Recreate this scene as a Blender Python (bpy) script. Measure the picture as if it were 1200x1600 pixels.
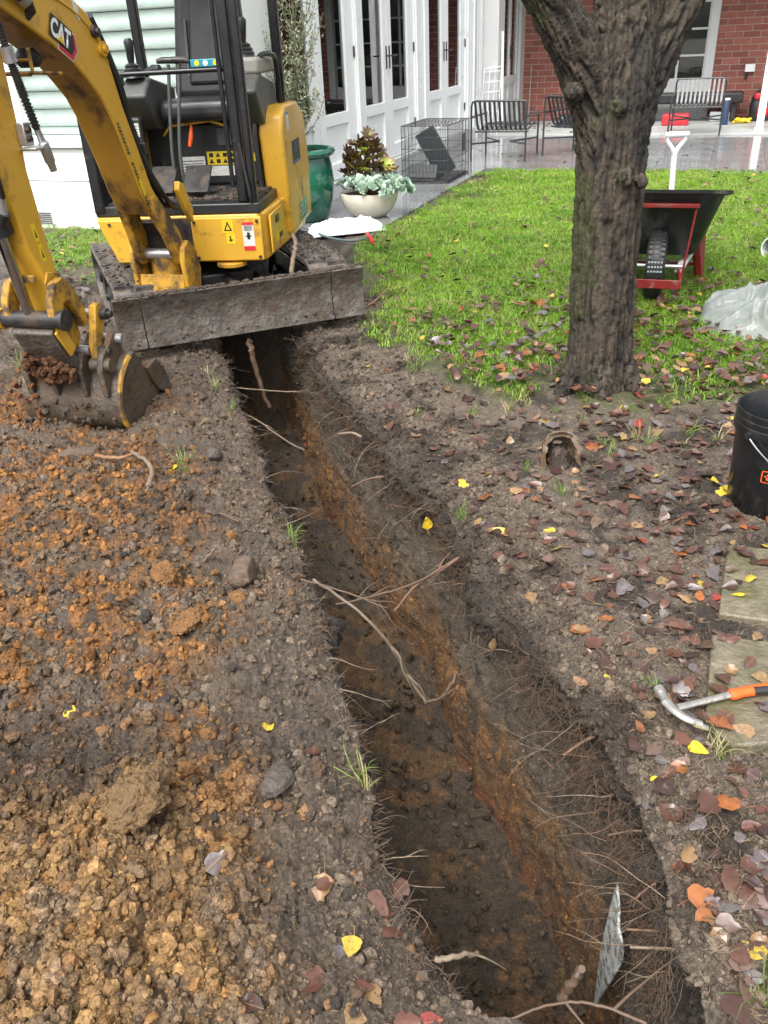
import bpy, bmesh, math, random
import numpy as np
from mathutils import Vector, Matrix, Euler

for _o in list(bpy.data.objects):
    bpy.data.objects.remove(_o)
scene = bpy.context.scene
COL = scene.collection
R = math.radians

# ------------------------------------------------------------------ camera
CAM_H = 1.45
PITCH = R(29.7)
ROLL = R(2.7)
_f = Vector((0, math.cos(PITCH), -math.sin(PITCH)))
_r0 = Vector((1, 0, 0))
_u0 = _r0.cross(_f)
_rt = math.cos(ROLL) * _r0 - math.sin(ROLL) * _u0
_up = math.sin(ROLL) * _r0 + math.cos(ROLL) * _u0
cam_data = bpy.data.cameras.new('camera')
cam = bpy.data.objects.new('camera', cam_data)
COL.objects.link(cam)
cam.matrix_world = Matrix(((_rt.x, _up.x, -_f.x, 0), (_rt.y, _up.y, -_f.y, 0),
                           (_rt.z, _up.z, -_f.z, CAM_H), (0, 0, 0, 1)))
cam_data.sensor_fit = 'AUTO'
cam_data.sensor_width = 36.0
cam_data.lens = 36.0 * 1300 / 1600
cam_data.clip_start = 0.05
cam_data.clip_end = 500
scene.camera = cam

# ------------------------------------------------------------------ sky, sun, exposure
SUN_EL, SUN_AZ = 58.0, 205.0
world = bpy.data.worlds.new('World')
scene.world = world
world.use_nodes = True
_nt = world.node_tree
_nt.nodes.clear()
_out = _nt.nodes.new('ShaderNodeOutputWorld')
_bg = _nt.nodes.new('ShaderNodeBackground')
_sky = _nt.nodes.new('ShaderNodeTexSky')
_sky.sky_type = 'NISHITA'
_sky.sun_disc = False
_sky.sun_elevation = R(SUN_EL)
_sky.sun_rotation = R(SUN_AZ)
_sky.air_density = 1.0
_sky.dust_density = 6.0
_sky.ozone_density = 1.0
_hs = _nt.nodes.new('ShaderNodeHueSaturation')
_hs.inputs['Saturation'].default_value = 0.22      # cloud cover: nearly grey sky
_nt.links.new(_sky.outputs[0], _hs.inputs['Color'])
_nt.links.new(_hs.outputs[0], _bg.inputs['Color'])
_bg.inputs['Strength'].default_value = 0.15
_nt.links.new(_bg.outputs[0], _out.inputs[0])

sun_data = bpy.data.lights.new('sun', 'SUN')
sun_data.energy = 1.15
sun_data.angle = R(38)
sun_data.color = (1.0, 0.97, 0.92)
sun = bpy.data.objects.new('sun', sun_data)
COL.objects.link(sun)
_sd = Vector((math.sin(R(SUN_AZ)) * math.cos(R(SUN_EL)), math.cos(R(SUN_AZ)) * math.cos(R(SUN_EL)), math.sin(R(SUN_EL))))
sun.rotation_euler = _sd.to_track_quat('Z', 'Y').to_euler()
sun.location = (0, 0, 20)

vs = scene.view_settings
vs.view_transform = 'Standard'
vs.look = 'None'
vs.gamma = 1.0
vs.use_curve_mapping = False
vs.exposure = 1.28

# ------------------------------------------------------------------ helpers
def G(x, y, z=0.0):
    """point of the place seen at photo pixel (x, y) on the level z"""
    d = _f * 1300 + _rt * (x - 600) - _up * (y - 800)
    t = (z - CAM_H) / d.z
    return Vector((0, 0, CAM_H)) + d * t

def V(*a):
    return Vector(a)

# house frame: s along the french-door wall, u out from it towards the lawn
HA = Vector((0.356, 11.011, 0))
D1 = Vector((0.3713, 0.9285, 0)).normalized()
N1 = Vector((D1.y, -D1.x, 0))
def SU(s, u, z=0.0):
    return HA + D1 * s + N1 * u + Vector((0, 0, z))
def to_su(p):
    q = Vector((p[0], p[1], 0)) - HA
    return q.dot(D1), q.dot(N1)

# vectorised value noise -------------------------------------------------
def _hash(i, j, k, seed):
    h = (i.astype(np.int64) * 374761393 + j.astype(np.int64) * 668265263 + k.astype(np.int64) * 2147483647 + seed * 974634777) & 0xFFFFFFFF
    h = ((h ^ (h >> 13)) * 1274126177) & 0xFFFFFFFF
    h = ((h ^ (h >> 16)) * 2246822519) & 0xFFFFFFFF
    h = h ^ (h >> 15)
    return (h & 0xFFFFFF).astype(np.float64) / float(0x7FFFFF) - 1.0

def vnoise(x, y, z, seed=0):
    x = np.asarray(x, float); y = np.asarray(y, float); z = np.asarray(z, float) + np.zeros_like(x)
    i = np.floor(x); j = np.floor(y); k = np.floor(z)
    fx = x - i; fy = y - j; fz = z - k
    fx = fx * fx * fx * (fx * (fx * 6 - 15) + 10); fy = fy * fy * fy * (fy * (fy * 6 - 15) + 10); fz = fz * fz * fz * (fz * (fz * 6 - 15) + 10)
    i = i.astype(np.int64); j = j.astype(np.int64); k = k.astype(np.int64)
    def L(a, b, t): return a + (b - a) * t
    c = [[[_hash(i + a, j + b, k + d, seed) for d in (0, 1)] for b in (0, 1)] for a in (0, 1)]
    x00 = L(c[0][0][0], c[1][0][0], fx); x10 = L(c[0][1][0], c[1][1][0], fx)
    x01 = L(c[0][0][1], c[1][0][1], fx); x11 = L(c[0][1][1], c[1][1][1], fx)
    return L(L(x00, x10, fy), L(x01, x11, fy), fz)

def fbm(x, y, z=0.0, f=1.0, octv=4, seed=0, gain=0.5, billow=False):
    x = np.asarray(x, float); t = np.zeros_like(x); a = 1.0; n = 0.0
    for o in range(octv):
        v = vnoise(x * f + 17.3 * o, np.asarray(y) * f - 9.1 * o, np.asarray(z) * f + 3.7 * o, seed + o)
        if billow: v = np.abs(v) * 2 - 0.8
        t += a * v; n += a; a *= gain; f *= 2.03
    return t / n

def sstep(a, b, x):
    t = np.clip((np.asarray(x, float) - a) / (b - a), 0, 1)
    return t * t * (3 - 2 * t)

# objects ------------------------------------------------------------------
def tag(o, label=None, cat=None, group=None, kind=None):
    if label: o['label'] = label
    if cat: o['category'] = cat
    if group: o['group'] = group
    if kind: o['kind'] = kind
    return o

def thing(name, label, cat, loc=(0, 0, 0), rz=0.0, group=None):
    o = bpy.data.objects.new(name, None)
    COL.objects.link(o)
    o.empty_display_size = 0.1
    o.location = loc
    o.rotation_euler = (0, 0, rz)
    return tag(o, label, cat, group)

class MB:
    """collects shapes; build() links them as one mesh object"""
    def __init__(s):
        s.v = []; s.f = []
    def add(s, vs_, fs):
        b = len(s.v)
        s.v += [tuple(p) for p in vs_]
        s.f += [tuple(i + b for i in f) for f in fs]
        return s
    def box(s, c, size, ax=None, taper=(1, 1)):
        """centre, full sizes, optional axes (3 vectors); taper scales the top"""
        c = Vector(c)
        X, Y, Z = ax if ax else (V(1, 0, 0), V(0, 1, 0), V(0, 0, 1))
        p = []
        for k in (-1, 1):
            tx, ty = taper if k > 0 else (1, 1)
            for i, j in ((-1, -1), (1, -1), (1, 1), (-1, 1)):
                p.append(c + X * (i * size[0] / 2 * tx) + Y * (j * size[1] / 2 * ty) + Z * (k * size[2] / 2))
        return s.add(p, [(3, 2, 1, 0), (4, 5, 6, 7), (0, 1, 5, 4), (1, 2, 6, 5), (2, 3, 7, 6), (3, 0, 4, 7)])
    def beam(s, a, b, w, h, up=(0, 0, 1)):
        a = Vector(a); b = Vector(b); y = (b - a); L = y.length; y.normalize()
        upv = Vector(up)
        x = y.cross(upv)
        if x.length < 1e-4: x = y.cross(V(1, 0, 0))
        x.normalize(); z = x.cross(y)
        return s.box((a + b) / 2, (w, L, h), (x, y, z))
    def tube(s, path, r, n=8, cap=True, flat=1.0):
        P = [Vector(p) for p in path]
        m = len(P)
        rs = r if isinstance(r, (list, tuple)) else [r] * m
        t0 = (P[1] - P[0]).normalized()
        nrm = t0.cross(V(0, 0, 1))
        if nrm.length < 1e-3: nrm = t0.cross(V(1, 0, 0))
        nrm.normalize()
        vs_ = []; fs = []
        for i in range(m):
            t = (P[min(i + 1, m - 1)] - P[max(i - 1, 0)])
            if t.length < 1e-9: t = t0
            t = t.normalized()
            nrm = (nrm - t * nrm.dot(t))
            if nrm.length < 1e-6: nrm = t.orthogonal()
            nrm.normalize()
            bn = t.cross(nrm)
            for k in range(n):
                a = 2 * math.pi * k / n
                vs_.append(P[i] + nrm * (math.cos(a) * rs[i]) + bn * (math.sin(a) * rs[i] * flat))
        for i in range(m - 1):
            for k in range(n):
                a = i * n + k; b = i * n + (k + 1) % n
                fs.append((a, b, b + n, a + n))
        if cap:
            fs.append(tuple(reversed(range(n))))
            fs.append(tuple(range((m - 1) * n, m * n)))
        return s.add(vs_, fs)
    def cyl(s, a, b, r, n=16, r2=None):
        return s.tube([a, b], [r, r if r2 is None else r2], n)
    def lathe(s, prof, c=(0, 0, 0), n=24, axis=None, closed=False):
        c = Vector(c)
        X, Y, Z = axis if axis else (V(1, 0, 0), V(0, 1, 0), V(0, 0, 1))
        vs_ = []; fs = []
        m = len(prof)
        for (r, z) in prof:
            for k in range(n):
                a = 2 * math.pi * k / n
                vs_.append(c + X * (math.cos(a) * r) + Y * (math.sin(a) * r) + Z * z)
        for i in range(m - 1):
            for k in range(n):
                a = i * n + k; b = i * n + (k + 1) % n
                fs.append((a, b, b + n, a + n))
        if closed:
            fs.append(tuple(reversed(range(n)))); fs.append(tuple(range((m - 1) * n, m * n)))
        return s.add(vs_, fs)
    def prism(s, poly, vec):
        """polygon of 3-D points extruded by vec"""
        n = len(poly); vec = Vector(vec)
        vs_ = [Vector(p) for p in poly] + [Vector(p) + vec for p in poly]
        fs = [tuple(range(n)), tuple(reversed(range(n, 2 * n)))]
        for i in range(n):
            j = (i + 1) % n
            fs.append((j, i, i + n, j + n))
        return s.add(vs_, fs)
    def mesh(s, name='mesh', smooth=None):
        me = bpy.data.meshes.new(name)
        me.from_pydata(s.v, [], s.f)
        bm = bmesh.new(); bm.from_mesh(me)
        bmesh.ops.recalc_face_normals(bm, faces=bm.faces)
        bm.to_mesh(me); bm.free()
        if smooth is not None:
            me.polygons.foreach_set('use_smooth', [True] * len(me.polygons))
            me.set_sharp_from_angle(angle=R(smooth))
        me.update()
        return me
    def build(s, name, mat, parent=None, smooth=40, bevel=0.0, seg=2, off=None):
        if parent is not None and off is None:
            off = parent_off(parent)
        if off is not None:
            ox, oy, oz = off
            s.v = [(a - ox, b - oy, c - oz) for a, b, c in s.v]
        me = s.mesh(name, smooth)
        o = link(name, me, mat, parent)
        if bevel:
            m = o.modifiers.new('bevel', 'BEVEL'); m.width = bevel; m.segments = seg
            m.limit_method = 'ANGLE'; m.angle_limit = R(35)
        return o

def parent_off(p):
    o = Vector((0, 0, 0))
    while p is not None:
        o += Vector(p.location); p = p.parent
    return o

def link(name, me, mat=None, parent=None, loc=None):
    o = bpy.data.objects.new(name, me)
    COL.objects.link(o)
    if mat is not None and len(me.materials) == 0: me.materials.append(mat)
    if parent is not None: o.parent = parent
    if loc is not None: o.location = loc
    return o

def copy_tree(o, parent=None):
    c = o.copy()
    COL.objects.link(c)
    c.parent = parent
    for ch in list(o.children): copy_tree(ch, c)
    return c

def bez(pts, n=8):
    """smooth catmull-rom path"""
    P = [Vector(p) for p in pts]
    P = [P[0] * 2 - P[1]] + P + [P[-1] * 2 - P[-2]]
    out = []
    for i in range(1, len(P) - 2):
        for k in range(n):
            t = k / n
            a, b, c, d = P[i - 1], P[i], P[i + 1], P[i + 2]
            out.append(0.5 * ((2 * b) + (c - a) * t + (2 * a - 5 * b + 4 * c - d) * t * t + (3 * b - a - 3 * c + d) * t ** 3))
    out.append(P[-2].copy())
    return out

# materials ----------------------------------------------------------------
def nodes(name):
    m = bpy.data.materials.new(name)
    m.use_nodes = True
    nt = m.node_tree
    nt.nodes.clear()
    out = nt.nodes.new('ShaderNodeOutputMaterial')
    b = nt.nodes.new('ShaderNodeBsdfPrincipled')
    nt.links.new(b.outputs[0], out.inputs[0])
    return m, nt, b, out

def nd(nt, typ, **kw):
    n = nt.nodes.new(typ)
    for k, v in kw.items():
        if k.startswith('_'): setattr(n, k[1:], v)
        else: n.inputs[k.replace('__', ' ')].default_value = v
    return n

def mixc(nt, fac, a, b, blend='MIX'):
    m = nt.nodes.new('ShaderNodeMix'); m.data_type = 'RGBA'; m.blend_type = blend
    for sock, val in ((m.inputs[0], fac), (m.inputs[6], a), (m.inputs[7], b)):
        if hasattr(val, 'is_linked') or hasattr(val, 'links'): nt.links.new(val, sock)
        elif isinstance(val, (int, float)): sock.default_value = val
        else: sock.default_value = (*val[:3], 1)
    return m.outputs[2]

def ramp(nt, src, stops):
    r = nt.nodes.new('ShaderNodeValToRGB')
    el = r.color_ramp.elements
    while len(el) < len(stops): el.new(0.5)
    for e, (p, c) in zip(el, stops):
        e.position = p
        e.color = (c, c, c, 1) if isinstance(c, (int, float)) else (*c[:3], 1)
    nt.links.new(src, r.inputs[0])
    return r.outputs[0]

def pmat(name, col, rough=0.5, metal=0.0, var=0.12, vs_=6.0, dirt=None, dirt_amt=0.5, dirt_scale=5.0, dirt_rough=0.85,
         bump=0.0, bs=60.0, spec=0.5, coat=0.0, sheen=0.0, stretch=None, pos=False):
    """procedural: base colour with soft variation, optional dirt patches, fine bump"""
    m, nt, b, out = nodes(name)
    tc = nt.nodes.new('ShaderNodeTexCoord')
    src = tc.outputs['Object']
    if pos: src = nt.nodes.new('ShaderNodeNewGeometry').outputs['Position']
    if stretch:
        mp = nt.nodes.new('ShaderNodeMapping'); mp.inputs['Scale'].default_value = stretch
        nt.links.new(src, mp.inputs[0]); src = mp.outputs[0]
    n1 = nd(nt, 'ShaderNodeTexNoise', Scale=vs_, Detail=5.0, Roughness=0.6)
    nt.links.new(src, n1.inputs['Vector'])
    f = ramp(nt, n1.outputs[0], [(0.3, 1 - var), (0.7, 1 + var)])
    c = mixc(nt, 1.0, col, f, 'MULTIPLY')
    ro = ramp(nt, n1.outputs[0], [(0.3, max(0, rough - 0.08)), (0.7, min(1, rough + 0.08))])
    if dirt:
        n2 = nd(nt, 'ShaderNodeTexNoise', Scale=dirt_scale, Detail=8.0, Roughness=0.68)
        nt.links.new(src, n2.inputs['Vector'])
        k = ramp(nt, n2.outputs[0], [(0.62 - 0.3 * dirt_amt, 0.0), (0.78 - 0.3 * dirt_amt, 1.0)])
        c = mixc(nt, k, c, dirt)
        mm = nt.nodes.new('ShaderNodeMix'); mm.data_type = 'FLOAT'
        nt.links.new(k, mm.inputs[0]); nt.links.new(ro, mm.inputs[2]); mm.inputs[3].default_value = dirt_rough
        ro = mm.outputs[0]
    nt.links.new(c, b.inputs['Base Color'])
    nt.links.new(ro, b.inputs['Roughness'])
    b.inputs['Metallic'].default_value = metal
    b.inputs['Specular IOR Level'].default_value = spec
    b.inputs['Coat Weight'].default_value = coat
    if bump:
        n3 = nd(nt, 'ShaderNodeTexNoise', Scale=bs, Detail=4.0, Roughness=0.6)
        nt.links.new(src, n3.inputs['Vector'])
        bp = nd(nt, 'ShaderNodeBump', Strength=1.0, Distance=bump)
        nt.links.new(n3.outputs[0], bp.inputs['Height'])
        nt.links.new(bp.outputs[0], b.inputs['Normal'])
    return m

MUD = (0.085, 0.06, 0.042)
CLAY = (0.30, 0.15, 0.06)
M = {}
M['white'] = pmat('white_paint', (0.82, 0.84, 0.84), 0.45, var=0.03, vs_=3, dirt=(0.55, 0.54, 0.5), dirt_amt=0.08, dirt_scale=3)
M['render'] = pmat('painted_render', (0.70, 0.73, 0.71), 0.7, var=0.05, vs_=5, dirt=(0.45, 0.43, 0.38), dirt_amt=0.25, dirt_scale=4, bump=0.002, bs=120)
M['blind'] = pmat('blind_fabric', (0.37, 0.46, 0.42), 0.8, var=0.06, vs_=7, bump=0.012, bs=4)
M['greywhite'] = pmat('grey_white_paint', (0.55, 0.56, 0.55), 0.5, var=0.04, vs_=4)
M['cream'] = pmat('cream_ceramic', (0.62, 0.58, 0.48), 0.3, var=0.06, vs_=9, dirt=(0.35, 0.3, 0.22), dirt_amt=0.15, coat=0.3)
M['yellow'] = pmat('yellow_machine_paint', (0.60, 0.335, 0.032), 0.36, var=0.07, vs_=4, dirt=(0.16, 0.09, 0.035), dirt_amt=0.2, dirt_scale=6, dirt_rough=0.7, coat=0.15)
M['boombelly'] = pmat('boom_belly_shade_grime', (0.33, 0.17, 0.018), 0.42, var=0.12, vs_=5, dirt=(0.07, 0.036, 0.016), dirt_amt=0.42, dirt_scale=5, dirt_rough=0.6, stretch=(1.6, 1.6, 0.55))  # darkened yellow paints in the underside's shade; the dirt patches are grime
M['yellow_dirty'] = pmat('muddy_yellow_paint', (0.50, 0.265, 0.022), 0.5, var=0.1, vs_=5, dirt=(0.06, 0.038, 0.022), dirt_amt=0.62, dirt_scale=7, bump=0.002, bs=90)
M['black'] = pmat('black_plastic', (0.018, 0.019, 0.02), 0.42, var=0.2, vs_=7, dirt=(0.06, 0.05, 0.042), dirt_amt=0.3, dirt_scale=6)
M['blackpaint'] = pmat('black_gloss_paint', (0.012, 0.013, 0.014), 0.3, var=0.2, vs_=7, dirt=(0.05, 0.045, 0.04), dirt_amt=0.15, dirt_scale=8)
M['vinyl'] = pmat('black_vinyl', (0.02, 0.021, 0.022), 0.36, var=0.15, vs_=8, bump=0.0006, bs=300, dirt=(0.07, 0.06, 0.05), dirt_amt=0.18)
M['grey'] = pmat('grey_plastic', (0.09, 0.095, 0.09), 0.5, var=0.12, vs_=8, dirt=(0.07, 0.055, 0.04), dirt_amt=0.2)
M['beige'] = pmat('beige_plastic', (0.30, 0.29, 0.25), 0.5, var=0.1, vs_=8)
M['rubber'] = pmat('muddy_rubber', (0.06, 0.058, 0.056), 0.45, var=0.25, vs_=9, dirt=(0.15, 0.12, 0.095), dirt_amt=0.62, dirt_scale=9, dirt_rough=0.55, bump=0.004, bs=50)
M['steelmud'] = pmat('muddy_steel', (0.10, 0.088, 0.076), 0.36, var=0.45, vs_=14, dirt=(0.062, 0.044, 0.031), dirt_amt=0.66, dirt_scale=9, dirt_rough=0.66, bump=0.012, bs=30)
M['bucketsteel'] = pmat('worn_bucket_steel', (0.072, 0.058, 0.044), 0.34, var=0.4, vs_=12, dirt=(0.088, 0.054, 0.029), dirt_amt=0.62, dirt_scale=8, dirt_rough=0.75, bump=0.008, bs=40)
M['chrome'] = pmat('chrome_rod', (0.55, 0.55, 0.56), 0.18, metal=1.0, var=0.05, vs_=20)
M['zinc'] = pmat('zinc_metal', (0.5, 0.5, 0.5), 0.4, metal=0.8, var=0.15, vs_=20)
M['darksteel'] = pmat('dark_steel', (0.035, 0.034, 0.033), 0.4, metal=0.3, var=0.25, vs_=20, dirt=(0.09, 0.06, 0.04), dirt_amt=0.35, dirt_scale=14)
M['hose'] = pmat('black_hose', (0.02, 0.02, 0.02), 0.45, var=0.15, vs_=30)
M['powder'] = pmat('anthracite_powder_coat', (0.035, 0.038, 0.042), 0.32, var=0.12, vs_=15)
M['red'] = pmat('red_paint', (0.20, 0.014, 0.014), 0.4, var=0.15, vs_=14, dirt=(0.22, 0.16, 0.12), dirt_amt=0.22, dirt_scale=12)
M['barrow'] = pmat('black_barrow_tub', (0.016, 0.019, 0.02), 0.34, var=0.2, vs_=6, dirt=(0.10, 0.095, 0.085), dirt_amt=0.3, dirt_scale=4)
M['pail'] = pmat('black_pail_plastic', (0.010, 0.011, 0.012), 0.3, var=0.15, vs_=6, dirt=(0.03, 0.028, 0.025), dirt_amt=0.2, dirt_scale=9)
M['glaze'] = pmat('green_glaze', (0.008, 0.10, 0.062), 0.16, var=0.3, vs_=7, dirt=(0.12, 0.24, 0.19), dirt_amt=0.16, dirt_scale=5, dirt_rough=0.35, coat=0.6)
M['wood'] = pmat('brown_wood', (0.20, 0.10, 0.045), 0.6, var=0.2, vs_=9)
M['orange'] = pmat('orange_grip', (0.70, 0.10, 0.015), 0.45, var=0.1, vs_=20, dirt=(0.10, 0.05, 0.03), dirt_amt=0.2, dirt_scale=40)
M['hammersteel'] = pmat('hammer_steel', (0.42, 0.41, 0.38), 0.3, metal=0.75, var=0.2, vs_=40, dirt=(0.20, 0.15, 0.10), dirt_amt=0.35, dirt_scale=50)
M['stone'] = pmat('paver_stone', (0.135, 0.118, 0.08), 0.34, var=0.35, vs_=22, dirt=(0.085, 0.082, 0.035), dirt_amt=0.5, dirt_scale=5, dirt_rough=0.5, bump=0.008, bs=60)
M['pipe'] = pmat('weathered_clay_pipe', (0.12, 0.082, 0.052), 0.25, var=0.25, vs_=14, dirt=(0.34, 0.29, 0.21), dirt_amt=0.35, dirt_scale=18, bump=0.002, bs=80)
M['soilfill'] = pmat('damp_soil', (0.066, 0.048, 0.035), 0.8, var=0.45, vs_=45, bump=0.012, bs=70)
M['mint'] = pmat('mint_upholstery', (0.50, 0.60, 0.56), 0.85, var=0.06, vs_=6)
M['teal'] = pmat('teal_level', (0.02, 0.22, 0.30), 0.3, var=0.08, vs_=20)
M['paper'] = pmat('decal_white', (0.62, 0.62, 0.58), 0.45, var=0.08, vs_=40, dirt=(0.3, 0.26, 0.2), dirt_amt=0.2, dirt_scale=30)
M['decaly'] = pmat('decal_yellow', (0.72, 0.52, 0.02), 0.42, var=0.06, vs_=40)
M['decalk'] = pmat('decal_black', (0.012, 0.012, 0.012), 0.45, var=0.1, vs_=40)
M['decalr'] = pmat('decal_red', (0.55, 0.025, 0.035), 0.42, var=0.08, vs_=40)
M['decalb'] = pmat('decal_blue', (0.03, 0.16, 0.42), 0.42, var=0.08, vs_=40)
M['decalg'] = pmat('decal_green', (0.10, 0.36, 0.22), 0.42, var=0.08, vs_=40)
M['blue'] = pmat('blue_bottle', (0.02, 0.04, 0.085), 0.4, var=0.1, vs_=10)
M['concrete'] = pmat('porch_concrete', (0.33, 0.34, 0.33), 0.5, var=0.12, vs_=3, dirt=(0.2, 0.18, 0.15), dirt_amt=0.25, dirt_scale=2)
M['bluestone'] = pmat('wet_patio_stone', (0.20, 0.21, 0.215), 0.10, var=0.2, vs_=5, dirt=(0.12, 0.105, 0.085), dirt_amt=0.35, dirt_scale=2.2, dirt_rough=0.2, bump=0.0008, bs=12, spec=0.7)
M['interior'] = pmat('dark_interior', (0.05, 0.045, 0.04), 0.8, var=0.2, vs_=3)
M['curtain'] = pmat('grey_curtain', (0.35, 0.39, 0.40), 0.85, var=0.12, vs_=8)

def glass_mat(name, tint=(0.9, 0.95, 0.94), refl=1.0):
    m = bpy.data.materials.new(name); m.use_nodes = True
    nt = m.node_tree; nt.nodes.clear()
    out = nt.nodes.new('ShaderNodeOutputMaterial')
    tr = nd(nt, 'ShaderNodeBsdfTransparent'); tr.inputs[0].default_value = (*tint, 1)
    gl = nd(nt, 'ShaderNodeBsdfGlossy', Roughness=0.015)
    fr = nd(nt, 'ShaderNodeFresnel', IOR=1.5)
    mu = nd(nt, 'ShaderNodeMath', _operation='MULTIPLY'); mu.inputs[1].default_value = refl
    nt.links.new(fr.outputs[0], mu.inputs[0])
    mx = nt.nodes.new('ShaderNodeMixShader')
    nt.links.new(mu.outputs[0], mx.inputs[0]); nt.links.new(tr.outputs[0], mx.inputs[1]); nt.links.new(gl.outputs[0], mx.inputs[2])
    nt.links.new(mx.outputs[0], out.inputs[0])
    return m
M['glass'] = glass_mat('window_glass', refl=1.5)

def bag_mat():
    m, nt, b, out = nodes('thin_white_plastic')
    b.inputs['Base Color'].default_value = (0.40, 0.43, 0.42, 1)
    b.inputs['Roughness'].default_value = 0.25
    b.inputs['Specular IOR Level'].default_value = 0.6
    tl = nd(nt, 'ShaderNodeBsdfTranslucent'); tl.inputs[0].default_value = (0.45, 0.5, 0.48, 1)
    tp = nd(nt, 'ShaderNodeBsdfTransparent'); tp.inputs[0].default_value = (0.9, 0.93, 0.92, 1)
    a = nt.nodes.new('ShaderNodeMixShader'); a.inputs[0].default_value = 0.3
    c = nt.nodes.new('ShaderNodeMixShader'); c.inputs[0].default_value = 0.34
    nt.links.new(b.outputs[0], a.inputs[1]); nt.links.new(tl.outputs[0], a.inputs[2])
    nt.links.new(a.outputs[0], c.inputs[1]); nt.links.new(tp.outputs[0], c.inputs[2])
    nt.links.new(c.outputs[0], out.inputs[0])
    return m
M['bag'] = bag_mat()

def brick_mat():
    m, nt, b, out = nodes('red_brick')
    oi = nt.nodes.new('ShaderNodeObjectInfo'); tc = nt.nodes.new('ShaderNodeTexCoord')
    n = nd(nt, 'ShaderNodeTexNoise', Scale=30.0, Detail=6.0, Roughness=0.7)
    geo = nt.nodes.new('ShaderNodeNewGeometry')
    nt.links.new(geo.outputs['Position'], n.inputs['Vector'])
    c = ramp(nt, oi.outputs['Random'], [(0.0, (0.19, 0.064, 0.050)), (0.35, (0.27, 0.086, 0.062)), (0.7, (0.33, 0.11, 0.08)), (1.0, (0.22, 0.086, 0.07))])
    c = mixc(nt, 1.0, c, ramp(nt, n.outputs[0], [(0.3, 0.75), (0.7, 1.2)]), 'MULTIPLY')
    nt.links.new(c, b.inputs['Base Color']); b.inputs['Roughness'].default_value = 0.8
    bp = nd(nt, 'ShaderNodeBump', Strength=0.6, Distance=0.004); nt.links.new(n.outputs[0], bp.inputs['Height']); nt.links.new(bp.outputs[0], b.inputs['Normal'])
    return m
M['brick'] = brick_mat()
M['mortar'] = pmat('pale_mortar', (0.50, 0.42, 0.36), 0.85, var=0.1, vs_=20, bump=0.002, bs=100)

def inner_brick_mat():
    m, nt, b, out = nodes('inside_brick')
    tc = nt.nodes.new('ShaderNodeTexCoord')
    br = nt.nodes.new('ShaderNodeTexBrick')
    br.inputs['Color1'].default_value = (0.10, 0.045, 0.035, 1); br.inputs['Color2'].default_value = (0.15, 0.06, 0.045, 1)
    br.inputs['Mortar'].default_value = (0.3, 0.26, 0.23, 1)
    br.inputs['Scale'].default_value = 4.2; br.inputs['Mortar Size'].default_value = 0.018
    nt.links.new(tc.outputs['UV'], br.inputs['Vector'])
    nt.links.new(br.outputs[0], b.inputs['Base Color']); b.inputs['Roughness'].default_value = 0.85
    return m
M['innerbrick'] = inner_brick_mat()

def inst_mat(name, rough=0.7, bump=0.0, bs=80, spec=0.4, transl=0.0, attr='col', typ='INSTANCER', nscale=40.0, var=0.35):
    """colour from a per-instance attribute with fine variation"""
    m, nt, b, out = nodes(name)
    at = nt.nodes.new('ShaderNodeAttribute'); at.attribute_type = typ; at.attribute_name = attr
    tc = nt.nodes.new('ShaderNodeTexCoord')
    geo = nt.nodes.new('ShaderNodeNewGeometry')
    n = nd(nt, 'ShaderNodeTexNoise', Scale=nscale, Detail=5.0, Roughness=0.65)
    nt.links.new(geo.outputs['Position'], n.inputs['Vector'])
    c = mixc(nt, 1.0, at.outputs['Color'], ramp(nt, n.outputs[0], [(0.3, 1 - var), (0.7, 1 + var)]), 'MULTIPLY')
    nt.links.new(c, b.inputs['Base Color'])
    b.inputs['Roughness'].default_value = rough
    b.inputs['Specular IOR Level'].default_value = spec
    if bump:
        bp = nd(nt, 'ShaderNodeBump', Strength=1.0, Distance=bump)
        n2 = nd(nt, 'ShaderNodeTexNoise', Scale=bs, Detail=4.0); nt.links.new(geo.outputs['Position'], n2.inputs['Vector'])
        nt.links.new(n2.outputs[0], bp.inputs['Height']); nt.links.new(bp.outputs[0], b.inputs['Normal'])
    if transl:
        tl = nt.nodes.new('ShaderNodeBsdfTranslucent'); nt.links.new(c, tl.inputs[0])
        mx = nt.nodes.new('ShaderNodeMixShader'); mx.inputs[0].default_value = transl
        nt.links.new(b.outputs[0], mx.inputs[1]); nt.links.new(tl.outputs[0], mx.inputs[2])
        nt.links.new(mx.outputs[0], out.inputs[0])
    return m
M['clod'] = inst_mat('soil_clod', 0.9, bump=0.006, bs=170, spec=0.2, nscale=130, var=0.55)
M['grass'] = inst_mat('grass_blade', 0.36, spec=0.5, transl=0.4, nscale=25, var=0.25)
M['litter'] = inst_mat('leaf_litter', 0.34, spec=0.55, nscale=60, var=0.3)

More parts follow.
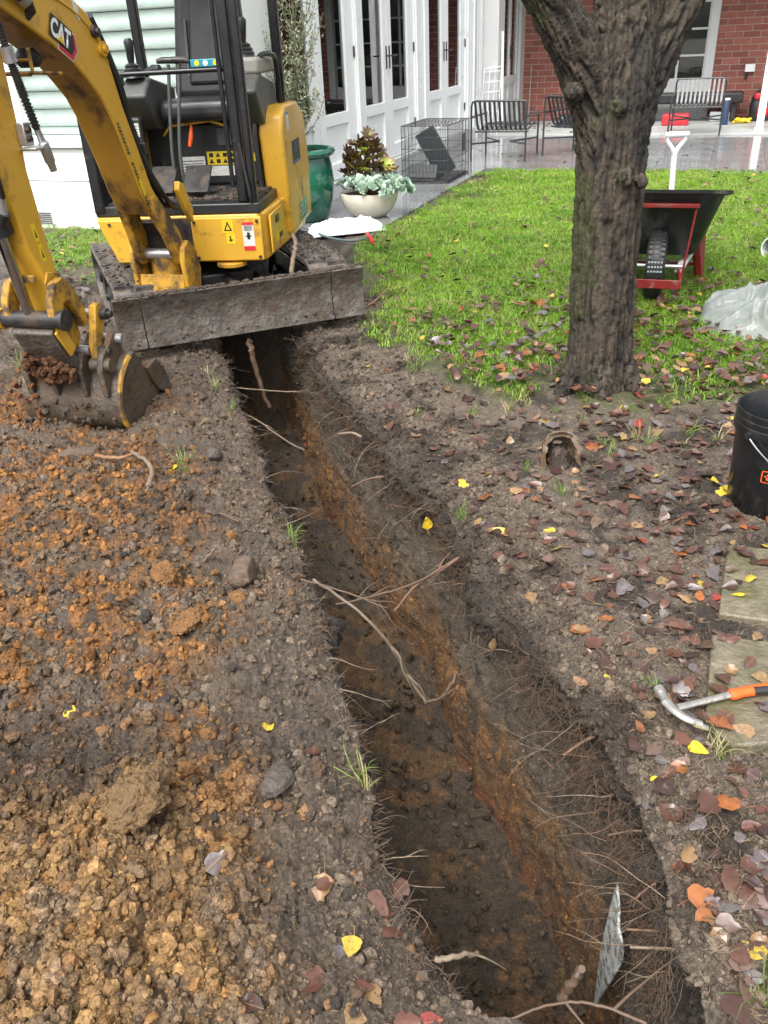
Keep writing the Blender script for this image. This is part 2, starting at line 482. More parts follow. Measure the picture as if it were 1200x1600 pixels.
def leaf_mat():
    """fallen leaf: colour from the object's own colour, blotches, veins in the bump"""
    m, nt, b, out = nodes('fallen_leaf')
    oi = nt.nodes.new('ShaderNodeObjectInfo'); tc = nt.nodes.new('ShaderNodeTexCoord')
    n = nd(nt, 'ShaderNodeTexNoise', Scale=45.0, Detail=6.0, Roughness=0.7)
    ad = nt.nodes.new('ShaderNodeVectorMath'); ad.operation = 'ADD'
    rn = nt.nodes.new('ShaderNodeCombineXYZ')
    ml = nd(nt, 'ShaderNodeMath', _operation='MULTIPLY'); ml.inputs[1].default_value = 37.0
    nt.links.new(oi.outputs['Random'], ml.inputs[0]); nt.links.new(ml.outputs[0], rn.inputs[0])
    nt.links.new(tc.outputs['Object'], ad.inputs[0]); nt.links.new(rn.outputs[0], ad.inputs[1])
    nt.links.new(ad.outputs[0], n.inputs['Vector'])
    c = mixc(nt, 1.0, oi.outputs['Color'], ramp(nt, n.outputs[0], [(0.25, 0.45), (0.5, 0.95), (0.75, 1.35)]), 'MULTIPLY')
    n9 = nd(nt, 'ShaderNodeTexNoise', Scale=110.0, Detail=4.0, Roughness=0.7); nt.links.new(ad.outputs[0], n9.inputs['Vector'])
    k = ramp(nt, n9.outputs[0], [(0.54, 0.0), (0.68, 0.8)])
    c = mixc(nt, k, c, (0.045, 0.02, 0.014))
    k = ramp(nt, n.outputs[0], [(0.60, 0.0), (0.75, 0.6)])
    c = mixc(nt, k, c, (0.05, 0.024, 0.018))
    sx = nt.nodes.new('ShaderNodeSeparateXYZ'); nt.links.new(tc.outputs['Object'], sx.inputs[0])
    ab = nd(nt, 'ShaderNodeMath', _operation='ABSOLUTE'); nt.links.new(sx.outputs[0], ab.inputs[0])
    mid = nd(nt, 'ShaderNodeMath', _operation='MULTIPLY'); mid.inputs[1].default_value = 400.0; nt.links.new(ab.outputs[0], mid.inputs[0])
    c = mixc(nt, ramp(nt, mid.outputs[0], [(0.25, 0.45), (0.55, 0.0)]), c, (0.30, 0.20, 0.10))
    sl = nd(nt, 'ShaderNodeMath', _operation='MULTIPLY'); sl.inputs[1].default_value = 0.8; nt.links.new(ab.outputs[0], sl.inputs[0])
    dy = nd(nt, 'ShaderNodeMath', _operation='SUBTRACT'); nt.links.new(sx.outputs[1], dy.inputs[0]); nt.links.new(sl.outputs[0], dy.inputs[1])
    fr = nd(nt, 'ShaderNodeMath', _operation='MULTIPLY'); fr.inputs[1].default_value = 130.0; nt.links.new(dy.outputs[0], fr.inputs[0])
    fc = nd(nt, 'ShaderNodeMath', _operation='FRACT'); nt.links.new(fr.outputs[0], fc.inputs[0])
    c = mixc(nt, 1.0, c, ramp(nt, fc.outputs[0], [(0.0, 0.62), (0.14, 1.0), (0.9, 1.05), (1.0, 0.62)]), 'MULTIPLY')
    nt.links.new(c, b.inputs['Base Color'])
    b.inputs['Roughness'].default_value = 0.34
    b.inputs['Specular IOR Level'].default_value = 0.55
    b.inputs['Coat Weight'].default_value = 0.2
    b.inputs['Coat Roughness'].default_value = 0.12
    bp = nd(nt, 'ShaderNodeBump', Strength=0.7, Distance=0.0025); nt.links.new(n.outputs[0], bp.inputs['Height']); nt.links.new(bp.outputs[0], b.inputs['Normal'])
    return m
M['leaf'] = leaf_mat()

def vcol_mat(name, rough=0.7, spec=0.5, fine=130.0, bump=0.012):
    """soil: vertex colour of the soil type, fine grain and wet gloss"""
    m, nt, b, out = nodes(name)
    at = nt.nodes.new('ShaderNodeAttribute'); at.attribute_name = 'soil'
    wt = nt.nodes.new('ShaderNodeAttribute'); wt.attribute_name = 'wet'
    geo = nt.nodes.new('ShaderNodeNewGeometry')
    n = nd(nt, 'ShaderNodeTexNoise', Scale=fine, Detail=8.0, Roughness=0.72)
    n2 = nd(nt, 'ShaderNodeTexNoise', Scale=28.0, Detail=6.0, Roughness=0.65)
    nt.links.new(geo.outputs['Position'], n.inputs['Vector']); nt.links.new(geo.outputs['Position'], n2.inputs['Vector'])
    c = mixc(nt, 1.0, at.outputs['Color'], ramp(nt, n.outputs[0], [(0.25, 0.22), (0.5, 0.9), (0.75, 2.3)]), 'MULTIPLY')
    c = mixc(nt, 1.0, c, ramp(nt, n2.outputs[0], [(0.3, 0.72), (0.7, 1.3)]), 'MULTIPLY')
    nt.links.new(c, b.inputs['Base Color'])
    r0 = ramp(nt, n2.outputs[0], [(0.35, 0.26), (0.65, 0.6)])
    mm = nt.nodes.new('ShaderNodeMix'); mm.data_type = 'FLOAT'
    nt.links.new(wt.outputs['Fac'], mm.inputs[0]); mm.inputs[2].default_value = 0.9; nt.links.new(r0, mm.inputs[3])
    nt.links.new(mm.outputs[0], b.inputs['Roughness'])
    b.inputs['Specular IOR Level'].default_value = spec
    bp = nd(nt, 'ShaderNodeBump', Strength=1.0, Distance=bump); nt.links.new(n.outputs[0], bp.inputs['Height']); nt.links.new(bp.outputs[0], b.inputs['Normal'])
    return m
M['soil'] = vcol_mat('garden_soil')

def text_obj(name, txt, size, org, xd, yd, mat, parent, bold=0.0, shear=0.0, sx=1.0, lift=0.0):
    cu = bpy.data.curves.new(name, 'FONT'); cu.body = txt; cu.size = size; cu.offset = bold; cu.shear = shear
    cu.resolution_u = 3
    t = bpy.data.objects.new(name, cu); COL.objects.link(t)
    dg = bpy.context.evaluated_depsgraph_get()
    me = bpy.data.meshes.new_from_object(t.evaluated_get(dg))
    bpy.data.objects.remove(t); bpy.data.curves.remove(cu)
    xd = Vector(xd).normalized(); yd = Vector(yd).normalized(); zd = xd.cross(yd)
    o3 = Vector(org) - (parent_off(parent) if parent is not None else V(0, 0, 0)) + zd * lift
    for v in me.vertices:
        v.co = o3 + xd * (v.co.x * sx) + yd * v.co.y
    me.materials.clear()
    me.name = name
    return link(name, me, mat, parent)

# geometry-node scatter -------------------------------------------------------
def gn_scatter(name, pts, rot, scl, idx, col, protos, label, cat, kind='stuff', parent=None):
    n = len(pts)
    me = bpy.data.meshes.new(name)
    me.vertices.add(n)
    me.vertices.foreach_set('co', np.asarray(pts, dtype=np.float32).ravel())
    a = me.attributes.new('rot', 'FLOAT_VECTOR', 'POINT'); a.data.foreach_set('vector', np.asarray(rot, dtype=np.float32).ravel())
    a = me.attributes.new('scl', 'FLOAT_VECTOR', 'POINT'); a.data.foreach_set('vector', np.asarray(scl, dtype=np.float32).ravel())
    a = me.attributes.new('idx', 'INT', 'POINT'); a.data.foreach_set('value', np.asarray(idx, dtype=np.int32))
    a = me.attributes.new('col', 'FLOAT_COLOR', 'POINT')
    c4 = np.ones((n, 4), dtype=np.float32); c4[:, :3] = col
    a.data.foreach_set('color', c4.ravel())
    o = link(name, me, None, parent)
    lib = bpy.data.collections.new(name + '_shapes')
    for p in protos: lib.objects.link(p)
    ng = bpy.data.node_groups.new(name + '_scatter', 'GeometryNodeTree')
    ng.interface.new_socket('Geometry', in_out='INPUT', socket_type='NodeSocketGeometry')
    ng.interface.new_socket('Geometry', in_out='OUTPUT', socket_type='NodeSocketGeometry')
    gi = ng.nodes.new('NodeGroupInput'); go = ng.nodes.new('NodeGroupOutput')
    ip = ng.nodes.new('GeometryNodeInstanceOnPoints')
    ci = ng.nodes.new('GeometryNodeCollectionInfo'); ci.inputs['Collection'].default_value = lib
    ci.inputs['Separate Children'].default_value = True; ci.inputs['Reset Children'].default_value = True
    def na(nm, dt):
        q = ng.nodes.new('GeometryNodeInputNamedAttribute'); q.data_type = dt; q.inputs['Name'].default_value = nm
        return q.outputs['Attribute']
    ng.links.new(gi.outputs[0], ip.inputs['Points'])
    ng.links.new(ci.outputs[0], ip.inputs['Instance'])
    ip.inputs['Pick Instance'].default_value = True
    ng.links.new(na('idx', 'INT'), ip.inputs['Instance Index'])
    ng.links.new(na('rot', 'FLOAT_VECTOR'), ip.inputs['Rotation'])
    ng.links.new(na('scl', 'FLOAT_VECTOR'), ip.inputs['Scale'])
    ng.links.new(ip.outputs[0], go.inputs[0])
    md = o.modifiers.new('scatter', 'NODES'); md.node_group = ng
    if parent is None: tag(o, label, cat)
    o['kind'] = kind
    return o

rng = np.random.default_rng(11)
random.seed(11)

# ================================================================== GROUND WITH TRENCH
TR = np.array([(0.508, 0.812), (0.516, 1.007), (0.508, 1.239), (0.483, 1.538), (0.421, 1.794), (0.300, 2.153), (0.232, 2.613), (0.110, 2.938), (-0.093, 3.482), (-0.390, 4.65), (-0.72, 6.0)])
TL = np.array([(0.133, 0.797), (0.056, 0.927), (-0.033, 1.139), (-0.071, 1.365), (-0.120, 1.626), (-0.201, 1.991), (-0.330, 2.441), (-0.439, 2.885), (-0.596, 3.469), (-0.853, 4.435), (-1.25, 6.0)])
TDEPTH = 0.80
def xr_of(y): return np.interp(y, TR[:, 1], TR[:, 0])
def xl_of(y): return np.interp(y, TL[:, 1], TL[:, 0])
def xr_rag(y): return xr_of(y) - 0.022 * sstep(1.0, 1.3, y) + 0.026 * vnoise(np.asarray(y) * 3.4, 0 * np.asarray(y), 0.5, 5) + 0.022 * vnoise(np.asarray(y) * 12.0, 0 * np.asarray(y), 0.5, 6)
def xl_rag(y): return xl_of(y) + 0.028 * vnoise(np.asarray(y) * 3.5, 0 * np.asarray(y), 9.5, 7) + 0.016 * vnoise(np.asarray(y) * 13.0, 0 * np.asarray(y), 9.5, 8)
def dfac(y): return sstep(0.80, 0.875, y) * (1 - sstep(5.5, 5.62, y))

# outline of the worn bare soil on the lawn side (photo pixels turned into ground points)
_lawn_px = [(545, 395), (560, 440), (590, 485), (566, 515), (610, 545), (660, 575), (700, 612), (760, 630), (815, 640), (870, 622), (905, 640), (985, 632), (1010, 655), (1060, 628), (1110, 652), (1160, 628), (1260, 640), (1500, 640)]
LAWN_EDGE = np.array([(G(*p).x, G(*p).y) for p in _lawn_px])
_back = [SU(0.3, 9.0), SU(0.3, 1.05), SU(-4.4, 1.08)]
LAWN_POLY = np.vstack([LAWN_EDGE, np.array([(6.5, 3.0), (7.5, 6.0)]), np.array([(p.x, p.y) for p in _back])])
_lawn2_px = [(40, 352), (40, 440), (75, 432), (110, 432), (150, 446), (185, 450), (215, 420), (215, 350)]
LAWN2 = np.array([(G(*p).x, G(*p).y) for p in _lawn2_px])

def poly_dist(px, py, poly):
    """signed distance, positive inside"""
    px = np.asarray(px, float); py = np.asarray(py, float)
    d = np.full(px.shape, 1e9); ins = np.zeros(px.shape, bool)
    n = len(poly)
    for i in range(n):
        ax, ay = poly[i]; bx, by = poly[(i + 1) % n]
        ex, ey = bx - ax, by - ay
        t = np.clip(((px - ax) * ex + (py - ay) * ey) / (ex * ex + ey * ey + 1e-12), 0, 1)
        d = np.minimum(d, np.hypot(px - ax - t * ex, py - ay - t * ey))
        c = ((ay > py) != (by > py)) & (px < (bx - ax) * (py - ay) / (by - ay + 1e-12) + ax)
        ins ^= c
    return np.where(ins, d, -d)

def lawn_mask(x, y):
    x = np.asarray(x, float); y = np.asarray(y, float)
    w = 0.10 * vnoise(x * 5, y * 5, 2.2, 21) + 0.05 * vnoise(x * 16, y * 16, 2.2, 22)
    d = np.maximum(poly_dist(x, y, LAWN_POLY), poly_dist(x, y, LAWN2))
    return sstep(-0.03, 0.13, d + w)

def su_np(x, y):
    dx = np.asarray(x) - HA.x; dy = np.asarray(y) - HA.y
    return dx * D1.x + dy * D1.y, dx * N1.x + dy * N1.y
def patio_mask(x, y):
    s_, u_ = su_np(x, y)
    return (((u_ < 1.05) & (s_ > -3.3)) | (s_ > 0.3)).astype(float)

MOUNDS = [(140, 1420, 0.32, 0.055), (60, 1560, 0.3, 0.05), (225, 1270, 0.09, 0.055), (60, 860, 0.5, 0.05), (250, 850, 0.3, 0.035), (330, 990, 0.22, 0.02),
          (30, 620, 0.35, 0.06), (20, 500, 0.45, 0.07), (430, 1215, 0.09, 0.02), (330, 600, 0.25, 0.03), (520, 1250, 0.1, 0.025), (690, 700, 0.16, 0.03), (620, 600, 0.18, 0.025), (790, 860, 0.12, 0.03), (60, 450, 0.4, 0.05), (130, 665, 0.28, -0.06)]
MOUNDS = [(G(a, b).x, G(a, b).y, r, h) for a, b, r, h in MOUNDS]

def base_h(x, y):
    x = np.asarray(x, float); y = np.asarray(y, float)
    lm = lawn_mask(x, y)
    left = sstep(0.05, -0.15, x - xl_of(y))
    far = sstep(9, 5.5, y)
    spoil = left * (1 - lm) * far
    right = (1 - left) * (1 - lm) * far
    h = 0.012 * fbm(x, y, 0.3, 1.2, 3, 31)
    h += spoil * (0.035 * fbm(x, y, 0.1, 3.2, 4, 32) + 0.040 * fbm(x, y, 1.1, 12, 5, 33, 0.66, True) + 0.009 * fbm(x, y, 2.1, 70, 3, 34, 0.7, True))
    h += right * (0.016 * fbm(x, y, 0.7, 5, 3, 35) + 0.014 * fbm(x, y, 1.7, 18, 5, 36, 0.64, True) + 0.005 * fbm(x, y, 2.4, 85, 2, 37, 0.6, True))
    h += spoil * 0.05 * np.clip(_blob(x, y, TANB), 0, 1) * fbm(x, y, 4.1, 9, 3, 39, 0.5, True)
    for mx, my, r, a in MOUNDS:
        h += a * np.exp(-((x - mx) ** 2 + (y - my) ** 2) / (r * r)) * (1 - 0.8 * lm)
    h += 0.022 * lm * far
    # print of the rubber tracks on both sides of the trench
    bx = x + 0.691; by = y - 4.487
    lat = bx * 0.9325 + by * 0.3612; bb = bx * -0.3612 + by * 0.9325
    for l0, b0 in ((-0.545, -1.15), (0.545, -0.85)):
        mk = np.exp(-(np.abs(lat - l0) / 0.115) ** 4) * sstep(b0, b0 + 0.25, bb) * sstep(0.25, 0.05, bb) * np.clip(0.9 + 0.8 * fbm(x, y, 0.9, 5, 2, 66), 0.1, 1)
        sd_ = np.where(np.abs(lat - l0) < 0.006, 0, np.sign(lat - l0)) * 0.25
        h = h * (1 - 0.55 * mk) + mk * (0.011 * np.clip(1.6 * np.sin(6.283 * (bb / 0.062 + sd_)), -1, 1) - 0.008)
    p = patio_mask(x, y)
    return h * (1 - p) - 0.06 * p

def ground_z(x, y):
    """height of the ground (trench left out, lips rounded)"""
    x = np.asarray(x, float); y = np.asarray(y, float)
    h = base_h(x, y)
    dr = x - xr_rag(y); dl = xl_rag(y) - x
    k = dfac(y)
    h -= k * 0.020 * np.exp(-np.clip(dr, 0, 9) / 0.035) * (dr >= 0)
    h += k * 0.030 * np.exp(-((dr - 0.06) / 0.06) ** 2) * np.clip(0.3 + fbm(x, y, 0.6, 7, 3, 38), 0, 1) * (dr >= 0)
    h -= k * 0.045 * np.exp(-np.clip(dl, 0, 9) / 0.06) * (dl >= 0)
    return h
def gz(x, y): return float(ground_z(np.array([x]), np.array([y]))[0])

# colours ------------------------------------------------------------------
C_DARK = np.array((0.034, 0.025, 0.0185)); C_GREY = np.array((0.118, 0.092, 0.069)); C_BROWN = np.array((0.105, 0.066, 0.038))
C_ORANGE = np.array((0.205, 0.095, 0.030)); C_TAN = np.array((0.20, 0.118, 0.050)); C_LAWN = np.array((0.066, 0.075, 0.024))
# where clay or tan subsoil was tipped
CLAYB = [(60, 820, 0.75, 0.85), (200, 760, 0.45, 0.6), (30, 700, 0.6, 0.7), (330, 950, 0.28, 0.8), (250, 1000, 0.3, 0.6), (60, 980, 0.4, 0.75), (340, 1240, 0.09, 0.9), (290, 1110, 0.12, 0.6), (350, 1320, 0.05, 0.7), (150, 900, 0.4, 0.5)]
TANB = [(120, 1430, 0.34, 1.0), (250, 1520, 0.25, 0.9), (60, 1560, 0.3, 1.0), (225, 1280, 0.11, 1.0), (330, 1430, 0.14, 0.7), (20, 1320, 0.15, 0.8), (400, 1500, 0.1, 0.4)]
DARKB = [(120, 1200, 0.17, 0.9), (40, 1180, 0.15, 0.9), (200, 1160, 0.1, 0.6), (500, 1150, 0.2, 0.7), (270, 800, 0.2, 0.55), (330, 700, 0.3, 0.4)]
def _blob(x, y, L):
    t = np.zeros_like(x)
    for a, b, r, w in L:
        p = G(a, b); t = np.maximum(t, w * np.exp(-((x - p.x) ** 2 + (y - p.y) ** 2) / (r * r)))
    return t
def soil_col(x, y, wallz=None):
    x = np.asarray(x, float); y = np.asarray(y, float)
    n1 = fbm(x, y, 0.5, 6, 4, 41); n2 = fbm(x, y, 0.9, 22, 4, 42); n3 = fbm(x, y, 0.4, 60, 2, 43)
    left = sstep(0.04, -0.12, x - xl_of(y))
    far = sstep(6.5, 4.5, y)
    def mix(a, b, t): return a + (b - a) * np.asarray(t)[:, None]
    c = mix(np.tile(C_GREY, (len(x), 1)), C_DARK, sstep(-0.25, 0.35, n1 + 0.5 * n2))
    clay = np.clip(_blob(x, y, CLAYB) * left * (1 + 0.9 * n1) + 0.7 * n2 * left * _blob(x, y, CLAYB), 0, 1)
    tan = np.clip(_blob(x, y, TANB) * left * (1 + 0.5 * n1), 0, 1)
    dk = _blob(x, y, DARKB) * left
    c = mix(c, C_BROWN, np.clip(left * far * (0.28 + 0.5 * n2), 0, 0.6))
    sh = n2 + 0.55 * n3 + 0.35 * n1
    c = mix(c, C_BROWN * 0.8, clay * 0.6)
    c = mix(c, C_ORANGE, np.clip(clay * 1.3, 0, 1) * sstep(-0.06, 0.20, sh) * np.clip(0.85 + 0.5 * n3, 0, 1))
    c = mix(c, C_TAN, tan * (0.42 + 0.58 * sstep(-0.28, 0.10, sh)))
    c = mix(c, C_DARK, dk * 0.8)
    dl = xl_of(y) - x; strip = left * sstep(0.42, 0.12, dl + 0.16 * n1) * far
    c = mix(c, np.array((0.098, 0.076, 0.057)) * (1 + 0.5 * n1[:, None]), strip * np.clip(0.75 + 0.5 * n2, 0, 1))
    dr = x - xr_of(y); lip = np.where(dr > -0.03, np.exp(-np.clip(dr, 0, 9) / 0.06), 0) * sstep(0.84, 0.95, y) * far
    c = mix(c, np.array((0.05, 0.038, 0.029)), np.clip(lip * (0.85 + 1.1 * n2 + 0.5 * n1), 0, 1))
    c = mix(c, C_LAWN, 0.85 * lawn_mask(x, y))
    return c

# rows and columns of the sheet --------------------------------------------
ys = [0.62]
while ys[-1] < 6.4: ys.append(ys[-1] + 0.0015 + 0.0026 * ys[-1])
ys = [-60, -20, -8, -3, -1, 0.0, 0.35] + ys + [6.8, 7.3, 7.9, 8.5, 9.2, 10, 11, 12, 14, 18, 30, 60]
ys = np.array(ys)
NL, NWL, NF, NWR, NR = 400, 36, 64, 140, 330
rows = len(ys)
tl_ = (np.arange(NL) + 1) / NL
def side(t): return t ** 1.25
xl = xl_rag(ys); xr = xr_rag(ys)
reach = 1.1 + 0.62 * np.clip(ys, 0.6, 9)
reach[:7] = [60, 30, 12, 6, 3, 1.9, 1.6]
reach[-12:] = [6.5, 7.5, 8.5, 10, 12, 14, 18, 22, 28, 36, 60, 80]
df = dfac(ys)
_frac = np.concatenate([np.zeros(NL), np.zeros(NWL), ((np.arange(NF) + 0.5) / NF) ** 1.5, np.ones(NWR), np.ones(NR)])
DF = dfac(ys[:, None] + 0.20 * _frac[None, :] + 0.02 * vnoise(np.arange(NL + NWL + NF + NWR + NR)[None, :] * 0.13 + 0 * ys[:, None], 0 * ys[:, None] + 0.5, 0.5, 57) * (ys[:, None] < 1.2))
X = []; Y = []; Z = []; KIND = []
# left ground (outer to inner)
t = side(tl_)[::-1]
X.append(xl[:, None] - (xl[:, None] + reach[:, None]) * t[None, :]); KIND += [0] * NL
# left wall
tw = (np.arange(NWL) + 0.5) / NWL
X.append(xl[:, None] + 0.02 * df[:, None] * tw[None, :] + 0.0005 * tw[None, :]); KIND += [1] * NWL
tf = (np.arange(NF) + 0.5) / NF
wl_x = xl + 0.03; wr_x = xr - 0.05
X.append(wl_x[:, None] + (wr_x - wl_x)[:, None] * tf[None, :]); KIND += [2] * NF
tr_ = (np.arange(NWR) + 0.5) / NWR
X.append(wr_x[:, None] + (xr - wr_x)[:, None] * (tr_[None, :] ** 1.4)); KIND += [3] * NWR
t = side((np.arange(NR) + 1) / NR)
X.append(xr[:, None] + (reach[:, None] - xr[:, None]) * t[None, :]); KIND += [4] * NR
X = np.hstack(X); KIND = np.array(KIND); cols = X.shape[1]
Y = np.repeat(ys[:, None], cols, 1)
Z = np.zeros_like(X)
g = (KIND == 0) | (KIND == 4)
Z[:, g] = ground_z(X[:, g].ravel(), Y[:, g].ravel()).reshape(rows, -1)
zl = ground_z(xl - 1e-4, ys); zr = ground_z(xr + 1e-4, ys)
top_r = zr[:, None]
floor_z = -TDEPTH + 0.05 * vnoise(ys * 1.7, ys * 0, 0.2, 51)
fl = floor_z[:, None] + 0 * X[:, KIND == 2]
fx = X[:, KIND == 2].ravel(); fy = Y[:, KIND == 2].ravel()
fl = fl + (0.03 * fbm(fx, fy, 0.3, 5, 3, 52) + 0.016 * fbm(fx, fy, 0.6, 18, 4, 53, 0.6, True) + 0.006 * fbm(fx, fy, 0.6, 70, 2, 54)).reshape(rows, -1)
# debris fallen from the left lip makes a slope on the left of the floor, and a broken ledge
slope = np.exp(-tf / 0.28)[None, :] * (0.10 + 0.10 * np.clip(vnoise(ys * 2.2, ys * 0, 3.3, 55), -0.4, 1))[:, None]
fl = fl + slope
gnd_f = base_h(fx, fy).reshape(rows, -1)
Z[:, KIND == 2] = fl * DF[:, KIND == 2] + gnd_f * (1 - DF[:, KIND == 2])
f0 = Z[:, KIND == 2][:, :1]; f1 = Z[:, KIND == 2][:, -1:]
Z[:, KIND == 1] = zl[:, None] + (f0 - zl[:, None]) * tw[None, :]
Z[:, KIND == 3] = f1 + (zr[:, None] - f1) * tr_[None, :]
# rough walls: push in and out
for kd, sgn in ((1, 1), (3, -1)):
    m = KIND == kd
    wy = Y[:, m].ravel(); wz = Z[:, m].ravel()
    tt = (tw if kd == 1 else 1 - tr_)          # 0 at the lip
    depth_m = -np.clip(Z[:, m], -1, 0)
    loose = np.exp(-depth_m / 0.16)
    n_a = fbm(wy, wz, 0.3, 4, 3, 61).reshape(rows, -1)
    n_b = fbm(wy, wz, 0.8, 16, 4, 62, 0.6, True).reshape(rows, -1)
    n_c = fbm(wy * 1.0, wz * 0.12, 0.8, 30, 4, 63).reshape(rows, -1)     # tooth marks run up the wall
    push = (0.030 * n_a + (0.016 + 0.045 * loose) * n_b + 0.016 * n_c) * DF[:, m]
    # loose root mat bulges over the edge
    bulge = 0.03 * np.exp(-((depth_m - 0.07) / 0.06) ** 2) * (0.6 + 0.8 * vnoise(ys * 3, ys * 0, 1.5, 64))[:, None]
    edge = np.minimum(1, np.clip(tt, 0, 1) / 0.03)[None, :] ** 0.5 * np.minimum(1, (1 - np.clip(tt, 0, 1)) / 0.15)[None, :] ** 0.5
    X[:, m] += sgn * (push * edge + (bulge * DF[:, m] * edge if kd == 3 else 0.5 * bulge * DF[:, m] * edge))
    Y[:, m] += 0.008 * fbm(wz, wy, 0.2, 20, 2, 65).reshape(rows, -1) * DF[:, m] * edge
# colours
colr = np.zeros((rows, cols, 3)); wet = np.zeros((rows, cols))
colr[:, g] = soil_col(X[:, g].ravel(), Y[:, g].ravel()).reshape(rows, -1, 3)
W_TOP = np.array((0.033, 0.025, 0.018)); W_GREY = np.array((0.080, 0.063, 0.045)); W_OR = np.array((0.165, 0.075, 0.020)); W_RED = np.array((0.12, 0.04, 0.022)); W_FL = np.array((0.062, 0.045, 0.030))
for kd in (1, 3):
    m = KIND == kd
    wx = X[:, m].ravel(); wy = Y[:, m].ravel(); wz = Z[:, m].ravel()
    d = -wz + 0.07 * fbm(wy, wz, 0.4, 3, 3, 71) + 0.03 * fbm(wy, wz, 0.4, 18, 3, 72)
    t1 = sstep(0.13, 0.26, d); t2 = sstep(0.33, 0.56, d); t3 = sstep(0.70, 0.80, d)
    st = fbm(wy * 2.2, wz * 0.7, 0.9, 16, 4, 73)
    c = W_TOP + (W_GREY - W_TOP) * t1[:, None]
    c = c + (W_OR - c) * (t2 * np.clip(0.62 + 0.9 * st, 0.05, 1))[:, None]
    c = c + (W_RED - c) * (t3 * np.clip(0.4 + st, 0, 0.7))[:, None]
    c *= (1 + 0.6 * st)[:, None]
    gcol = soil_col(wx, wy)
    k = DF[:, m].ravel()[:, None]
    colr[:, m] = (c * k + gcol * (1 - k)).reshape(rows, -1, 3)
m = KIND == 2
nf = fbm(fx, fy, 0.3, 7, 4, 74); nf2 = fbm(fx, fy, 0.3, 30, 3, 75)
t_or = np.clip(sstep(0.0, 0.5, nf + 0.35 * nf2), 0, 0.75)
c = W_FL + (np.array((0.13, 0.07, 0.028)) - W_FL) * t_or[:, None]
c *= (1 + 0.3 * nf2)[:, None]
gcol = soil_col(fx, fy); k = DF[:, m].ravel()[:, None]
colr[:, m] = (c * k + gcol * (1 - k)).reshape(rows, -1, 3)
colr = np.clip(colr, 0.012, 0.6)
rightside = (KIND == 4)
wet[:, KIND == 0] = np.clip(0.65 + 0.6 * fbm(X[:, KIND == 0].ravel(), Y[:, KIND == 0].ravel(), 0.2, 5, 3, 77), 0, 1).reshape(rows, -1); wet[:, KIND == 2] = 0.15; wet[:, KIND == 3] = 0.12
wet[:, rightside] = np.clip(0.5 + 0.6 * fbm(X[:, rightside].ravel(), Y[:, rightside].ravel(), 0.2, 4, 3, 76), 0, 1).reshape(rows, -1)
_P = np.stack([X.ravel(), Y.ravel(), Z.ravel()], 1).astype(np.float32)
me = bpy.data.meshes.new('ground')
nV = rows * cols; nF = (rows - 1) * (cols - 1)
idx = np.arange(nV).reshape(rows, cols)
quads = np.stack([idx[:-1, :-1], idx[:-1, 1:], idx[1:, 1:], idx[1:, :-1]], -1).reshape(-1, 4)
me.vertices.add(nV); me.vertices.foreach_set('co', _P.ravel())
me.loops.add(nF * 4); me.loops.foreach_set('vertex_index', quads.ravel().astype(np.int32))
me.polygons.add(nF); me.polygons.foreach_set('loop_start', np.arange(0, nF * 4, 4, dtype=np.int32))
try: me.polygons.foreach_set('loop_total', np.full(nF, 4, dtype=np.int32))
except Exception: pass
me.update(calc_edges=True)
me.polygons.foreach_set('use_smooth', np.ones(nF, dtype=bool))
a = me.attributes.new('soil', 'FLOAT_COLOR', 'POINT'); c4 = np.ones((nV, 4), np.float32); c4[:, :3] = colr.reshape(-1, 3); a.data.foreach_set('color', c4.ravel())
a = me.attributes.new('wet', 'FLOAT', 'POINT'); a.data.foreach_set('value', wet.ravel().astype(np.float32))
me.validate()
ground = link('ground', me, M['soil'])
tag(ground, kind='structure')
FLOOR_Z = lambda y: float(np.interp(y, ys, floor_z))

# ------------------------------------------------------------------ clods
def clod_mesh(name, seed, sub=2, rough=0.3, cuts=6):
    bm = bmesh.new(); bmesh.ops.create_icosphere(bm, subdivisions=sub, radius=1.0)
    co = np.array([v.co for v in bm.verts])
    r = 1 + 0.6 * rough * fbm(co[:, 0], co[:, 1], co[:, 2], 1.3, 3, seed) + 0.5 * rough * fbm(co[:, 0], co[:, 1], co[:, 2], 2.6, 4, seed + 9, 0.62, True)
    rc_ = random.Random(seed)
    pl_ = [(Vector((rc_.gauss(0, 1), rc_.gauss(0, 1), rc_.gauss(0, 1))).normalized(), rc_.uniform(0.5, 0.85)) for _ in range(cuts)]
    for v, q in zip(bm.verts, r):
        for nn, dd in pl_:
            k_ = v.co.dot(nn) - dd
            if k_ > 0: v.co -= nn * k_ * 0.9
        v.co = v.co * q
    mm = bpy.data.meshes.new(name); bm.to_mesh(mm); bm.free()
    mm.polygons.foreach_set('use_smooth', [True] * len(mm.polygons)); mm.set_sharp_from_angle(angle=R(30))
    mm.materials.append(M['clod'])
    return mm
clod_protos = [bpy.data.objects.new('clod_shape', clod_mesh('clod_shape', 100 + i, 2, 0.6)) for i in range(9)]

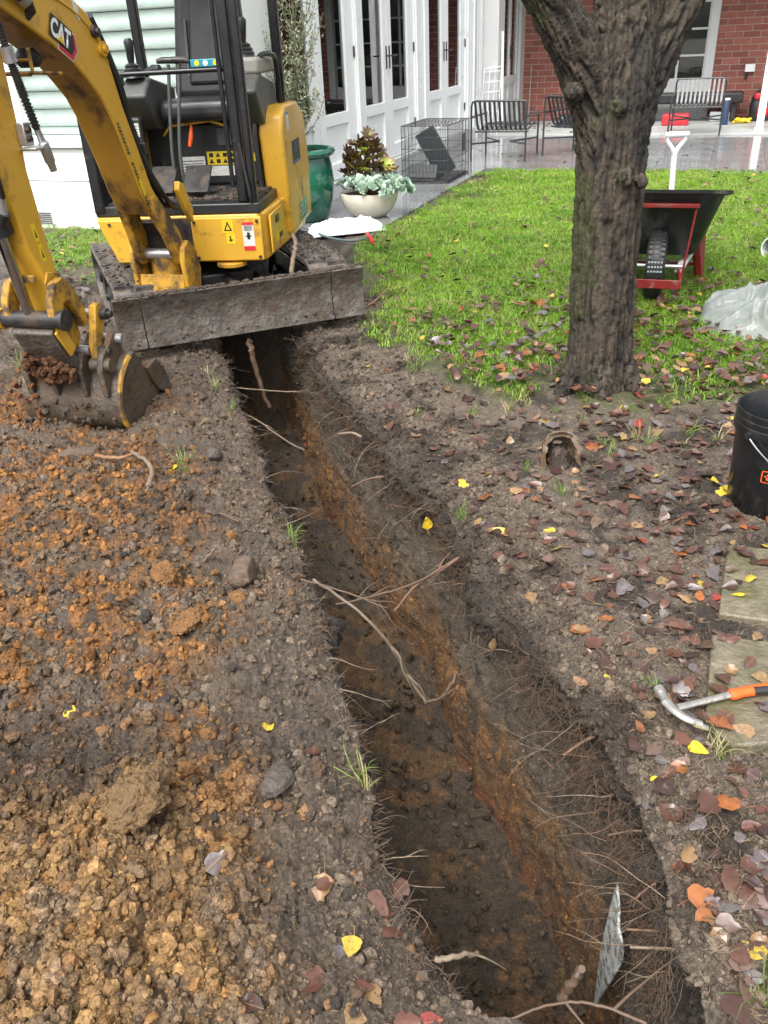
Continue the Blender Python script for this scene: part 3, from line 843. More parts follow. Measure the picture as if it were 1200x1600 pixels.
def scatter_pts(n, box, seed):
    """points denser towards the camera"""
    r = np.random.default_rng(seed)
    y0, y1, = box
    y = y0 * (y1 / y0) ** r.random(n)
    w = 0.4 + 0.58 * y
    return r, (r.random(n) * 2 - 1) * w, y
r_, px, py = scatter_pts(150000, (0.66, 5.6), 5)
lm = lawn_mask(px, py)
left = px < xl_of(py) - 0.005
inside = (px > xl_rag(py)) & (px < xr_rag(py)) & (py > 0.83)
cl = _blob(px, py, CLAYB) + _blob(px, py, TANB)
strip_ = sstep(0.42, 0.12, xl_of(py) - px + 0.1 * fbm(px, py, 0.5, 6, 3, 41))
keep = (lm < 0.3) & ~((py < 0.92) & (px > xl_of(py) - 0.02) & (px < xr_of(py) + 0.02)) & ((left & (r_.random(len(px)) < (0.25 + 0.75 * np.clip(cl, 0, 1)) * (1 - 0.7 * strip_))) | ((~left) & (~inside) & (r_.random(len(px)) < 0.22)) | (inside & (r_.random(len(px)) < 0.2)))
px, py, inside, left = px[keep], py[keep], inside[keep], left[keep]
n = len(px)
size = 0.0015 * np.exp(r_.normal(0.2, 0.9, n)) * (1 + 0.5 * np.clip(_blob(px, py, TANB) + _blob(px, py, CLAYB), 0, 1)) * (0.6 + 0.32 * py)
size = np.clip(size, 0.0015, 0.015)
zf = np.interp(py, ys, floor_z) + 0.02
zz = np.where(inside, zf + 0.01, ground_z(px, py)) + size * 0.25
cc = soil_col(px, py) * (0.7 + 0.75 * r_.random((n, 1)))
big = r_.random(n) < 0.10
cc[big & left] = cc[big & left] * 0.5 + 0.5 * C_ORANGE * (0.7 + 0.6 * r_.random((int((big & left).sum()), 1)))
cc[inside] = W_FL * (0.6 + 0.9 * r_.random((int(inside.sum()), 1)))
cc = np.clip(cc, 0.01, 0.5)
scl = size[:, None] * (0.75 + 0.6 * r_.random((n, 3)))
# crumbs clinging to the trench walls and lips, taken from the sheet itself
colidx = np.arange(cols)
w3 = np.where(KIND == 3)[0]; w1 = np.where(KIND == 1)[0]; lipR = np.where(KIND == 4)[0][:60]; lipL = np.where(KIND == 0)[0][-60:]
rowsel = np.where((ys > 0.64) & (ys < 5.3))[0]
def pick_grid(nn_, cc_idx, wgt=None):
    a_ = r_.choice(rowsel, nn_); b_ = r_.choice(cc_idx, nn_); return a_, b_
ga, gb = [], []
for nn_, ci in ((26000, w3), (2500, w1), (7000, lipR), (3500, lipL)):
    a_, b_ = pick_grid(nn_, ci); k_ = np.ones(nn_, bool)
    if ci is w3 or ci is w1: k_ &= DF[a_, b_] > 0.4
    else: k_ &= ys[a_] > 0.8
    if ci is w3: k_ &= r_.random(nn_) < 0.22 + 0.78 * np.exp(Z[a_, b_] / 0.16)
    ga.append(a_[k_]); gb.append(b_[k_])
ga = np.concatenate(ga); gb = np.concatenate(gb); n2_ = len(ga)
P2 = np.stack([X[ga, gb], Y[ga, gb], Z[ga, gb]], 1)
up_ = np.exp(P2[:, 2] / 0.15)
sz2 = np.clip(0.0016 * np.exp(r_.normal(0.2, 0.6, n2_)) * (0.6 + 0.32 * P2[:, 1]) * (0.8 + 0.9 * up_), 0.0014, 0.016)
P2 += r_.normal(0, 0.35, (n2_, 3)) * sz2[:, None]
c2 = np.clip(colr[ga, gb] * (0.65 + 0.8 * r_.random((n2_, 1))), 0.008, 0.5)
px, py, zz = np.concatenate([px, P2[:, 0]]), np.concatenate([py, P2[:, 1]]), np.concatenate([zz, P2[:, 2]])
cc = np.vstack([cc, c2]); scl = np.vstack([scl, sz2[:, None] * (0.75 + 0.6 * r_.random((n2_, 3)))]); n = len(px)
gn_scatter('soil_crumbs', np.stack([px, py, zz], 1), r_.random((n, 3)) * 6.28, scl, r_.integers(0, 9, n), cc, clod_protos, 'loose crumbs of dark soil and orange clay beside the trench', 'soil')

# bigger clods one can pick out: parts of the ground
big_meshes = []
def clodmat(name, c):
    return pmat(name, c, 0.9, var=0.55, vs_=60, bump=0.010, bs=150, dirt=tuple(q * 0.4 for q in c), dirt_amt=0.5, dirt_scale=60, pos=True)
_cm = [clodmat('clay_clod', (0.22, 0.105, 0.033)), clodmat('tan_clod', (0.175, 0.105, 0.045)), clodmat('dark_clod', (0.045, 0.034, 0.026)), clodmat('brown_clod', (0.105, 0.066, 0.038))]
for k in range(4):
    for j in range(3):
        q = clod_mesh('clod', 300 + k * 10 + j, 3, 0.65); q.materials.clear(); q.materials.append(_cm[k]); big_meshes.append(q)
rr = random.Random(8)
cnt = 0
while cnt < 210:
    x = rr.uniform(0, 560); y = rr.uniform(640, 1590)
    p = G(x, y)
    if p.x > xl_of(p.y) - 0.03 or float(lawn_mask(np.array([p.x]), np.array([p.y]))[0]) > 0.2: continue
    cw = float(_blob(np.array([p.x]), np.array([p.y]), CLAYB)[0]); tw_ = float(_blob(np.array([p.x]), np.array([p.y]), TANB)[0])
    k = 1 if tw_ > 0.45 else (0 if rr.random() < cw * 0.75 else (3 if rr.random() < 0.5 else 2))
    sz = rr.uniform(0.008, 0.016) * (1.6 if rr.random() < 0.12 else 1.0) * (0.9 if k == 1 else 0.85)
    o = link('clod', big_meshes[k * 3 + rr.randrange(3)], None, ground, (p.x, p.y, gz(p.x, p.y) + sz * 0.25))
    o.rotation_euler = (rr.uniform(0, 6), rr.uniform(0, 6), rr.uniform(0, 6)); o.scale = (sz * rr.uniform(0.8, 1.4), sz, sz * rr.uniform(0.65, 0.95))
    cnt += 1

# stones and large lumps, one by one
def stone_mesh(name, seed, mat, planes=9, rough=0.10):
    """angular stone: a ball cut by random planes"""
    r = random.Random(seed)
    bm = bmesh.new(); bmesh.ops.create_icosphere(bm, subdivisions=4, radius=1.0)
    ns = [(Vector((r.gauss(0, 1), r.gauss(0, 1), r.gauss(0, 1))).normalized(), r.uniform(0.55, 0.85)) for _ in range(planes)]
    for v in bm.verts:
        for nn, dd in ns:
            q = v.co.dot(nn) - dd
            if q > 0: v.co -= nn * q * 0.95
    co = np.array([v.co for v in bm.verts])
    dsp = rough * 2.2 * fbm(co[:, 0], co[:, 1], co[:, 2], 3, 5, seed, 0.6)
    for v, q in zip(bm.verts, dsp): v.co *= 1 + q
    mm = bpy.data.meshes.new(name); bm.to_mesh(mm); bm.free()
    mm.polygons.foreach_set('use_smooth', [True] * len(mm.polygons)); mm.materials.append(mat)
    return mm
st_brown = pmat('brown_stone', (0.10, 0.068, 0.046), 0.6, var=0.25, vs_=30, dirt=(0.08, 0.06, 0.045), dirt_amt=0.45, dirt_scale=40, bump=0.006, bs=120, pos=True)
st_grey = pmat('grey_stone', (0.075, 0.062, 0.050), 0.7, var=0.25, vs_=30, dirt=(0.05, 0.038, 0.03), dirt_amt=0.5, dirt_scale=40, bump=0.006, bs=120, pos=True)
def lump(name, px_, py_, sz, kind, label, seed, sc=(1, 1, 0.75), sink=0.3):
    p = G(px_, py_, 0.02)
    if kind in ('brown', 'grey'):
        mm = stone_mesh(name, seed, st_brown if kind == 'brown' else st_grey)
    else:
        mm = clod_mesh(name, seed, 5, 0.5); mm.materials.clear(); mm.materials.append(_cm[{'clay': 0, 'tan': 1, 'dark': 2}[kind]])
    o = link(name, mm, None, None, (p.x, p.y, gz(p.x, p.y) + sz * sc[2] * (1 - 2 * sink)))
    o.scale = (sz * sc[0], sz * sc[1], sz * sc[2]); o.rotation_euler = (0, 0, random.Random(seed).uniform(0, 6))
    return tag(o, label, 'stone' if kind in ('brown', 'grey') else 'clod')
lump('stone', 381, 897, 0.060, 'brown', 'angular brown stone on the trench edge beside an orange clod', 3, (1, 0.9, 0.85), 0.1)
lump('stone', 432, 1222, 0.046, 'grey', 'large grey stone half sunk in dark soil left of the trench', 8, (1.1, 0.9, 0.7), 0.2)
lump('stone', 118, 690, 0.075, 'brown', 'long flat brown stone just under the digging bucket', 14, (1.3, 0.6, 0.4), 0.25)
lump('stone', 335, 715, 0.035, 'grey', 'small grey stone by the green leaf on the left bank', 17, (1, 1, 0.7), 0.2)
lump('clod', 228, 1300, 0.075, 'tan', 'big tan lump of clay at the top of the tipped heap', 21, (1, 0.9, 0.9), 0.12)
lump('clod', 372, 937, 0.026, 'clay', 'bright orange clod just below the brown stone', 22, (1.1, 0.9, 0.8), 0.1)
lump('clod', 335, 1248, 0.028, 'clay', 'orange clay clod left of the large grey stone, the lower of two', 23)
lump('clod', 362, 1215, 0.024, 'clay', 'orange clay clod left of the large grey stone, the upper of two', 24)
lump('clod', 262, 905, 0.050, 'clay', 'orange brown lump of earth left of the brown stone', 25, (1.1, 0.9, 0.75))
lump('clod', 290, 985, 0.045, 'clay', 'flat slab of orange clay with a dark rim', 26, (1.4, 0.9, 0.45))
lump('clod', 258, 1085, 0.04, 'dark', 'dark crumbly clod between patches of orange clay', 27)
lump('clod', 290, 1215, 0.032, 'clay', 'small orange clod above the big tan lump', 28, (0.8, 0.9, 0.9))
lump('clod', 325, 1140, 0.022, 'clay', 'orange clod on dark soil beneath the flat clay slab', 29)

# ================================================================== HOUSE
AX = (D1, N1, V(0, 0, 1))                        # s, u, z axes
def hbox(mb, s0, s1, u0, u1, z0, z1):
    return mb.box(SU((s0 + s1) / 2, (u0 + u1) / 2, (z0 + z1) / 2), (s1 - s0, u1 - u0, z1 - z0), AX)

house = thing('house', 'white painted house with three pairs of glazed french doors behind the digger', 'house', SU(0, -2, 0))
SC = -3.745                                       # corner with the window wall
m = MB()
for s0, s1 in ((SC + 0.2, -3.06), (-1.15, -1.08), (0.8, 1.216), (3.14, 4.09)):
    hbox(m, s0, s1, -0.2, 0.0, 0.16, 2.36)
hbox(m, SC + 0.2, 4.09, -0.2, 0.0, 2.36, 3.3)
m.build('wall', M['white'], house, 30)
m = MB(); hbox(m, SC, 4.11, -0.22, 0.03, -0.06, 0.158)
m.build('plinth', M['greywhite'], house, 30, bevel=0.006)
m = MB(); hbox(m, SC - 0.1, 4.2, -6.5, 0.12, 3.303, 3.40)
m.build('eave', M['white'], house, 30)
# thin mouldings on the posts between the doors
for s0 in (-1.135, 0.83, 1.15, 3.2, 3.55):
    m = MB(); hbox(m, s0, s0 + 0.035, 0.0005, 0.018, 0.165, 2.355); m.build('moulding', M['white'], house, 30)
m = MB(); m.tube([SU(3.67, 0.03, 3.2), SU(3.67, 0.03, 0.75)], 0.022, 10); m.tube([SU(3.67, 0.03, 0.73), SU(3.67, 0.03, 0.0)], 0.026, 10)
m.build('drain_pipe', M['greywhite'], house, 40)

def french_leaf(a, b, ga, gb, hinge_right, handle_s=None):
    m = MB(); u0, u1 = -0.075, -0.022; z0, z1 = 0.165, 2.352
    hbox(m, a + 0.003, ga, u0, u1, z0, z1); hbox(m, gb, b - 0.003, u0, u1, z0, z1)
    hbox(m, ga, gb, u0, u1, z0, 0.32); hbox(m, ga, gb, u0, u1, 0.68, 0.79); hbox(m, ga, gb, u0, u1, 2.25, z1)
    d = m.build('door', M['white'], house, 30, bevel=0.004)
    m = MB(); hbox(m, ga, gb, -0.064, -0.052, 0.32, 0.68)
    m.build('panel', M['white'], d, 30)
    m = MB(); hbox(m, ga, gb, -0.052, -0.047, 0.79, 2.25)
    m.build('pane', M['glass'], d, 30)
    for z in (0.49, 1.33, 2.1):
        m = MB(); hs = b - 0.012 if hinge_right else a + 0.012
        m.cyl(SU(hs, -0.012, z - 0.05), SU(hs, -0.012, z + 0.05), 0.009, 8)
        m.build('hinge', M['darksteel'], d, 40)
    if handle_s is not None:
        m = MB(); hbox(m, handle_s - 0.012, handle_s + 0.012, -0.022, -0.012, 1.13, 1.36)
        m.tube(bez([SU(handle_s, -0.012, 1.26), SU(handle_s, 0.035, 1.26), SU(handle_s + (0.1 if hinge_right else -0.1), 0.04, 1.262)], 5), 0.009, 8)
        m.build('handle', M['darksteel'], d, 40)
for a, b, ga, gb, hr_, hs in ((-3.06, -2.115, -2.835, -2.256, False, None), (-2.11, -1.15, -1.968, -1.375, True, None),
                              (-1.08, -0.135, -0.856, -0.276, False, -0.18), (-0.13, 0.80, 0.011, 0.575, True, -0.08),
                              (1.216, 2.14, 1.441, 1.98, False, 2.085), (2.145, 3.14, 2.305, 2.916, True, 2.2)):
    french_leaf(a, b, ga, gb, hr_, hs)

# inside, seen through the panes
def quad_uv(name, pts, mat, parent, su=1.0, sv=1.0):
    off = parent_off(parent)
    me = bpy.data.meshes.new(name); me.from_pydata([Vector(p) - off for p in pts], [], [(0, 1, 2, 3)])
    uv = me.uv_layers.new(name='UVMap')
    for i, c in enumerate(((0, 0), (su, 0), (su, sv), (0, sv))): uv.data[i].uv = c
    return link(name, me, mat, parent)
quad_uv('room_wall', [SU(SC + 0.2, -3.2, 0.1), SU(6, -3.2, 0.1), SU(6, -3.2, 3.2), SU(SC + 0.2, -3.2, 3.2)], M['innerbrick'], house, 9.7, 3.1)
quad_uv('room_wall', [SU(5.5, -3.2, 0.1), SU(5.5, -0.1, 0.1), SU(5.5, -0.1, 3.2), SU(5.5, -3.2, 3.2)], M['innerbrick'], house, 3.1, 3.1)
quad_uv('room_floor', [SU(SC + 0.2, -3.2, 0.14), SU(6, -3.2, 0.14), SU(6, -0.2, 0.14), SU(SC + 0.2, -0.2, 0.14)], M['wood'], house)
quad_uv('room_ceiling', [SU(SC + 0.2, -3.2, 3.1), SU(6, -3.2, 3.1), SU(6, -0.1, 3.1), SU(SC + 0.2, -0.1, 3.1)], M['interior'], house)
def curtain(s0, s1, u, name='curtain'):
    me_v = []; me_f = []; nn = 40
    for i in range(nn + 1):
        s_ = s0 + (s1 - s0) * i / nn; uu = u + 0.03 * math.sin(i * 0.9) + 0.012 * math.sin(i * 2.3)
        me_v += [SU(s_, uu, 0.2), SU(s_, uu, 2.6)]
        if i: me_f.append((2 * i - 2, 2 * i, 2 * i + 1, 2 * i - 1))
    q = MB(); q.add(me_v, me_f); q.build(name, M['curtain'], house, 60)
curtain(0.18, 0.42, -0.22); curtain(2.45, 2.95, -0.2); curtain(-1.45, -1.25, -0.25)
# sofa and shelves in the room
def cushion_box(c, size, rz_ax, seed=0):
    q = MB(); q.box(c, size, rz_ax); return q
sofa = thing('sofa', 'pale mint sofa seen through the left glazed doors', 'sofa', SU(-2.0, -0.9, 0.14))
m = MB(); hbox(m, -2.95, -0.95, -1.35, -0.45, 0.2, 0.62); m.build('seat', M['mint'], sofa, 40, bevel=0.07, seg=4)
m = MB(); hbox(m, -2.95, -0.95, -0.48, -0.26, 0.5, 1.06); m.build('backrest', M['mint'], sofa, 40, bevel=0.07, seg=4)
m = MB(); hbox(m, -2.05, -1.55, -0.70, -0.50, 0.75, 1.28); m.build('cushion', M['mint'], sofa, 40, bevel=0.06, seg=4)
shelf = thing('bookshelf', 'dark bookshelf with a framed picture behind the middle glazed doors', 'shelf', SU(0.6, -2.4, 0.14))
m = MB(); hbox(m, 0.4, 0.44, -2.6, -2.25, 0.15, 2.5); hbox(m, 2.6, 2.64, -2.6, -2.25, 0.15, 2.5); hbox(m, 0.44, 2.6, -2.62, -2.6, 0.15, 2.5)
m.build('side_panel', M['interior'], shelf, 30)
for z in (0.5, 0.95, 1.35, 1.75, 2.15):
    m = MB(); hbox(m, 0.44, 2.6, -2.6, -2.25, z, z + 0.03); m.build('shelf_board', M['wood'], shelf, 30)
for i, (s_, z, w, h, mt) in enumerate(((0.8, 0.98, 0.3, 0.2, 'wood'), (1.3, 1.38, 0.25, 0.22, 'wood'), (0.75, 1.78, 0.22, 0.28, 'beige'), (1.6, 0.98, 0.35, 0.25, 'blue'), (1.9, 1.78, 0.3, 0.2, 'wood'))):
    m = MB(); hbox(m, s_, s_ + w, -2.5, -2.33, z + 0.002, z + h); m.build('book_row', M[mt], shelf, 30)
m = MB(); hbox(m, 0.9, 1.25, -2.3, -2.27, 1.79, 2.08); pf = m.build('picture_frame', M['wood'], shelf, 30)
m = MB(); hbox(m, 0.93, 1.22, -2.27, -2.262, 1.82, 2.05); m.build('picture', M['beige'], pf, 30)

# ---- window wall (left), plane s = SC, faces the camera
def wbox(mb, u0, u1, d0, d1, z0, z1):
    """d = distance in front of the wall plane"""
    return hbox(mb, SC - d1, SC - d0, u0, u1, z0, z1)
m = MB()
wbox(m, -5.5, 0.0, -0.2, 0.0, 0.2, 0.70); wbox(m, -5.5, -2.28, -0.2, 0.0, 0.70, 3.3); wbox(m, -0.25, 0.0, -0.2, 0.0, 0.70, 3.3); wbox(m, -2.28, -0.25, -0.2, 0.0, 2.5, 3.3)
m.build('wall', M['white'], house, 30)
m = MB(); wbox(m, -5.5, 0.03, -0.2, 0.03, -0.06, 0.198); m.build('plinth', M['render'], house, 30, bevel=0.008)
for z0, z1, d in ((0.205, 0.415, 0.014), (0.422, 0.69, 0.022)):
    m = MB(); wbox(m, -5.4, -0.02, 0.0, d, z0, z1); m.build('board', M['white'], house, 30, bevel=0.004)
win = None
m = MB(); wbox(m, -2.28, -2.19, -0.12, 0.03, 0.80, 2.5); wbox(m, -0.34, -0.25, -0.12, 0.03, 0.80, 2.5); wbox(m, -2.19, -0.34, -0.12, 0.03, 2.4, 2.5)
win = m.build('window', M['white'], house, 30, bevel=0.004)
m = MB(); wbox(m, -2.32, -0.21, -0.1, 0.07, 0.705, 0.80); m.build('sill', M['white'], win, 30, bevel=0.008)
z = 0.803
while z < 2.38:
    m = MB(); hh = 0.142 if z > 0.81 else 0.066
    nn = 24; vs_ = []; fs_ = []
    for i in range(nn + 1):
        u_ = -2.19 + 1.85 * i / nn
        w = 0.006 * math.sin(i * 1.3 + z * 9) + 0.004 * math.sin(i * 0.47 + z * 31)
        for k, (zz, dd) in enumerate(((z + 0.002, 0.012), (z + 0.012, 0.024), (z + hh * 0.5, 0.008 + w), (z + hh - 0.014, 0.004), (z + hh - 0.002, 0.014))):
            vs_.append(SU(SC + 0.075 - dd, u_, zz))
        if i:
            for k in range(4):
                a = (i - 1) * 5 + k; fs_.append((a, a + 5, a + 6, a + 1))
    m.add(vs_, fs_); m.build('blind_panel', M['blind'], win, 80)
    z += hh
m = MB(); wbox(m, -2.33, -2.10, 0.03, 0.036, 0.03, 0.15); vt = m.build('vent', M['greywhite'], house, 30)
for i in range(6):
    m = MB(); wbox(m, -2.32, -2.11, 0.037, 0.041, 0.042 + i * 0.018, 0.050 + i * 0.018); m.build('slot', M['darksteel'], vt, 30)
m = MB(); hbox(m, SC + 0.2, 4.0, -6.4, -6.3, 0, 3.3); hbox(m, SC + 0.2, 5.9, -3.45, -3.3, 0, 3.3); m.build('back_wall', M['white'], house, 30)

# ---- return and porch door wall
m = MB(); hbox(m, 4.115, 4.30, -0.2, 0.245, -0.06, 3.3); hbox(m, 4.30, 4.5, -0.2, 0.245, 0.05, 3.3); hbox(m, 4.5, 6.0, -0.2, 0.245, 2.2, 3.3); hbox(m, 5.75, 6.0, -0.2, 0.24, 0.05, 2.2)
m.build('porch_wall', M['greywhite'], house, 30)
m = MB()
for s0, s1 in ((4.5, 4.62), (5.08, 5.18), (5.62, 5.75)): hbox(m, s0, s1, 0.15, 0.20, 0.05, 2.2)
for s0, s1 in ((4.62, 5.08), (5.18, 5.62)):
    hbox(m, s0, s1, 0.15, 0.20, 0.05, 0.22); hbox(m, s0, s1, 0.15, 0.20, 0.68, 0.80); hbox(m, s0, s1, 0.15, 0.20, 2.1, 2.2)
pd = m.build('door', M['greywhite'], house, 30, bevel=0.004)
for s0, s1 in ((4.62, 5.08), (5.18, 5.62)):
    m = MB(); hbox(m, s0, s1, 0.165, 0.175, 0.22, 0.68); m.build('panel', M['greywhite'], pd, 30)
    m = MB(); hbox(m, s0, s1, 0.17, 0.176, 0.80, 2.1); m.build('pane', M['glass'], pd, 30)
m = MB(); m.cyl(SU(5.13, 0.21, 1.05), SU(5.13, 0.21, 1.25), 0.012, 8); m.tube([SU(5.13, 0.2, 1.15), SU(5.13, 0.26, 1.15), SU(5.03, 0.26, 1.15)], 0.01, 8); m.build('handle', M['darksteel'], pd, 40)

# ---- brick wall at the back of the porch
SB = 6.0
bw = thing('brick_wall', 'red brick wall with pale mortar at the back of the porch', 'wall', SU(SB, 3, 0))
m = MB()
hbox(m, SB, SB + 0.2, 0.2, 1.4, -0.1, 3.3); hbox(m, SB, SB + 0.2, 3.39, 9.0, -0.1, 3.3); hbox(m, SB, SB + 0.2, 1.4, 3.39, 2.25, 3.3)
m.build('mortar', M['mortar'], bw, 30)
BL, BH, J = 0.257, 0.0925, 0.011
bmB = MB(); bmB.box((0, 0, 0), (0.02, BL - J, BH - J), (D1, N1, V(0, 0, 1)))
_mb = bmesh.new(); _t = bpy.data.meshes.new('t'); _t.from_pydata(bmB.v, [], bmB.f); _mb.from_mesh(_t)
bmesh.ops.bevel(_mb, geom=list(_mb.edges), offset=0.003, segments=1, affect='EDGES')
brick_me = bpy.data.meshes.new('brick'); _mb.to_mesh(brick_me); _mb.free(); brick_me.materials.append(M['brick'])
half = MB(); half.box((0, 0, 0), (0.02, BL / 2 - J, BH - J), (D1, N1, V(0, 0, 1))); half_me = half.mesh('brick', 30); half_me.materials.append(M['brick'])
rest = MB(); nb = 0
rb = random.Random(4)
bo = parent_off(bw)
def put_brick(u, z, w, is_half=False):
    global nb
    visible = ((3.39 <= u <= 5.2) or u <= 1.4) and z < 2.05
    p = SU(SB - 0.001 + rb.uniform(-0.0015, 0.0015), u, z)
    if visible and nb < 300:
        o = link('brick', half_me if is_half else brick_me, None, bw, p - bo); nb += 1
    else:
        rest.box(p, (0.02, w - J, BH - J), (D1, N1, V(0, 0, 1)))
row = 0; z = 0.0
while z < 3.25:
    for (u0, u1) in ((0.25, 1.4), (3.39, 8.9)) if z < 2.2 else ((0.25, 8.9),):
        u = u0
        if row % 2: put_brick(u + BL / 4, z + BH / 2, BL / 2, True); u += BL / 2
        while u + BL <= u1 + 0.01:
            put_brick(u + BL / 2, z + BH / 2, BL); u += BL
        if u1 - u > 0.09:
            put_brick(u + BL / 4, z + BH / 2, BL / 2, True)
    z += BH; row += 1
ro = rest.build('brick_rest', M['brick'], bw, 30); ro['kind'] = 'stuff'
# glazed porch doors in the brick wall
gd = thing('glazed_door', 'white glazed door with small panes set in the brick wall behind the tree', 'door', SU(SB, 2.4, 0))
m = MB()
for u0, u1 in ((1.4, 1.52), (3.25, 3.39)): hbox(m, SB - 0.03, SB + 0.1, u0, u1, -0.02, 2.25)
hbox(m, SB - 0.03, SB + 0.1, 1.52, 3.25, 2.13, 2.25)
m.build('frame', M['greywhite'], gd, 30, bevel=0.004)
m = MB(); hbox(m, SB + 0.0, SB + 0.05, 1.523, 3.247, 0.02, 0.62); m.build('panel', M['greywhite'], gd, 30)
m = MB()
us = [1.523, 1.95, 2.385, 2.82, 3.247]; zs = [0.62, 0.98, 1.36, 1.74, 2.13]
for u in us: hbox(m, SB + 0.0, SB + 0.04, u - 0.018 if u > 1.6 else u, u + 0.018 if u < 3.2 else u, 0.62, 2.129)
for i, z in enumerate(zs[:-1]):
    for k in range(4): hbox(m, SB + 0.004, SB + 0.036, us[k] + 0.018, us[k + 1] - 0.018, z - (0 if i == 0 else 0.015), z + (0.03 if i == 0 else 0.015))
m.build('glazing_bar', M['greywhite'], gd, 30)
for i in range(4):
    for k in range(4):
        m = MB(); hbox(m, SB + 0.018, SB + 0.022, us[k] + 0.01, us[k + 1] - 0.01, zs[i], zs[i + 1]); m.build('pane', M['glass'], gd, 30)
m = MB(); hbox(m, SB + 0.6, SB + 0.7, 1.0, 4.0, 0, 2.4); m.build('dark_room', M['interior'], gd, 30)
# tap box on the brick
tapb = thing('tap_box', 'small white tap box on the brick wall', 'tap', SU(SB, 3.95, 0.78))
m = MB(); hbox(m, SB - 0.07, SB - 0.015, 3.88, 4.03, 0.72, 0.83); m.build('box', M['white'], tapb, 30, bevel=0.005)
m = MB(); m.tube([SU(SB - 0.04, 3.92, 0.72), SU(SB - 0.05, 3.92, 0.66), SU(SB - 0.10, 3.91, 0.62)], 0.018, 8); m.build('spout', M['darksteel'], tapb, 40)
# porch roof and posts
pr = thing('porch_roof', 'white porch roof over the dry concrete strip', 'roof', SU(5, 4, 2.6))
m = MB(); hbox(m, 4.35, 6.2, 0.25, 9.0, 2.62, 2.70); m.build('sheet', M['greywhite'], pr, 30)
m = MB(); hbox(m, 4.25, 4.40, 0.25, 9.0, 2.45, 2.615); m.build('beam', M['white'], pr, 30)
for u, lab in ((4.19, 'white porch post at the right edge of the photo'), (1.80, 'white porch post hidden behind the tree trunk')):
    m = MB(); hbox(m, 4.27, 4.37, u - 0.05, u + 0.05, 0.03, 2.445); hbox(m, 4.255, 4.385, u - 0.065, u + 0.065, 0.031, 0.05)
    tag(m.build('porch_post', M['white'], None, 30, bevel=0.005), lab, 'post')

# ---- patio
m = MB(); hbox(m, 0.3, 3.75, 0.0, 10.0, -0.05, -0.012); hbox(m, -3.3, 0.3, 0.03, 1.05, -0.05, -0.012)
patio = m.build('patio', M['bluestone'], None, 30); tag(patio, kind='structure')
pv = MB(); pv.box((0, 0, 0), (0.571, 0.596, 0.02), AX); pv_me = pv.mesh('paver', 30); pv_me.materials.append(M['bluestone'])
pv2 = MB(); pv2.box((0, 0, 0), (0.594, 0.505, 0.02), AX); pv2_me = pv2.mesh('paver', 30); pv2_me.materials.append(M['bluestone'])
for i in range(6):
    for k in range(15):
        s_ = 0.3 + 0.575 * i + 0.29; u_ = 0.02 + 0.6 * k + 0.3
        o = link('paver', pv_me, None, patio, SU(s_, u_, -0.005 + rb.uniform(-0.001, 0.001))); o.scale = (1, 1, 1)
        o.rotation_euler = (rb.uniform(-0.003, 0.003), rb.uniform(-0.003, 0.003), 0)
for i in range(6):
    for k in range(2):
        o = link('paver', pv2_me, None, patio, SU(-3.29 + 0.598 * i + 0.3, 0.035 + 0.508 * k + 0.254, -0.005 + rb.uniform(-0.001, 0.001)))
        o.rotation_euler = (rb.uniform(-0.003, 0.003), rb.uniform(-0.003, 0.003), 0)
m = MB(); hbox(m, 3.752, 5.999, 0.25, 10.0, -0.05, 0.03)
tag(m.build('porch_floor', M['concrete'], None, 30, bevel=0.01), kind='structure')

# ================================================================== EXCAVATOR
EX = V(-1.02, 5.40, 0)
exc = thing('excavator', 'yellow mini excavator with black cab frame straddling the far end of the trench', 'excavator', EX)
# undercarriage frame
B0 = V(-0.691, 4.487, 0); UR = V(0.932, 0.361, 0).normalized(); UB = V(-0.361, 0.932, 0).normalized()
ZZ = V(0, 0, 1)
def UC(lat, b, z=0.0): return B0 + UR * lat + UB * b + ZZ * z
UAX = (UR, UB, ZZ)
# blade: curved plate
prof = [(0.0, 0.065), (0.012, 0.11), (0.030, 0.17), (0.034, 0.23), (0.024, 0.29), (0.005, 0.335), (0.042, 0.337), (0.062, 0.29), (0.068, 0.23), (0.062, 0.17), (0.048, 0.11), (0.03, 0.065)]
def blade_piece(l0, l1, name, parent, nseg=1, amp=0.0):
    m = MB()
    m.prism([UC(l0, b, z) for b, z in prof], UR * (l1 - l0))
    return m.build(name, M['steelmud'], parent, 40, bevel=0.004)
bl = blade_piece(-0.545, 0.50, 'blade', exc)
blade_piece(-0.69, -0.549, 'blade_extension', bl); blade_piece(0.504, 0.69, 'blade_extension', bl)
m = MB()
for l in (-0.25, 0.25): m.beam(UC(l, 0.06, 0.17), UC(l * 0.9, 0.55, 0.22), 0.07, 0.10)
m.build('blade_arm', M['steelmud'], exc, 30, bevel=0.006)
m = MB(); m.tube([UC(0.0, 0.08, 0.25), UC(0.0, 0.4, 0.28)], 0.028, 12); m.build('blade_cylinder', M['darksteel'], exc)
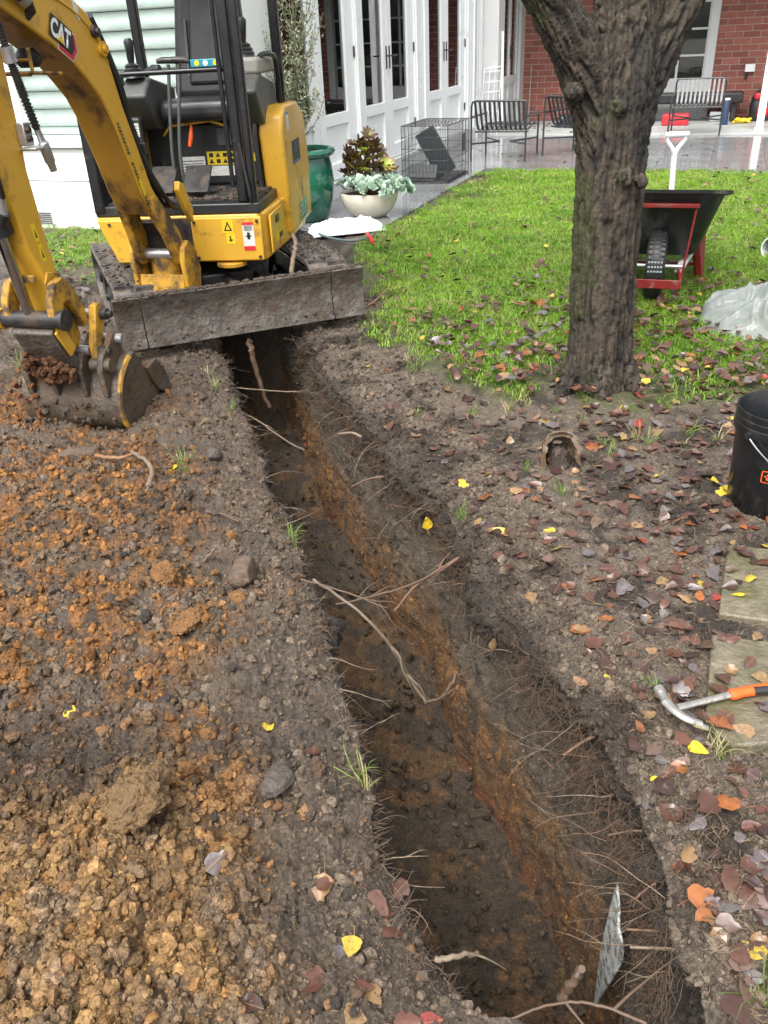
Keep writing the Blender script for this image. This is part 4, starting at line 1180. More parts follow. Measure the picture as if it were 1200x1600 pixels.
# mud and a stick lodged on the blade
def mud_lumps(name, pts, parent, seed):
    r = random.Random(seed); q = MB()
    for p, sz in pts:
        mm = clod_mesh('t', r.randrange(10000), 2, 0.45)
        a, b, c = [sz * r.uniform(0.7, 1.4) for _ in range(3)]
        q.add([Vector(p) + V(v.co.x * a, v.co.y * b, v.co.z * c * 0.6) for v in mm.vertices], [tuple(f.vertices) for f in mm.polygons])
        bpy.data.meshes.remove(mm)
    o = q.build(name, M['soilfill'], parent, 60); o['kind'] = 'stuff'; return o
r_m = random.Random(3)
mud_lumps('mud', [(UC(r_m.uniform(-0.66, 0.66), 0.03 + r_m.uniform(-0.008, 0.02), 0.338), r_m.uniform(0.008, 0.022)) for _ in range(150)] + [(UC(r_m.uniform(-0.68, 0.68), 0.02 + r_m.uniform(-0.012, 0.0), r_m.uniform(0.07, 0.12)), r_m.uniform(0.006, 0.013)) for _ in range(60)], bl, 5)
# chassis
m = MB(); m.box(UC(0, 0.95, 0.22), (0.62, 0.8, 0.2), UAX, (0.8, 0.8)); m.box(UC(0, 0.55, 0.25), (0.3, 0.3, 0.12), UAX); m.build('chassis', M['darksteel'], exc, 30, bevel=0.01)
m = MB(); m.cyl(UC(0, 0.97, 0.3), UC(0, 0.97, 0.42), 0.24, 28); m.build('slew_ring', M['darksteel'], exc)
# tracks
def track_loop(n=44):
    """closed path of the belt in (b, z), with normals"""
    L0, L1, r_ = 0.30, 1.36, 0.165; zc = 0.185
    pts = []
    N = n * 4
    straight = L1 - L0; per = 2 * straight + 2 * math.pi * r_
    for i in range(N):
        d = per * i / N
        if d < straight: pts.append((L0 + d, zc + r_, 0, 1))
        elif d < straight + math.pi * r_:
            a = (d - straight) / r_; pts.append((L1 + math.sin(a) * r_, zc + math.cos(a) * r_, math.sin(a), math.cos(a)))
        elif d < 2 * straight + math.pi * r_:
            d2 = d - straight - math.pi * r_; pts.append((L1 - d2, zc - r_, 0, -1))
        else:
            a = (d - 2 * straight - math.pi * r_) / r_; pts.append((L0 - math.sin(a) * r_, zc - math.cos(a) * r_, -math.sin(a), -math.cos(a)))
    return pts
loop = track_loop()
for side_ in (-1, 1):
    lat = 0.545 * side_
    tr_root = None
    m = MB(); vs_ = []; fs_ = []; N = len(loop)
    for i, (b, z, nb_, nz) in enumerate(loop):
        for l, o in ((-0.115, 0.0), (0.115, 0.0), (0.115, -0.022), (-0.115, -0.022)):
            vs_.append(UC(lat + l, b + nb_ * o, z + nz * o))
    for i in range(N):
        j = (i + 1) % N
        for k in range(4):
            k2 = (k + 1) % 4
            fs_.append((i * 4 + k, i * 4 + k2, j * 4 + k2, j * 4 + k))
    m.add(vs_, fs_)
    trk = m.build('track', M['rubber'], exc, 40)
    lug = MB(); lug.box((0, 0, 0.008), (0.105, 0.030, 0.020), (V(1, 0, 0), V(0, 1, 0), ZZ), (0.92, 0.55))
    lug_me = lug.mesh('tread_lug', 30); lug_me.materials.append(M['rubber'])
    toff = parent_off(trk)
    for i in range(0, N, 4):
        b, z, nb_, nz = loop[i]
        for h in (-1, 1):
            o = link('tread_lug', lug_me, None, trk)
            nrm = UB * nb_ + ZZ * nz; tan = UR.cross(nrm)
            p = UC(lat + h * 0.055, b, z) + tan * (0.014 * h)
            o.matrix_local = Matrix.Translation(p - toff) @ Matrix((UR, -tan if tan.dot(UB) < 0 else tan, nrm)).transposed().to_4x4()
    m = MB(); m.box(UC(lat, 0.83, 0.2), (0.10, 1.0, 0.12), UAX); m.build('track_frame', M['darksteel'], exc, 30, bevel=0.01)
    for b, r_w in ((0.30, 0.135), (1.36, 0.135), (0.58, 0.06), (0.83, 0.06), (1.08, 0.06)):
        m = MB(); zc = 0.185 if r_w > 0.1 else 0.1
        m.cyl(UC(lat - 0.085, b, zc), UC(lat + 0.085, b, zc), r_w, 22); m.cyl(UC(lat - 0.1, b, zc), UC(lat + 0.1, b, zc), r_w * 0.4, 14)
        m.build('idler' if r_w > 0.1 else 'roller', M['darksteel'], exc, 30)
tp = [(UC(0.545 * sd + r_m.uniform(-0.11, 0.11), r_m.uniform(0.2, 1.2), 0.368), r_m.uniform(0.006, 0.015)) for sd in (-1, 1) for _ in range(150)]
mud_lumps('mud', tp, trk, 8)

# house frame of the machine
FRC = V(-0.585, 4.75, 0); ya = R(6)
HB = V(math.sin(ya), math.cos(ya), 0); HR = V(math.cos(ya), -math.sin(ya), 0)
HAX = (HR, HB, ZZ)
def HC(x, y, z): return FRC + HR * x + HB * y + ZZ * z
def ebox(mb, x0, x1, y0, y1, z0, z1, taper=(1, 1)):
    return mb.box(HC((x0 + x1) / 2, (y0 + y1) / 2, (z0 + z1) / 2), (x1 - x0, y1 - y0, z1 - z0), HAX, taper)
# base deck: rounded outline extruded
m = MB()
out_b = [(-0.845, 0.0), (-0.50, 0.0), (-0.03, 0.0), (0.0, 0.04), (0.03, 0.55), (0.05, 1.0), (-0.02, 1.22), (-0.30, 1.34), (-0.62, 1.34), (-0.88, 1.20), (-0.93, 0.9), (-0.88, 0.3)]
out_t = [(-0.938, 0.0), (-0.50, 0.0), (-0.03, 0.0), (0.0, 0.04), (0.03, 0.55), (0.06, 1.0), (-0.02, 1.24), (-0.30, 1.36), (-0.62, 1.36), (-0.92, 1.22), (-0.96, 0.9), (-0.945, 0.3)]
nb_ = len(out_b)
m.add([HC(x, y, 0.39) for x, y in out_b] + [HC(x, y, 0.645) for x, y in out_t], [tuple(range(nb_)), tuple(range(nb_, 2 * nb_))] + [(i, (i + 1) % nb_, (i + 1) % nb_ + nb_, i + nb_) for i in range(nb_)])
deck = m.build('body', M['yellow'], exc, 35, bevel=0.012, seg=3)
# front skirt panels proud of the body, with the slot for the boom bracket between
m = MB(); ebox(m, -0.40, -0.008, -0.022, -0.001, 0.40, 0.632); m.build('front_panel', M['yellow'], deck, 30, bevel=0.006)
m = MB(); m.prism([HC(-0.93, -0.024, 0.632), HC(-0.845, -0.024, 0.40), HC(-0.70, -0.024, 0.40), HC(-0.70, -0.024, 0.632)], HB * 0.022); m.build('front_panel', M['yellow'], deck, 30, bevel=0.006)
m = MB(); ebox(m, -0.698, -0.402, -0.010, 0.0, 0.405, 0.63); m.build('bracket_recess', M['darksteel'], deck, 30)
# side door with latch
m = MB(); ebox(m, 0.018, 0.030, 0.06, 0.44, 0.42, 0.625)
sdoor = m.build('side_door', M['yellow'], deck, 30, bevel=0.006)
m = MB(); ebox(m, 0.030, 0.037, 0.18, 0.26, 0.56, 0.60); m.build('latch', M['darksteel'], sdoor, 30, bevel=0.003)
m = MB(); ebox(m, 0.0305, 0.033, 0.16, 0.34, 0.46, 0.50); m.build('decal', M['decaly'], sdoor, 30)
m = MB(); ebox(m, 0.0332, 0.0345, 0.24, 0.33, 0.465, 0.495); m.build('decal_print', M['decalk'], sdoor, 30)
# rear side cover, tall, tapering up
cs = [(0.50, 0.647), (0.46, 1.00), (0.50, 1.09), (0.60, 1.135), (1.00, 1.13), (1.20, 1.05), (1.27, 0.80), (1.26, 0.647)]
m = MB(); m.prism([HC(-0.10 + 0.02, y, z) for y, z in [(0.52, 0.43), (0.50, 0.66)] + cs[1:-1] + [(1.22, 0.43)]], HR * 0.142)
cover = m.build('rear_cover', M['yellow'], exc, 35, bevel=0.018, seg=3)
m = MB(); m.prism([HC(-0.90, y, z) for y, z in cs], HR * 0.12); m.build('rear_cover', M['yellow'], exc, 35, bevel=0.018, seg=3)
m = MB(); ebox(m, -0.79, -0.085, 0.95, 1.33, 0.646, 1.10); m.build('engine_cover', M['yellow'], exc, 35, bevel=0.03, seg=3)
m = MB(); m.prism([HC(-0.081 - 0.028, y + 0.004 * 0, z) for y, z in ((0.47, 0.655), (0.435, 0.99), (0.475, 1.11), (0.60, 1.16), (1.00, 1.155), (1.00, 0.655))], HR * 0.026); m.build('cover_seal', M['black'], cover, 35, bevel=0.004)
# decals on the side cover: dark square, strip, model number
def side_decal(y0, y1, z0, z1, mt, parent, lift=0.0):
    q = MB(); x = 0.0625 + lift
    q.box(HC(x, (y0 + y1) / 2, (z0 + z1) / 2), (0.0012, y1 - y0, z1 - z0), HAX); return q.build('decal', M[mt], parent, 30)
side_decal(0.70, 0.96, 0.80, 0.93, 'decalk', cover); side_decal(0.72, 0.92, 0.803, 0.815, 'decalb', cover, 0.0012); side_decal(0.82, 0.835, 0.86, 0.915, 'decalb', cover, 0.0012)
side_decal(0.60, 0.66, 1.00, 1.10, 'paper', cover); side_decal(0.60, 0.66, 1.082, 1.098, 'decalb', cover, 0.0012)
dk = side_decal(0.80, 1.06, 0.452, 0.565, 'decalg', cover, 0.0)
text_obj('model_number', '301.7', 0.105, HC(0.0655, 0.805, 0.475), HB, ZZ, M['paper'], cover, bold=0.002, sx=0.86)
text_obj('model_shadow', '301.7', 0.105, HC(0.0645, 0.812, 0.468), HB, ZZ, M['decalk'], cover, bold=0.006, sx=0.86)
# front decals
def front_decal(x0, x1, z0, z1, mt, parent, lift=0.0, name='decal'):
    q = MB(); q.box(HC((x0 + x1) / 2, -0.0228 - lift, (z0 + z1) / 2), (x1 - x0, 0.0012, z1 - z0), HAX); return q.build(name, M[mt], parent, 30)
front_decal(-0.225, -0.165, 0.55, 0.62, 'decaly', deck); front_decal(-0.21, -0.16, 0.49, 0.548, 'decaly', deck)
q = MB(); q.prism([HC(-0.218, -0.0245, 0.562), HC(-0.172, -0.0245, 0.562), HC(-0.195, -0.0245, 0.612)], HB * 0.001); q.build('warning_sign', M['decalk'], deck, 30)
q = MB(); q.prism([HC(-0.207, -0.0249, 0.568), HC(-0.183, -0.0249, 0.568), HC(-0.195, -0.0249, 0.595)], HB * 0.0003); q.build('warning_sign', M['decaly'], deck, 30)
front_decal(-0.195, -0.175, 0.51, 0.516, 'decalk', deck, 0.0012); front_decal(-0.19, -0.183, 0.505, 0.535, 'decalk', deck, 0.0013)
front_decal(-0.115, -0.052, 0.455, 0.605, 'paper', deck); front_decal(-0.115, -0.052, 0.59, 0.605, 'decalr', deck, 0.0012); front_decal(-0.115, -0.052, 0.455, 0.478, 'decalr', deck, 0.0012)
front_decal(-0.092, -0.076, 0.515, 0.55, 'decalk', deck, 0.0013); front_decal(-0.100, -0.068, 0.528, 0.534, 'decalk', deck, 0.0014)
for i in range(4): front_decal(-0.107, -0.060, 0.562 + i * 0.007, 0.565 + i * 0.007, 'decalk', deck, 0.0012)
q = MB(); q.box(HC(-0.73, -0.0255, 0.50), (0.025, 0.001, 0.09), HAX); q.build('decal', M['paper'], deck, 30)
# yellow tow plate below the front
m = MB(); m.cyl(HC(-0.21, 0.03, 0.365), HC(-0.21, 0.03, 0.389), 0.085, 24); m.build('tie_down_plate', M['yellow_dirty'], exc, 30, bevel=0.004)

# cab floor and sill
m = MB(); ebox(m, -0.935, -0.012, 0.0, 0.50, 0.646, 0.70); m.build('sill', M['black'], exc, 30, bevel=0.008)
m = MB(); ebox(m, -0.90, -0.04, 0.03, 0.62, 0.7005, 0.712); fm = m.build('floor_mat', M['black'], exc, 30)
mud_lumps('mud', [(HC(r_m.uniform(-0.85, -0.06), r_m.uniform(0.04, 0.5), 0.713), r_m.uniform(0.008, 0.03)) for _ in range(110)], fm, 12)
# cab frame posts
def post(path, w, d, name='cab_post', mt='blackpaint'):
    q = MB()
    for a, b in zip(path[:-1], path[1:]): q.beam(HC(*a), HC(*b), w, d, HB)
    return q.build(name, M[mt], exc, 30, bevel=0.012, seg=3)
post([(-0.10, 0.035, 0.70), (-0.10, 0.05, 2.25)], 0.055, 0.06)
post([(-0.045, 0.03, 0.68), (-0.045, 0.045, 2.25)], 0.045, 0.05)
m = MB(); m.tube([HC(-0.145, 0.01, 0.78), HC(-0.145, 0.02, 2.2)], 0.012, 8); m.build('wiper_pipe', M['blackpaint'], exc)
post([(-0.905, 0.03, 0.66), (-0.905, 0.05, 2.25)], 0.065, 0.07)
post([(-0.885, 1.02, 1.05), (-0.885, 1.0, 2.25)], 0.055, 0.06)
post([(-0.025, 0.95, 1.10), (-0.025, 0.95, 2.25)], 0.055, 0.06)
m = MB(); ebox(m, -0.96, 0.02, 0.0, 1.06, 2.25, 2.31); m.build('canopy', M['black'], exc, 30, bevel=0.03, seg=3)
m = MB(); m.tube(bez([HC(-0.055, 0.035, 0.70), HC(-0.052, -0.01, 0.72), HC(-0.06, -0.012, 0.80), HC(-0.085, 0.0, 1.0)], 5), 0.009, 8); m.build('hose', M['hose'], exc)
# left side cover beside the boom
m = MB(); ebox(m, -0.93, -0.86, 0.065, 0.62, 0.701, 1.02); m.build('side_panel', M['black'], exc, 30, bevel=0.02, seg=3)
# horizontal front rail with a spirit level on it
m = MB(); m.tube([HC(-0.88, 0.05, 1.335), HC(-0.12, 0.05, 1.342)], 0.013, 10); m.build('front_rail', M['blackpaint'], exc)
# seat
def rbox(x0, x1, y0, y1, z0, z1, nm, mt, bev=0.03, taper=(1, 1), par=None):
    q = MB(); ebox(q, x0, x1, y0, y1, z0, z1, taper); return q.build(nm, M[mt], par or exc, 35, bevel=bev, seg=4)
seat = rbox(-0.63, -0.20, 0.42, 0.84, 1.075, 1.19, 'seat', 'vinyl', 0.045)
m = MB(); bk_ax = (HR, (HB * math.cos(R(12)) - ZZ * math.sin(R(12))), (ZZ * math.cos(R(12)) + HB * math.sin(R(12))))
m.box(HC(-0.405, 0.90, 1.50), (0.47, 0.12, 0.70), bk_ax, (0.78, 0.9)); sb = m.build('seat_back', M['vinyl'], exc, 35, bevel=0.05, seg=4)
m = MB(); m.box(HC(-0.405, 0.835, 1.47), (0.26, 0.04, 0.46), bk_ax, (0.7, 1)); m.build('back_cushion', M['vinyl'], sb, 35, bevel=0.02, seg=3)
for xx in (-0.53, -0.28):
    m = MB(); m.box(HC(xx, 0.815, 1.44), (0.012, 0.012, 0.30), bk_ax); m.build('seam', M['grey'], sb, 30)
rbox(-0.80, -0.05, 0.60, 0.95, 0.713, 1.06, 'seat_box', 'black', 0.02)
rbox(-0.36, -0.10, 0.588, 0.600, 0.93, 1.03, 'seat_box_lid', 'grey', 0.008)
# decals on the seat box
def boxdecal(x0, x1, z0, z1, mt, nm='decal', y=0.5985):
    q = MB(); q.box(HC((x0 + x1) / 2, y, (z0 + z1) / 2), (x1 - x0, 0.0014, z1 - z0), HAX); return q.build(nm, M[mt], exc, 30)
boxdecal(-0.60, -0.45, 0.775, 0.875, 'paper'); boxdecal(-0.435, -0.255, 0.825, 0.90, 'decaly'); boxdecal(-0.43, -0.26, 0.765, 0.82, 'paper'); boxdecal(-0.16, -0.06, 0.84, 0.885, 'decaly')
for i in range(4):
    for k in range(2):
        x = -0.425 + i * 0.042; z = 0.835 + k * 0.034
        q = MB(); q.prism([HC(x, 0.5972, z), HC(x + 0.03, 0.5972, z), HC(x + 0.015, 0.5972, z + 0.026)] if (i + k) % 2 == 0 else [HC(x + 0.003, 0.5972, z), HC(x + 0.028, 0.5972, z), HC(x + 0.028, 0.5972, z + 0.022), HC(x + 0.003, 0.5972, z + 0.022)], HB * 0.0006); q.build('warning_sign', M['decalk'], exc, 30)
for i in range(5): boxdecal(-0.59, -0.46, 0.785 + i * 0.016, 0.789 + i * 0.016, 'decalk', 'decal_print', 0.597)
# yellow safety lever under the seat
m = MB(); m.tube([HC(-0.66, 0.55, 1.0), HC(-0.60, 0.50, 1.052), HC(-0.36, 0.48, 1.075), HC(-0.26, 0.50, 1.04)], 0.008, 8); m.build('safety_lever', M['yellow'], exc)
m = MB(); m.tube([HC(-0.47, 0.485, 1.06), HC(-0.475, 0.47, 1.0), HC(-0.49, 0.465, 0.945)], [0.006, 0.014, 0.011], 8); m.build('lever_grip', M['orange'], exc)
# consoles with joysticks
def console(x0, x1, mt_top, nm):
    q = MB()
    q.prism([HC(x0, y, z) for y, z in ((0.34, 1.26), (0.30, 1.22), (0.46, 1.05), (0.60, 1.02), (0.86, 1.06), (0.86, 1.24), (0.56, 1.29), (0.44, 1.31))], HR * (x1 - x0))
    c = q.build(nm, M['grey'], exc, 35, bevel=0.015, seg=3)
    return c
lc = console(-0.80, -0.65, 'grey', 'console'); rc = console(-0.165, -0.035, 'beige', 'console')
rbox(-0.178, -0.028, 0.42, 0.90, 1.30, 1.385, 'console_top', 'beige', 0.02, par=rc)
for x, y, z0, par in ((-0.735, 0.41, 1.31, lc), (-0.12, 0.50, 1.385, rc)):
    m = MB(); m.lathe([(0.062, 0), (0.055, 0.012), (0.058, 0.02), (0.048, 0.03), (0.05, 0.04), (0.038, 0.05), (0.04, 0.06), (0.02, 0.072)], HC(x, y, z0), 18); m.build('boot', M['vinyl'], par, 40)
    m = MB(); m.tube([HC(x, y, z0 + 0.06), HC(x, y, z0 + 0.09), HC(x + 0.004, y - 0.005, z0 + 0.13), HC(x + 0.006, y - 0.01, z0 + 0.175), HC(x + 0.006, y - 0.012, z0 + 0.19)], [0.014, 0.02, 0.022, 0.027, 0.016], 12); m.build('joystick', M['vinyl'], par, 50)
m = MB(); m.tube([HC(-0.66, 0.38, 1.33), HC(-0.60, 0.36, 1.345), HC(-0.56, 0.35, 1.35)], [0.016, 0.026, 0.02], 12); m.build('control_grip', M['vinyl'], lc, 50)
# travel levers and pedals
for xb, xt in ((-0.545, -0.478), (-0.500, -0.420)):
    m = MB(); m.tube(bez([HC(xb, 0.30, 0.72), HC(xb + 0.01, 0.27, 0.95), HC(xt, 0.25, 1.37)], 6), 0.0095, 10); lv = m.build('travel_lever', M['grey'], exc)
    m = MB(); m.tube([HC(xt - 0.06, 0.25, 1.385), HC(xt - 0.03, 0.25, 1.39), HC(xt + 0.03, 0.25, 1.388), HC(xt + 0.055, 0.25, 1.38)], [0.012, 0.017, 0.017, 0.012], 10); m.build('lever_grip', M['vinyl'], lv, 50)
for x in (-0.60, -0.40):
    m = MB(); m.box(HC(x, 0.22, 0.80), (0.15, 0.20, 0.014), (HR, (HB * 0.8 + ZZ * 0.6).normalized(), (ZZ * 0.8 - HB * 0.6).normalized())); pdl = m.build('pedal', M['darksteel'], exc, 30, bevel=0.005)
    m = MB(); m.beam(HC(x, 0.25, 0.72), HC(x, 0.24, 0.81), 0.03, 0.03, HB); m.build('pedal_stalk', M['darksteel'], pdl, 30)
# info plates on the left console column
rbox(-0.82, -0.70, 0.30, 0.36, 0.713, 1.12, 'column', 'black', 0.02)
for x0, x1, z0, z1, mt in ((-0.80, -0.715, 1.02, 1.09, 'paper'), (-0.775, -0.72, 0.95, 1.01, 'paper'), (-0.765, -0.715, 0.88, 0.94, 'paper'), (-0.76, -0.71, 0.81, 0.87, 'paper')):
    boxdecal(x0, x1, z0, z1, mt, y=0.2985)
boxdecal(-0.76, -0.71, 0.848, 0.868, 'decalb', y=0.2968)
for i in range(4): boxdecal(-0.792, -0.723, 1.03 + i * 0.014, 1.033 + i * 0.014, 'decalk', 'decal_print', 0.2972)
# right hand rail hoop
m = MB(); m.tube(bez([HC(-0.045, 0.50, 1.02), HC(-0.05, 0.50, 1.30), HC(-0.04, 0.52, 1.385), HC(0.0, 0.66, 1.39), HC(0.0, 0.76, 1.34), HC(0.0, 0.80, 1.12)], 6), 0.014, 10); m.build('hand_rail', M['blackpaint'], exc)

# ---- boom, stick and bucket, in the arm plane
PO = V(-1.10, 4.62, 0); AD = (V(-1.38, 3.49, 0) - PO).normalized(); AN = V(-AD.y, AD.x, 0)
def AC(s, z, n=0.0): return PO + AD * s + AN * n + ZZ * z
def plate(poly, n0, n1, nm, mt, par=exc, bev=0.006, sm=35):
    q = MB(); q.prism([AC(s, z, n0) for s, z in poly], AN * (n1 - n0)); return q.build(nm, M[mt], par, sm, bevel=bev)
inner = [(0.262, 0.735), (0.285, 0.76), (0.336, 0.849), (0.401, 1.006), (0.485, 1.187), (0.545, 1.275), (0.638, 1.356), (0.714, 1.413), (0.843, 1.479), (0.987, 1.544), (1.121, 1.599), (1.26, 1.655)]
outer = [(1.30, 1.72), (1.14, 1.72), (0.98, 1.715), (0.82, 1.695), (0.66, 1.655), (0.54, 1.595), (0.455, 1.50), (0.41, 1.373), (0.365, 1.22), (0.285, 1.02), (0.225, 0.86), (0.14, 0.74)]
boom = plate(inner + outer, -0.088, 0.088, 'boom', 'yellow', bev=0.008)
# raised edge strip along the boom flank
for n_ in (0.0885,):
    strip = [(s + 0.0, z) for s, z in ((0.43, 1.40), (0.50, 1.50), (0.60, 1.575), (0.74, 1.63), (0.9, 1.66))]
    q = MB(); q.tube([AC(s, z, 0.09) for s, z in bez([V(s, z, 0) for s, z in strip], 5) for s, z in [(s.x, s.y)]] if False else [AC(p.x, p.y, 0.088) for p in bez([V(s, z, 0) for s, z in strip], 5)], 0.006, 6); q.build('weld_seam', M['yellow'], boom, 50)
# foot plates of the boom, forked
for sg_ in (-1, 1):
    q = MB(); pf_ = [(0.300, 0.80), (0.262, 0.735), (0.19, 0.62), (0.135, 0.49), (0.10, 0.45), (0.05, 0.45), (0.025, 0.50), (0.06, 0.62), (0.14, 0.74), (0.20, 0.82)]
    def fo(z): return float(np.interp(z, [0.45, 0.62, 0.82], [0.132, 0.118, 0.0895]))
    n_ = len(pf_); q.add([AC(s, z, sg_ * (fo(z) - 0.045)) for s, z in pf_] + [AC(s, z, sg_ * fo(z)) for s, z in pf_], [tuple(range(n_)), tuple(range(n_, 2 * n_))] + [(i, (i + 1) % n_, (i + 1) % n_ + n_, i + n_) for i in range(n_)])
    q.build('foot_plate', M['yellow_dirty'], boom, 35, bevel=0.006)
m = MB(); m.cyl(AC(0.075, 0.50, -0.15), AC(0.075, 0.50, 0.15), 0.028, 18); m.build('pin', M['zinc'], boom)
# boom foot front window (dark opening in the casting)
plate([(0.045, 0.48), (0.06, 0.60), (0.10, 0.66), (0.07, 0.66), (0.0, 0.56), (0.0, 0.48)], -0.085, 0.085, 'foot_web', 'darksteel', boom, 0.004)
# belly of the boom: thin sheet with shade painted into its colour, plus grime
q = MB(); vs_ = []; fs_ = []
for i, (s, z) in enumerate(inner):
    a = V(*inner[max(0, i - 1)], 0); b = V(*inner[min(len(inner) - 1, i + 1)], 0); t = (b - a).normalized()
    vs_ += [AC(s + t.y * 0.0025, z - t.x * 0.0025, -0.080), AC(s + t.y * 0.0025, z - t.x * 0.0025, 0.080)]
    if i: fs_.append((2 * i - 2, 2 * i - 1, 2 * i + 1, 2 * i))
q.add(vs_, fs_); q.build('belly_shade_sheet', M['boombelly'], boom, 60)
# swing bracket
m = MB(); m.cyl(AC(0.01, 0.30, 0), AC(0.01, 0.50, 0), 0.085, 24); m.box(AC(-0.06, 0.40, 0), (0.22, 0.14, 0.16), (AN, AD, ZZ)); swb = m.build('swing_bracket', M['yellow_dirty'], exc, 35, bevel=0.008)
for n0, n1 in ((-0.16, -0.128), (0.128, 0.16)):
    plate([(0.12, 0.54), (0.14, 0.48), (0.12, 0.33), (-0.02, 0.30), (-0.05, 0.40), (0.0, 0.52), (0.06, 0.57)], n0, n1, 'bracket_cheek', 'yellow_dirty', swb, 0.008)
plate([(0.11, 0.40), (0.125, 0.30), (-0.02, 0.29), (-0.02, 0.33)], -0.128, 0.128, 'bracket_floor', 'yellow_dirty', swb, 0.006)
m = MB(); m.cyl(AC(-0.03, 0.28, 0.0), AC(-0.03, 0.62, 0.0), 0.035, 16); m.build('pin', M['darksteel'], swb)
plate([(-0.03, 0.64), (0.04, 0.72), (0.09, 0.82), (0.07, 0.86), (0.02, 0.84), (-0.05, 0.70)], 0.135, 0.165, 'hose_guide', 'yellow', exc, 0.006)
# boom cylinder behind the boom
m = MB(); m.cyl(AC(-0.02, 0.60, 0), AC(0.30, 1.30, 0), 0.045, 18); bc = m.build('boom_cylinder', M['black'], exc)
# hoses running down the back of the boom
for k_, (n_, o_) in enumerate(((-0.05, 0.03), (-0.015, 0.045), (0.02, 0.03), (0.055, 0.045), (0.08, 0.02))):
    pth_ = bez([AC(s - o_, z + o_ * 0.3, n_ + 0.012 * math.sin(i * 2.1 + k_)) for i, (s, z) in enumerate(((0.50, 1.57), (0.425, 1.44), (0.375, 1.28), (0.31, 1.10), (0.235, 0.94), (0.14, 0.80), (0.02, 0.72), (-0.06, 0.70)))], 5)
    m = MB(); m.tube(pth_, 0.012, 8); m.build('hose', M['hose'], exc)
for s, z in ((0.385, 1.33), (0.27, 1.03)):
    m = MB(); m.beam(AC(s - 0.045, z, -0.08), AC(s - 0.045, z, 0.095), 0.03, 0.05); m.build('hose_clamp', M['darksteel'], boom, 30, bevel=0.004)
for n_, x_, z_ in ((0, -0.38, 0.61), (0, -0.03, 0.61), (0, -0.38, 0.42), (0, -0.03, 0.42), (0, -0.72, 0.61), (0, -0.86, 0.61)):
    m = MB(); m.cyl(HC(x_, -0.0225, z_), HC(x_, -0.031, z_), 0.009, 6); m.build('bolt', M['darksteel'], deck, 30)
# upper ears, pivot and cylinder on top of the boom
plate([(0.62, 1.64), (0.66, 1.76), (0.74, 1.80), (0.82, 1.76), (0.88, 1.69)], -0.07, -0.04, 'cylinder_ear', 'yellow', boom); plate([(0.62, 1.64), (0.66, 1.76), (0.74, 1.80), (0.82, 1.76), (0.88, 1.69)], 0.04, 0.07, 'cylinder_ear', 'yellow', boom)
m = MB(); m.cyl(AC(0.74, 1.765, 0), AC(1.15, 1.90, 0), 0.04, 18); m.build('stick_cylinder', M['black'], exc); m = MB(); m.cyl(AC(1.15, 1.90, 0), AC(1.32, 1.955, 0), 0.022, 14); m.build('cylinder_rod', M['chrome'], exc)
for s, z, rr_ in ((0.47, 1.455, 0.03), (0.51, 1.52, 0.024), (1.0, 1.64, 0.03)):
    m = MB(); m.cyl(AC(s, z, 0.08), AC(s, z, 0.105), rr_, 18); m.cyl(AC(s, z, 0.105), AC(s, z, 0.118), rr_ * 0.55, 12); m.build('boss', M['darksteel'] if rr_ < 0.03 else M['yellow'], boom, 30)
m = MB(); m.tube([AC(1.16, 1.70, 0.11), AC(1.05, 1.645, 0.115), AC(0.99, 1.615, 0.12), AC(0.965, 1.59, 0.11), AC(0.965, 1.575, 0.08)], [0.024, 0.024, 0.016, 0.016, 0.02], 10); m.build('hose_fitting', M['darksteel'], boom)
m = MB(); m.cyl(AC(1.03, 1.638, 0.116), AC(1.0, 1.622, 0.118), 0.028, 12); m.build('clamp', M['zinc'], boom)
# brand plate: white letters on black with a red shape
def bpl(poly, nm, mt, lift):
    q = MB(); q.prism([AC(s, z, 0.0885 + lift) for s, z in poly], AN * 0.0006); return q.build(nm, M[mt], boom, 30)
BX = -(AD * math.cos(R(27)) + ZZ * math.sin(R(27))); BY = (ZZ * math.cos(R(27)) - AD * math.sin(R(27)))
LO = AC(0.845, 1.515, 0.09)
def lp(x, y, lift=0.0): return LO + BX * x + BY * y + AN * lift
def lpoly(pts, nm, mt, lift):
    q = MB(); q.prism([lp(x, y, lift) for x, y in pts], AN * 0.0006); return q.build(nm, M[mt], boom, 30)
lpoly([(0.055, -0.032), (0.075, 0.075), (0.165, 0.075), (0.19, 0.02), (0.165, -0.032)], 'logo_back', 'paper', 0.0)
lpoly([(0.06, -0.028), (0.08, 0.07), (0.162, 0.07), (0.185, 0.02), (0.162, -0.028)], 'logo_red', 'decalr', 0.0008)
lpoly([(0.06, -0.012), (0.06, 0.07), (0.145, 0.07), (0.165, 0.022), (0.15, -0.012)], 'logo_black', 'decalk', 0.0016)
lpoly([(-0.008, -0.006), (-0.008, 0.078), (0.14, 0.078), (0.14, -0.006)], 'logo_black', 'decalk', 0.0024)
text_obj('logo_letters', 'CAT', 0.094, lp(-0.003, 0.003), BX, BY, M['white'], boom, bold=0.0035, sx=0.72, lift=0.004)
lpoly([(0.045, 0.0), (0.068, 0.032), (0.091, 0.0)], 'logo_triangle', 'decaly', 0.0046)
text_obj('flank_lettering', 'TILT BUCKET  QUICK HITCH', 0.03, AC(0.505, 1.12, 0.0895), -(AD * 0.42 + ZZ * 0.907).normalized() if False else (AD * -0.40 - ZZ * 0.916), AD * 0.916 - ZZ * 0.40 if False else (ZZ * -0.40 + AD * 0.916), M['decalk'], boom) if False else None
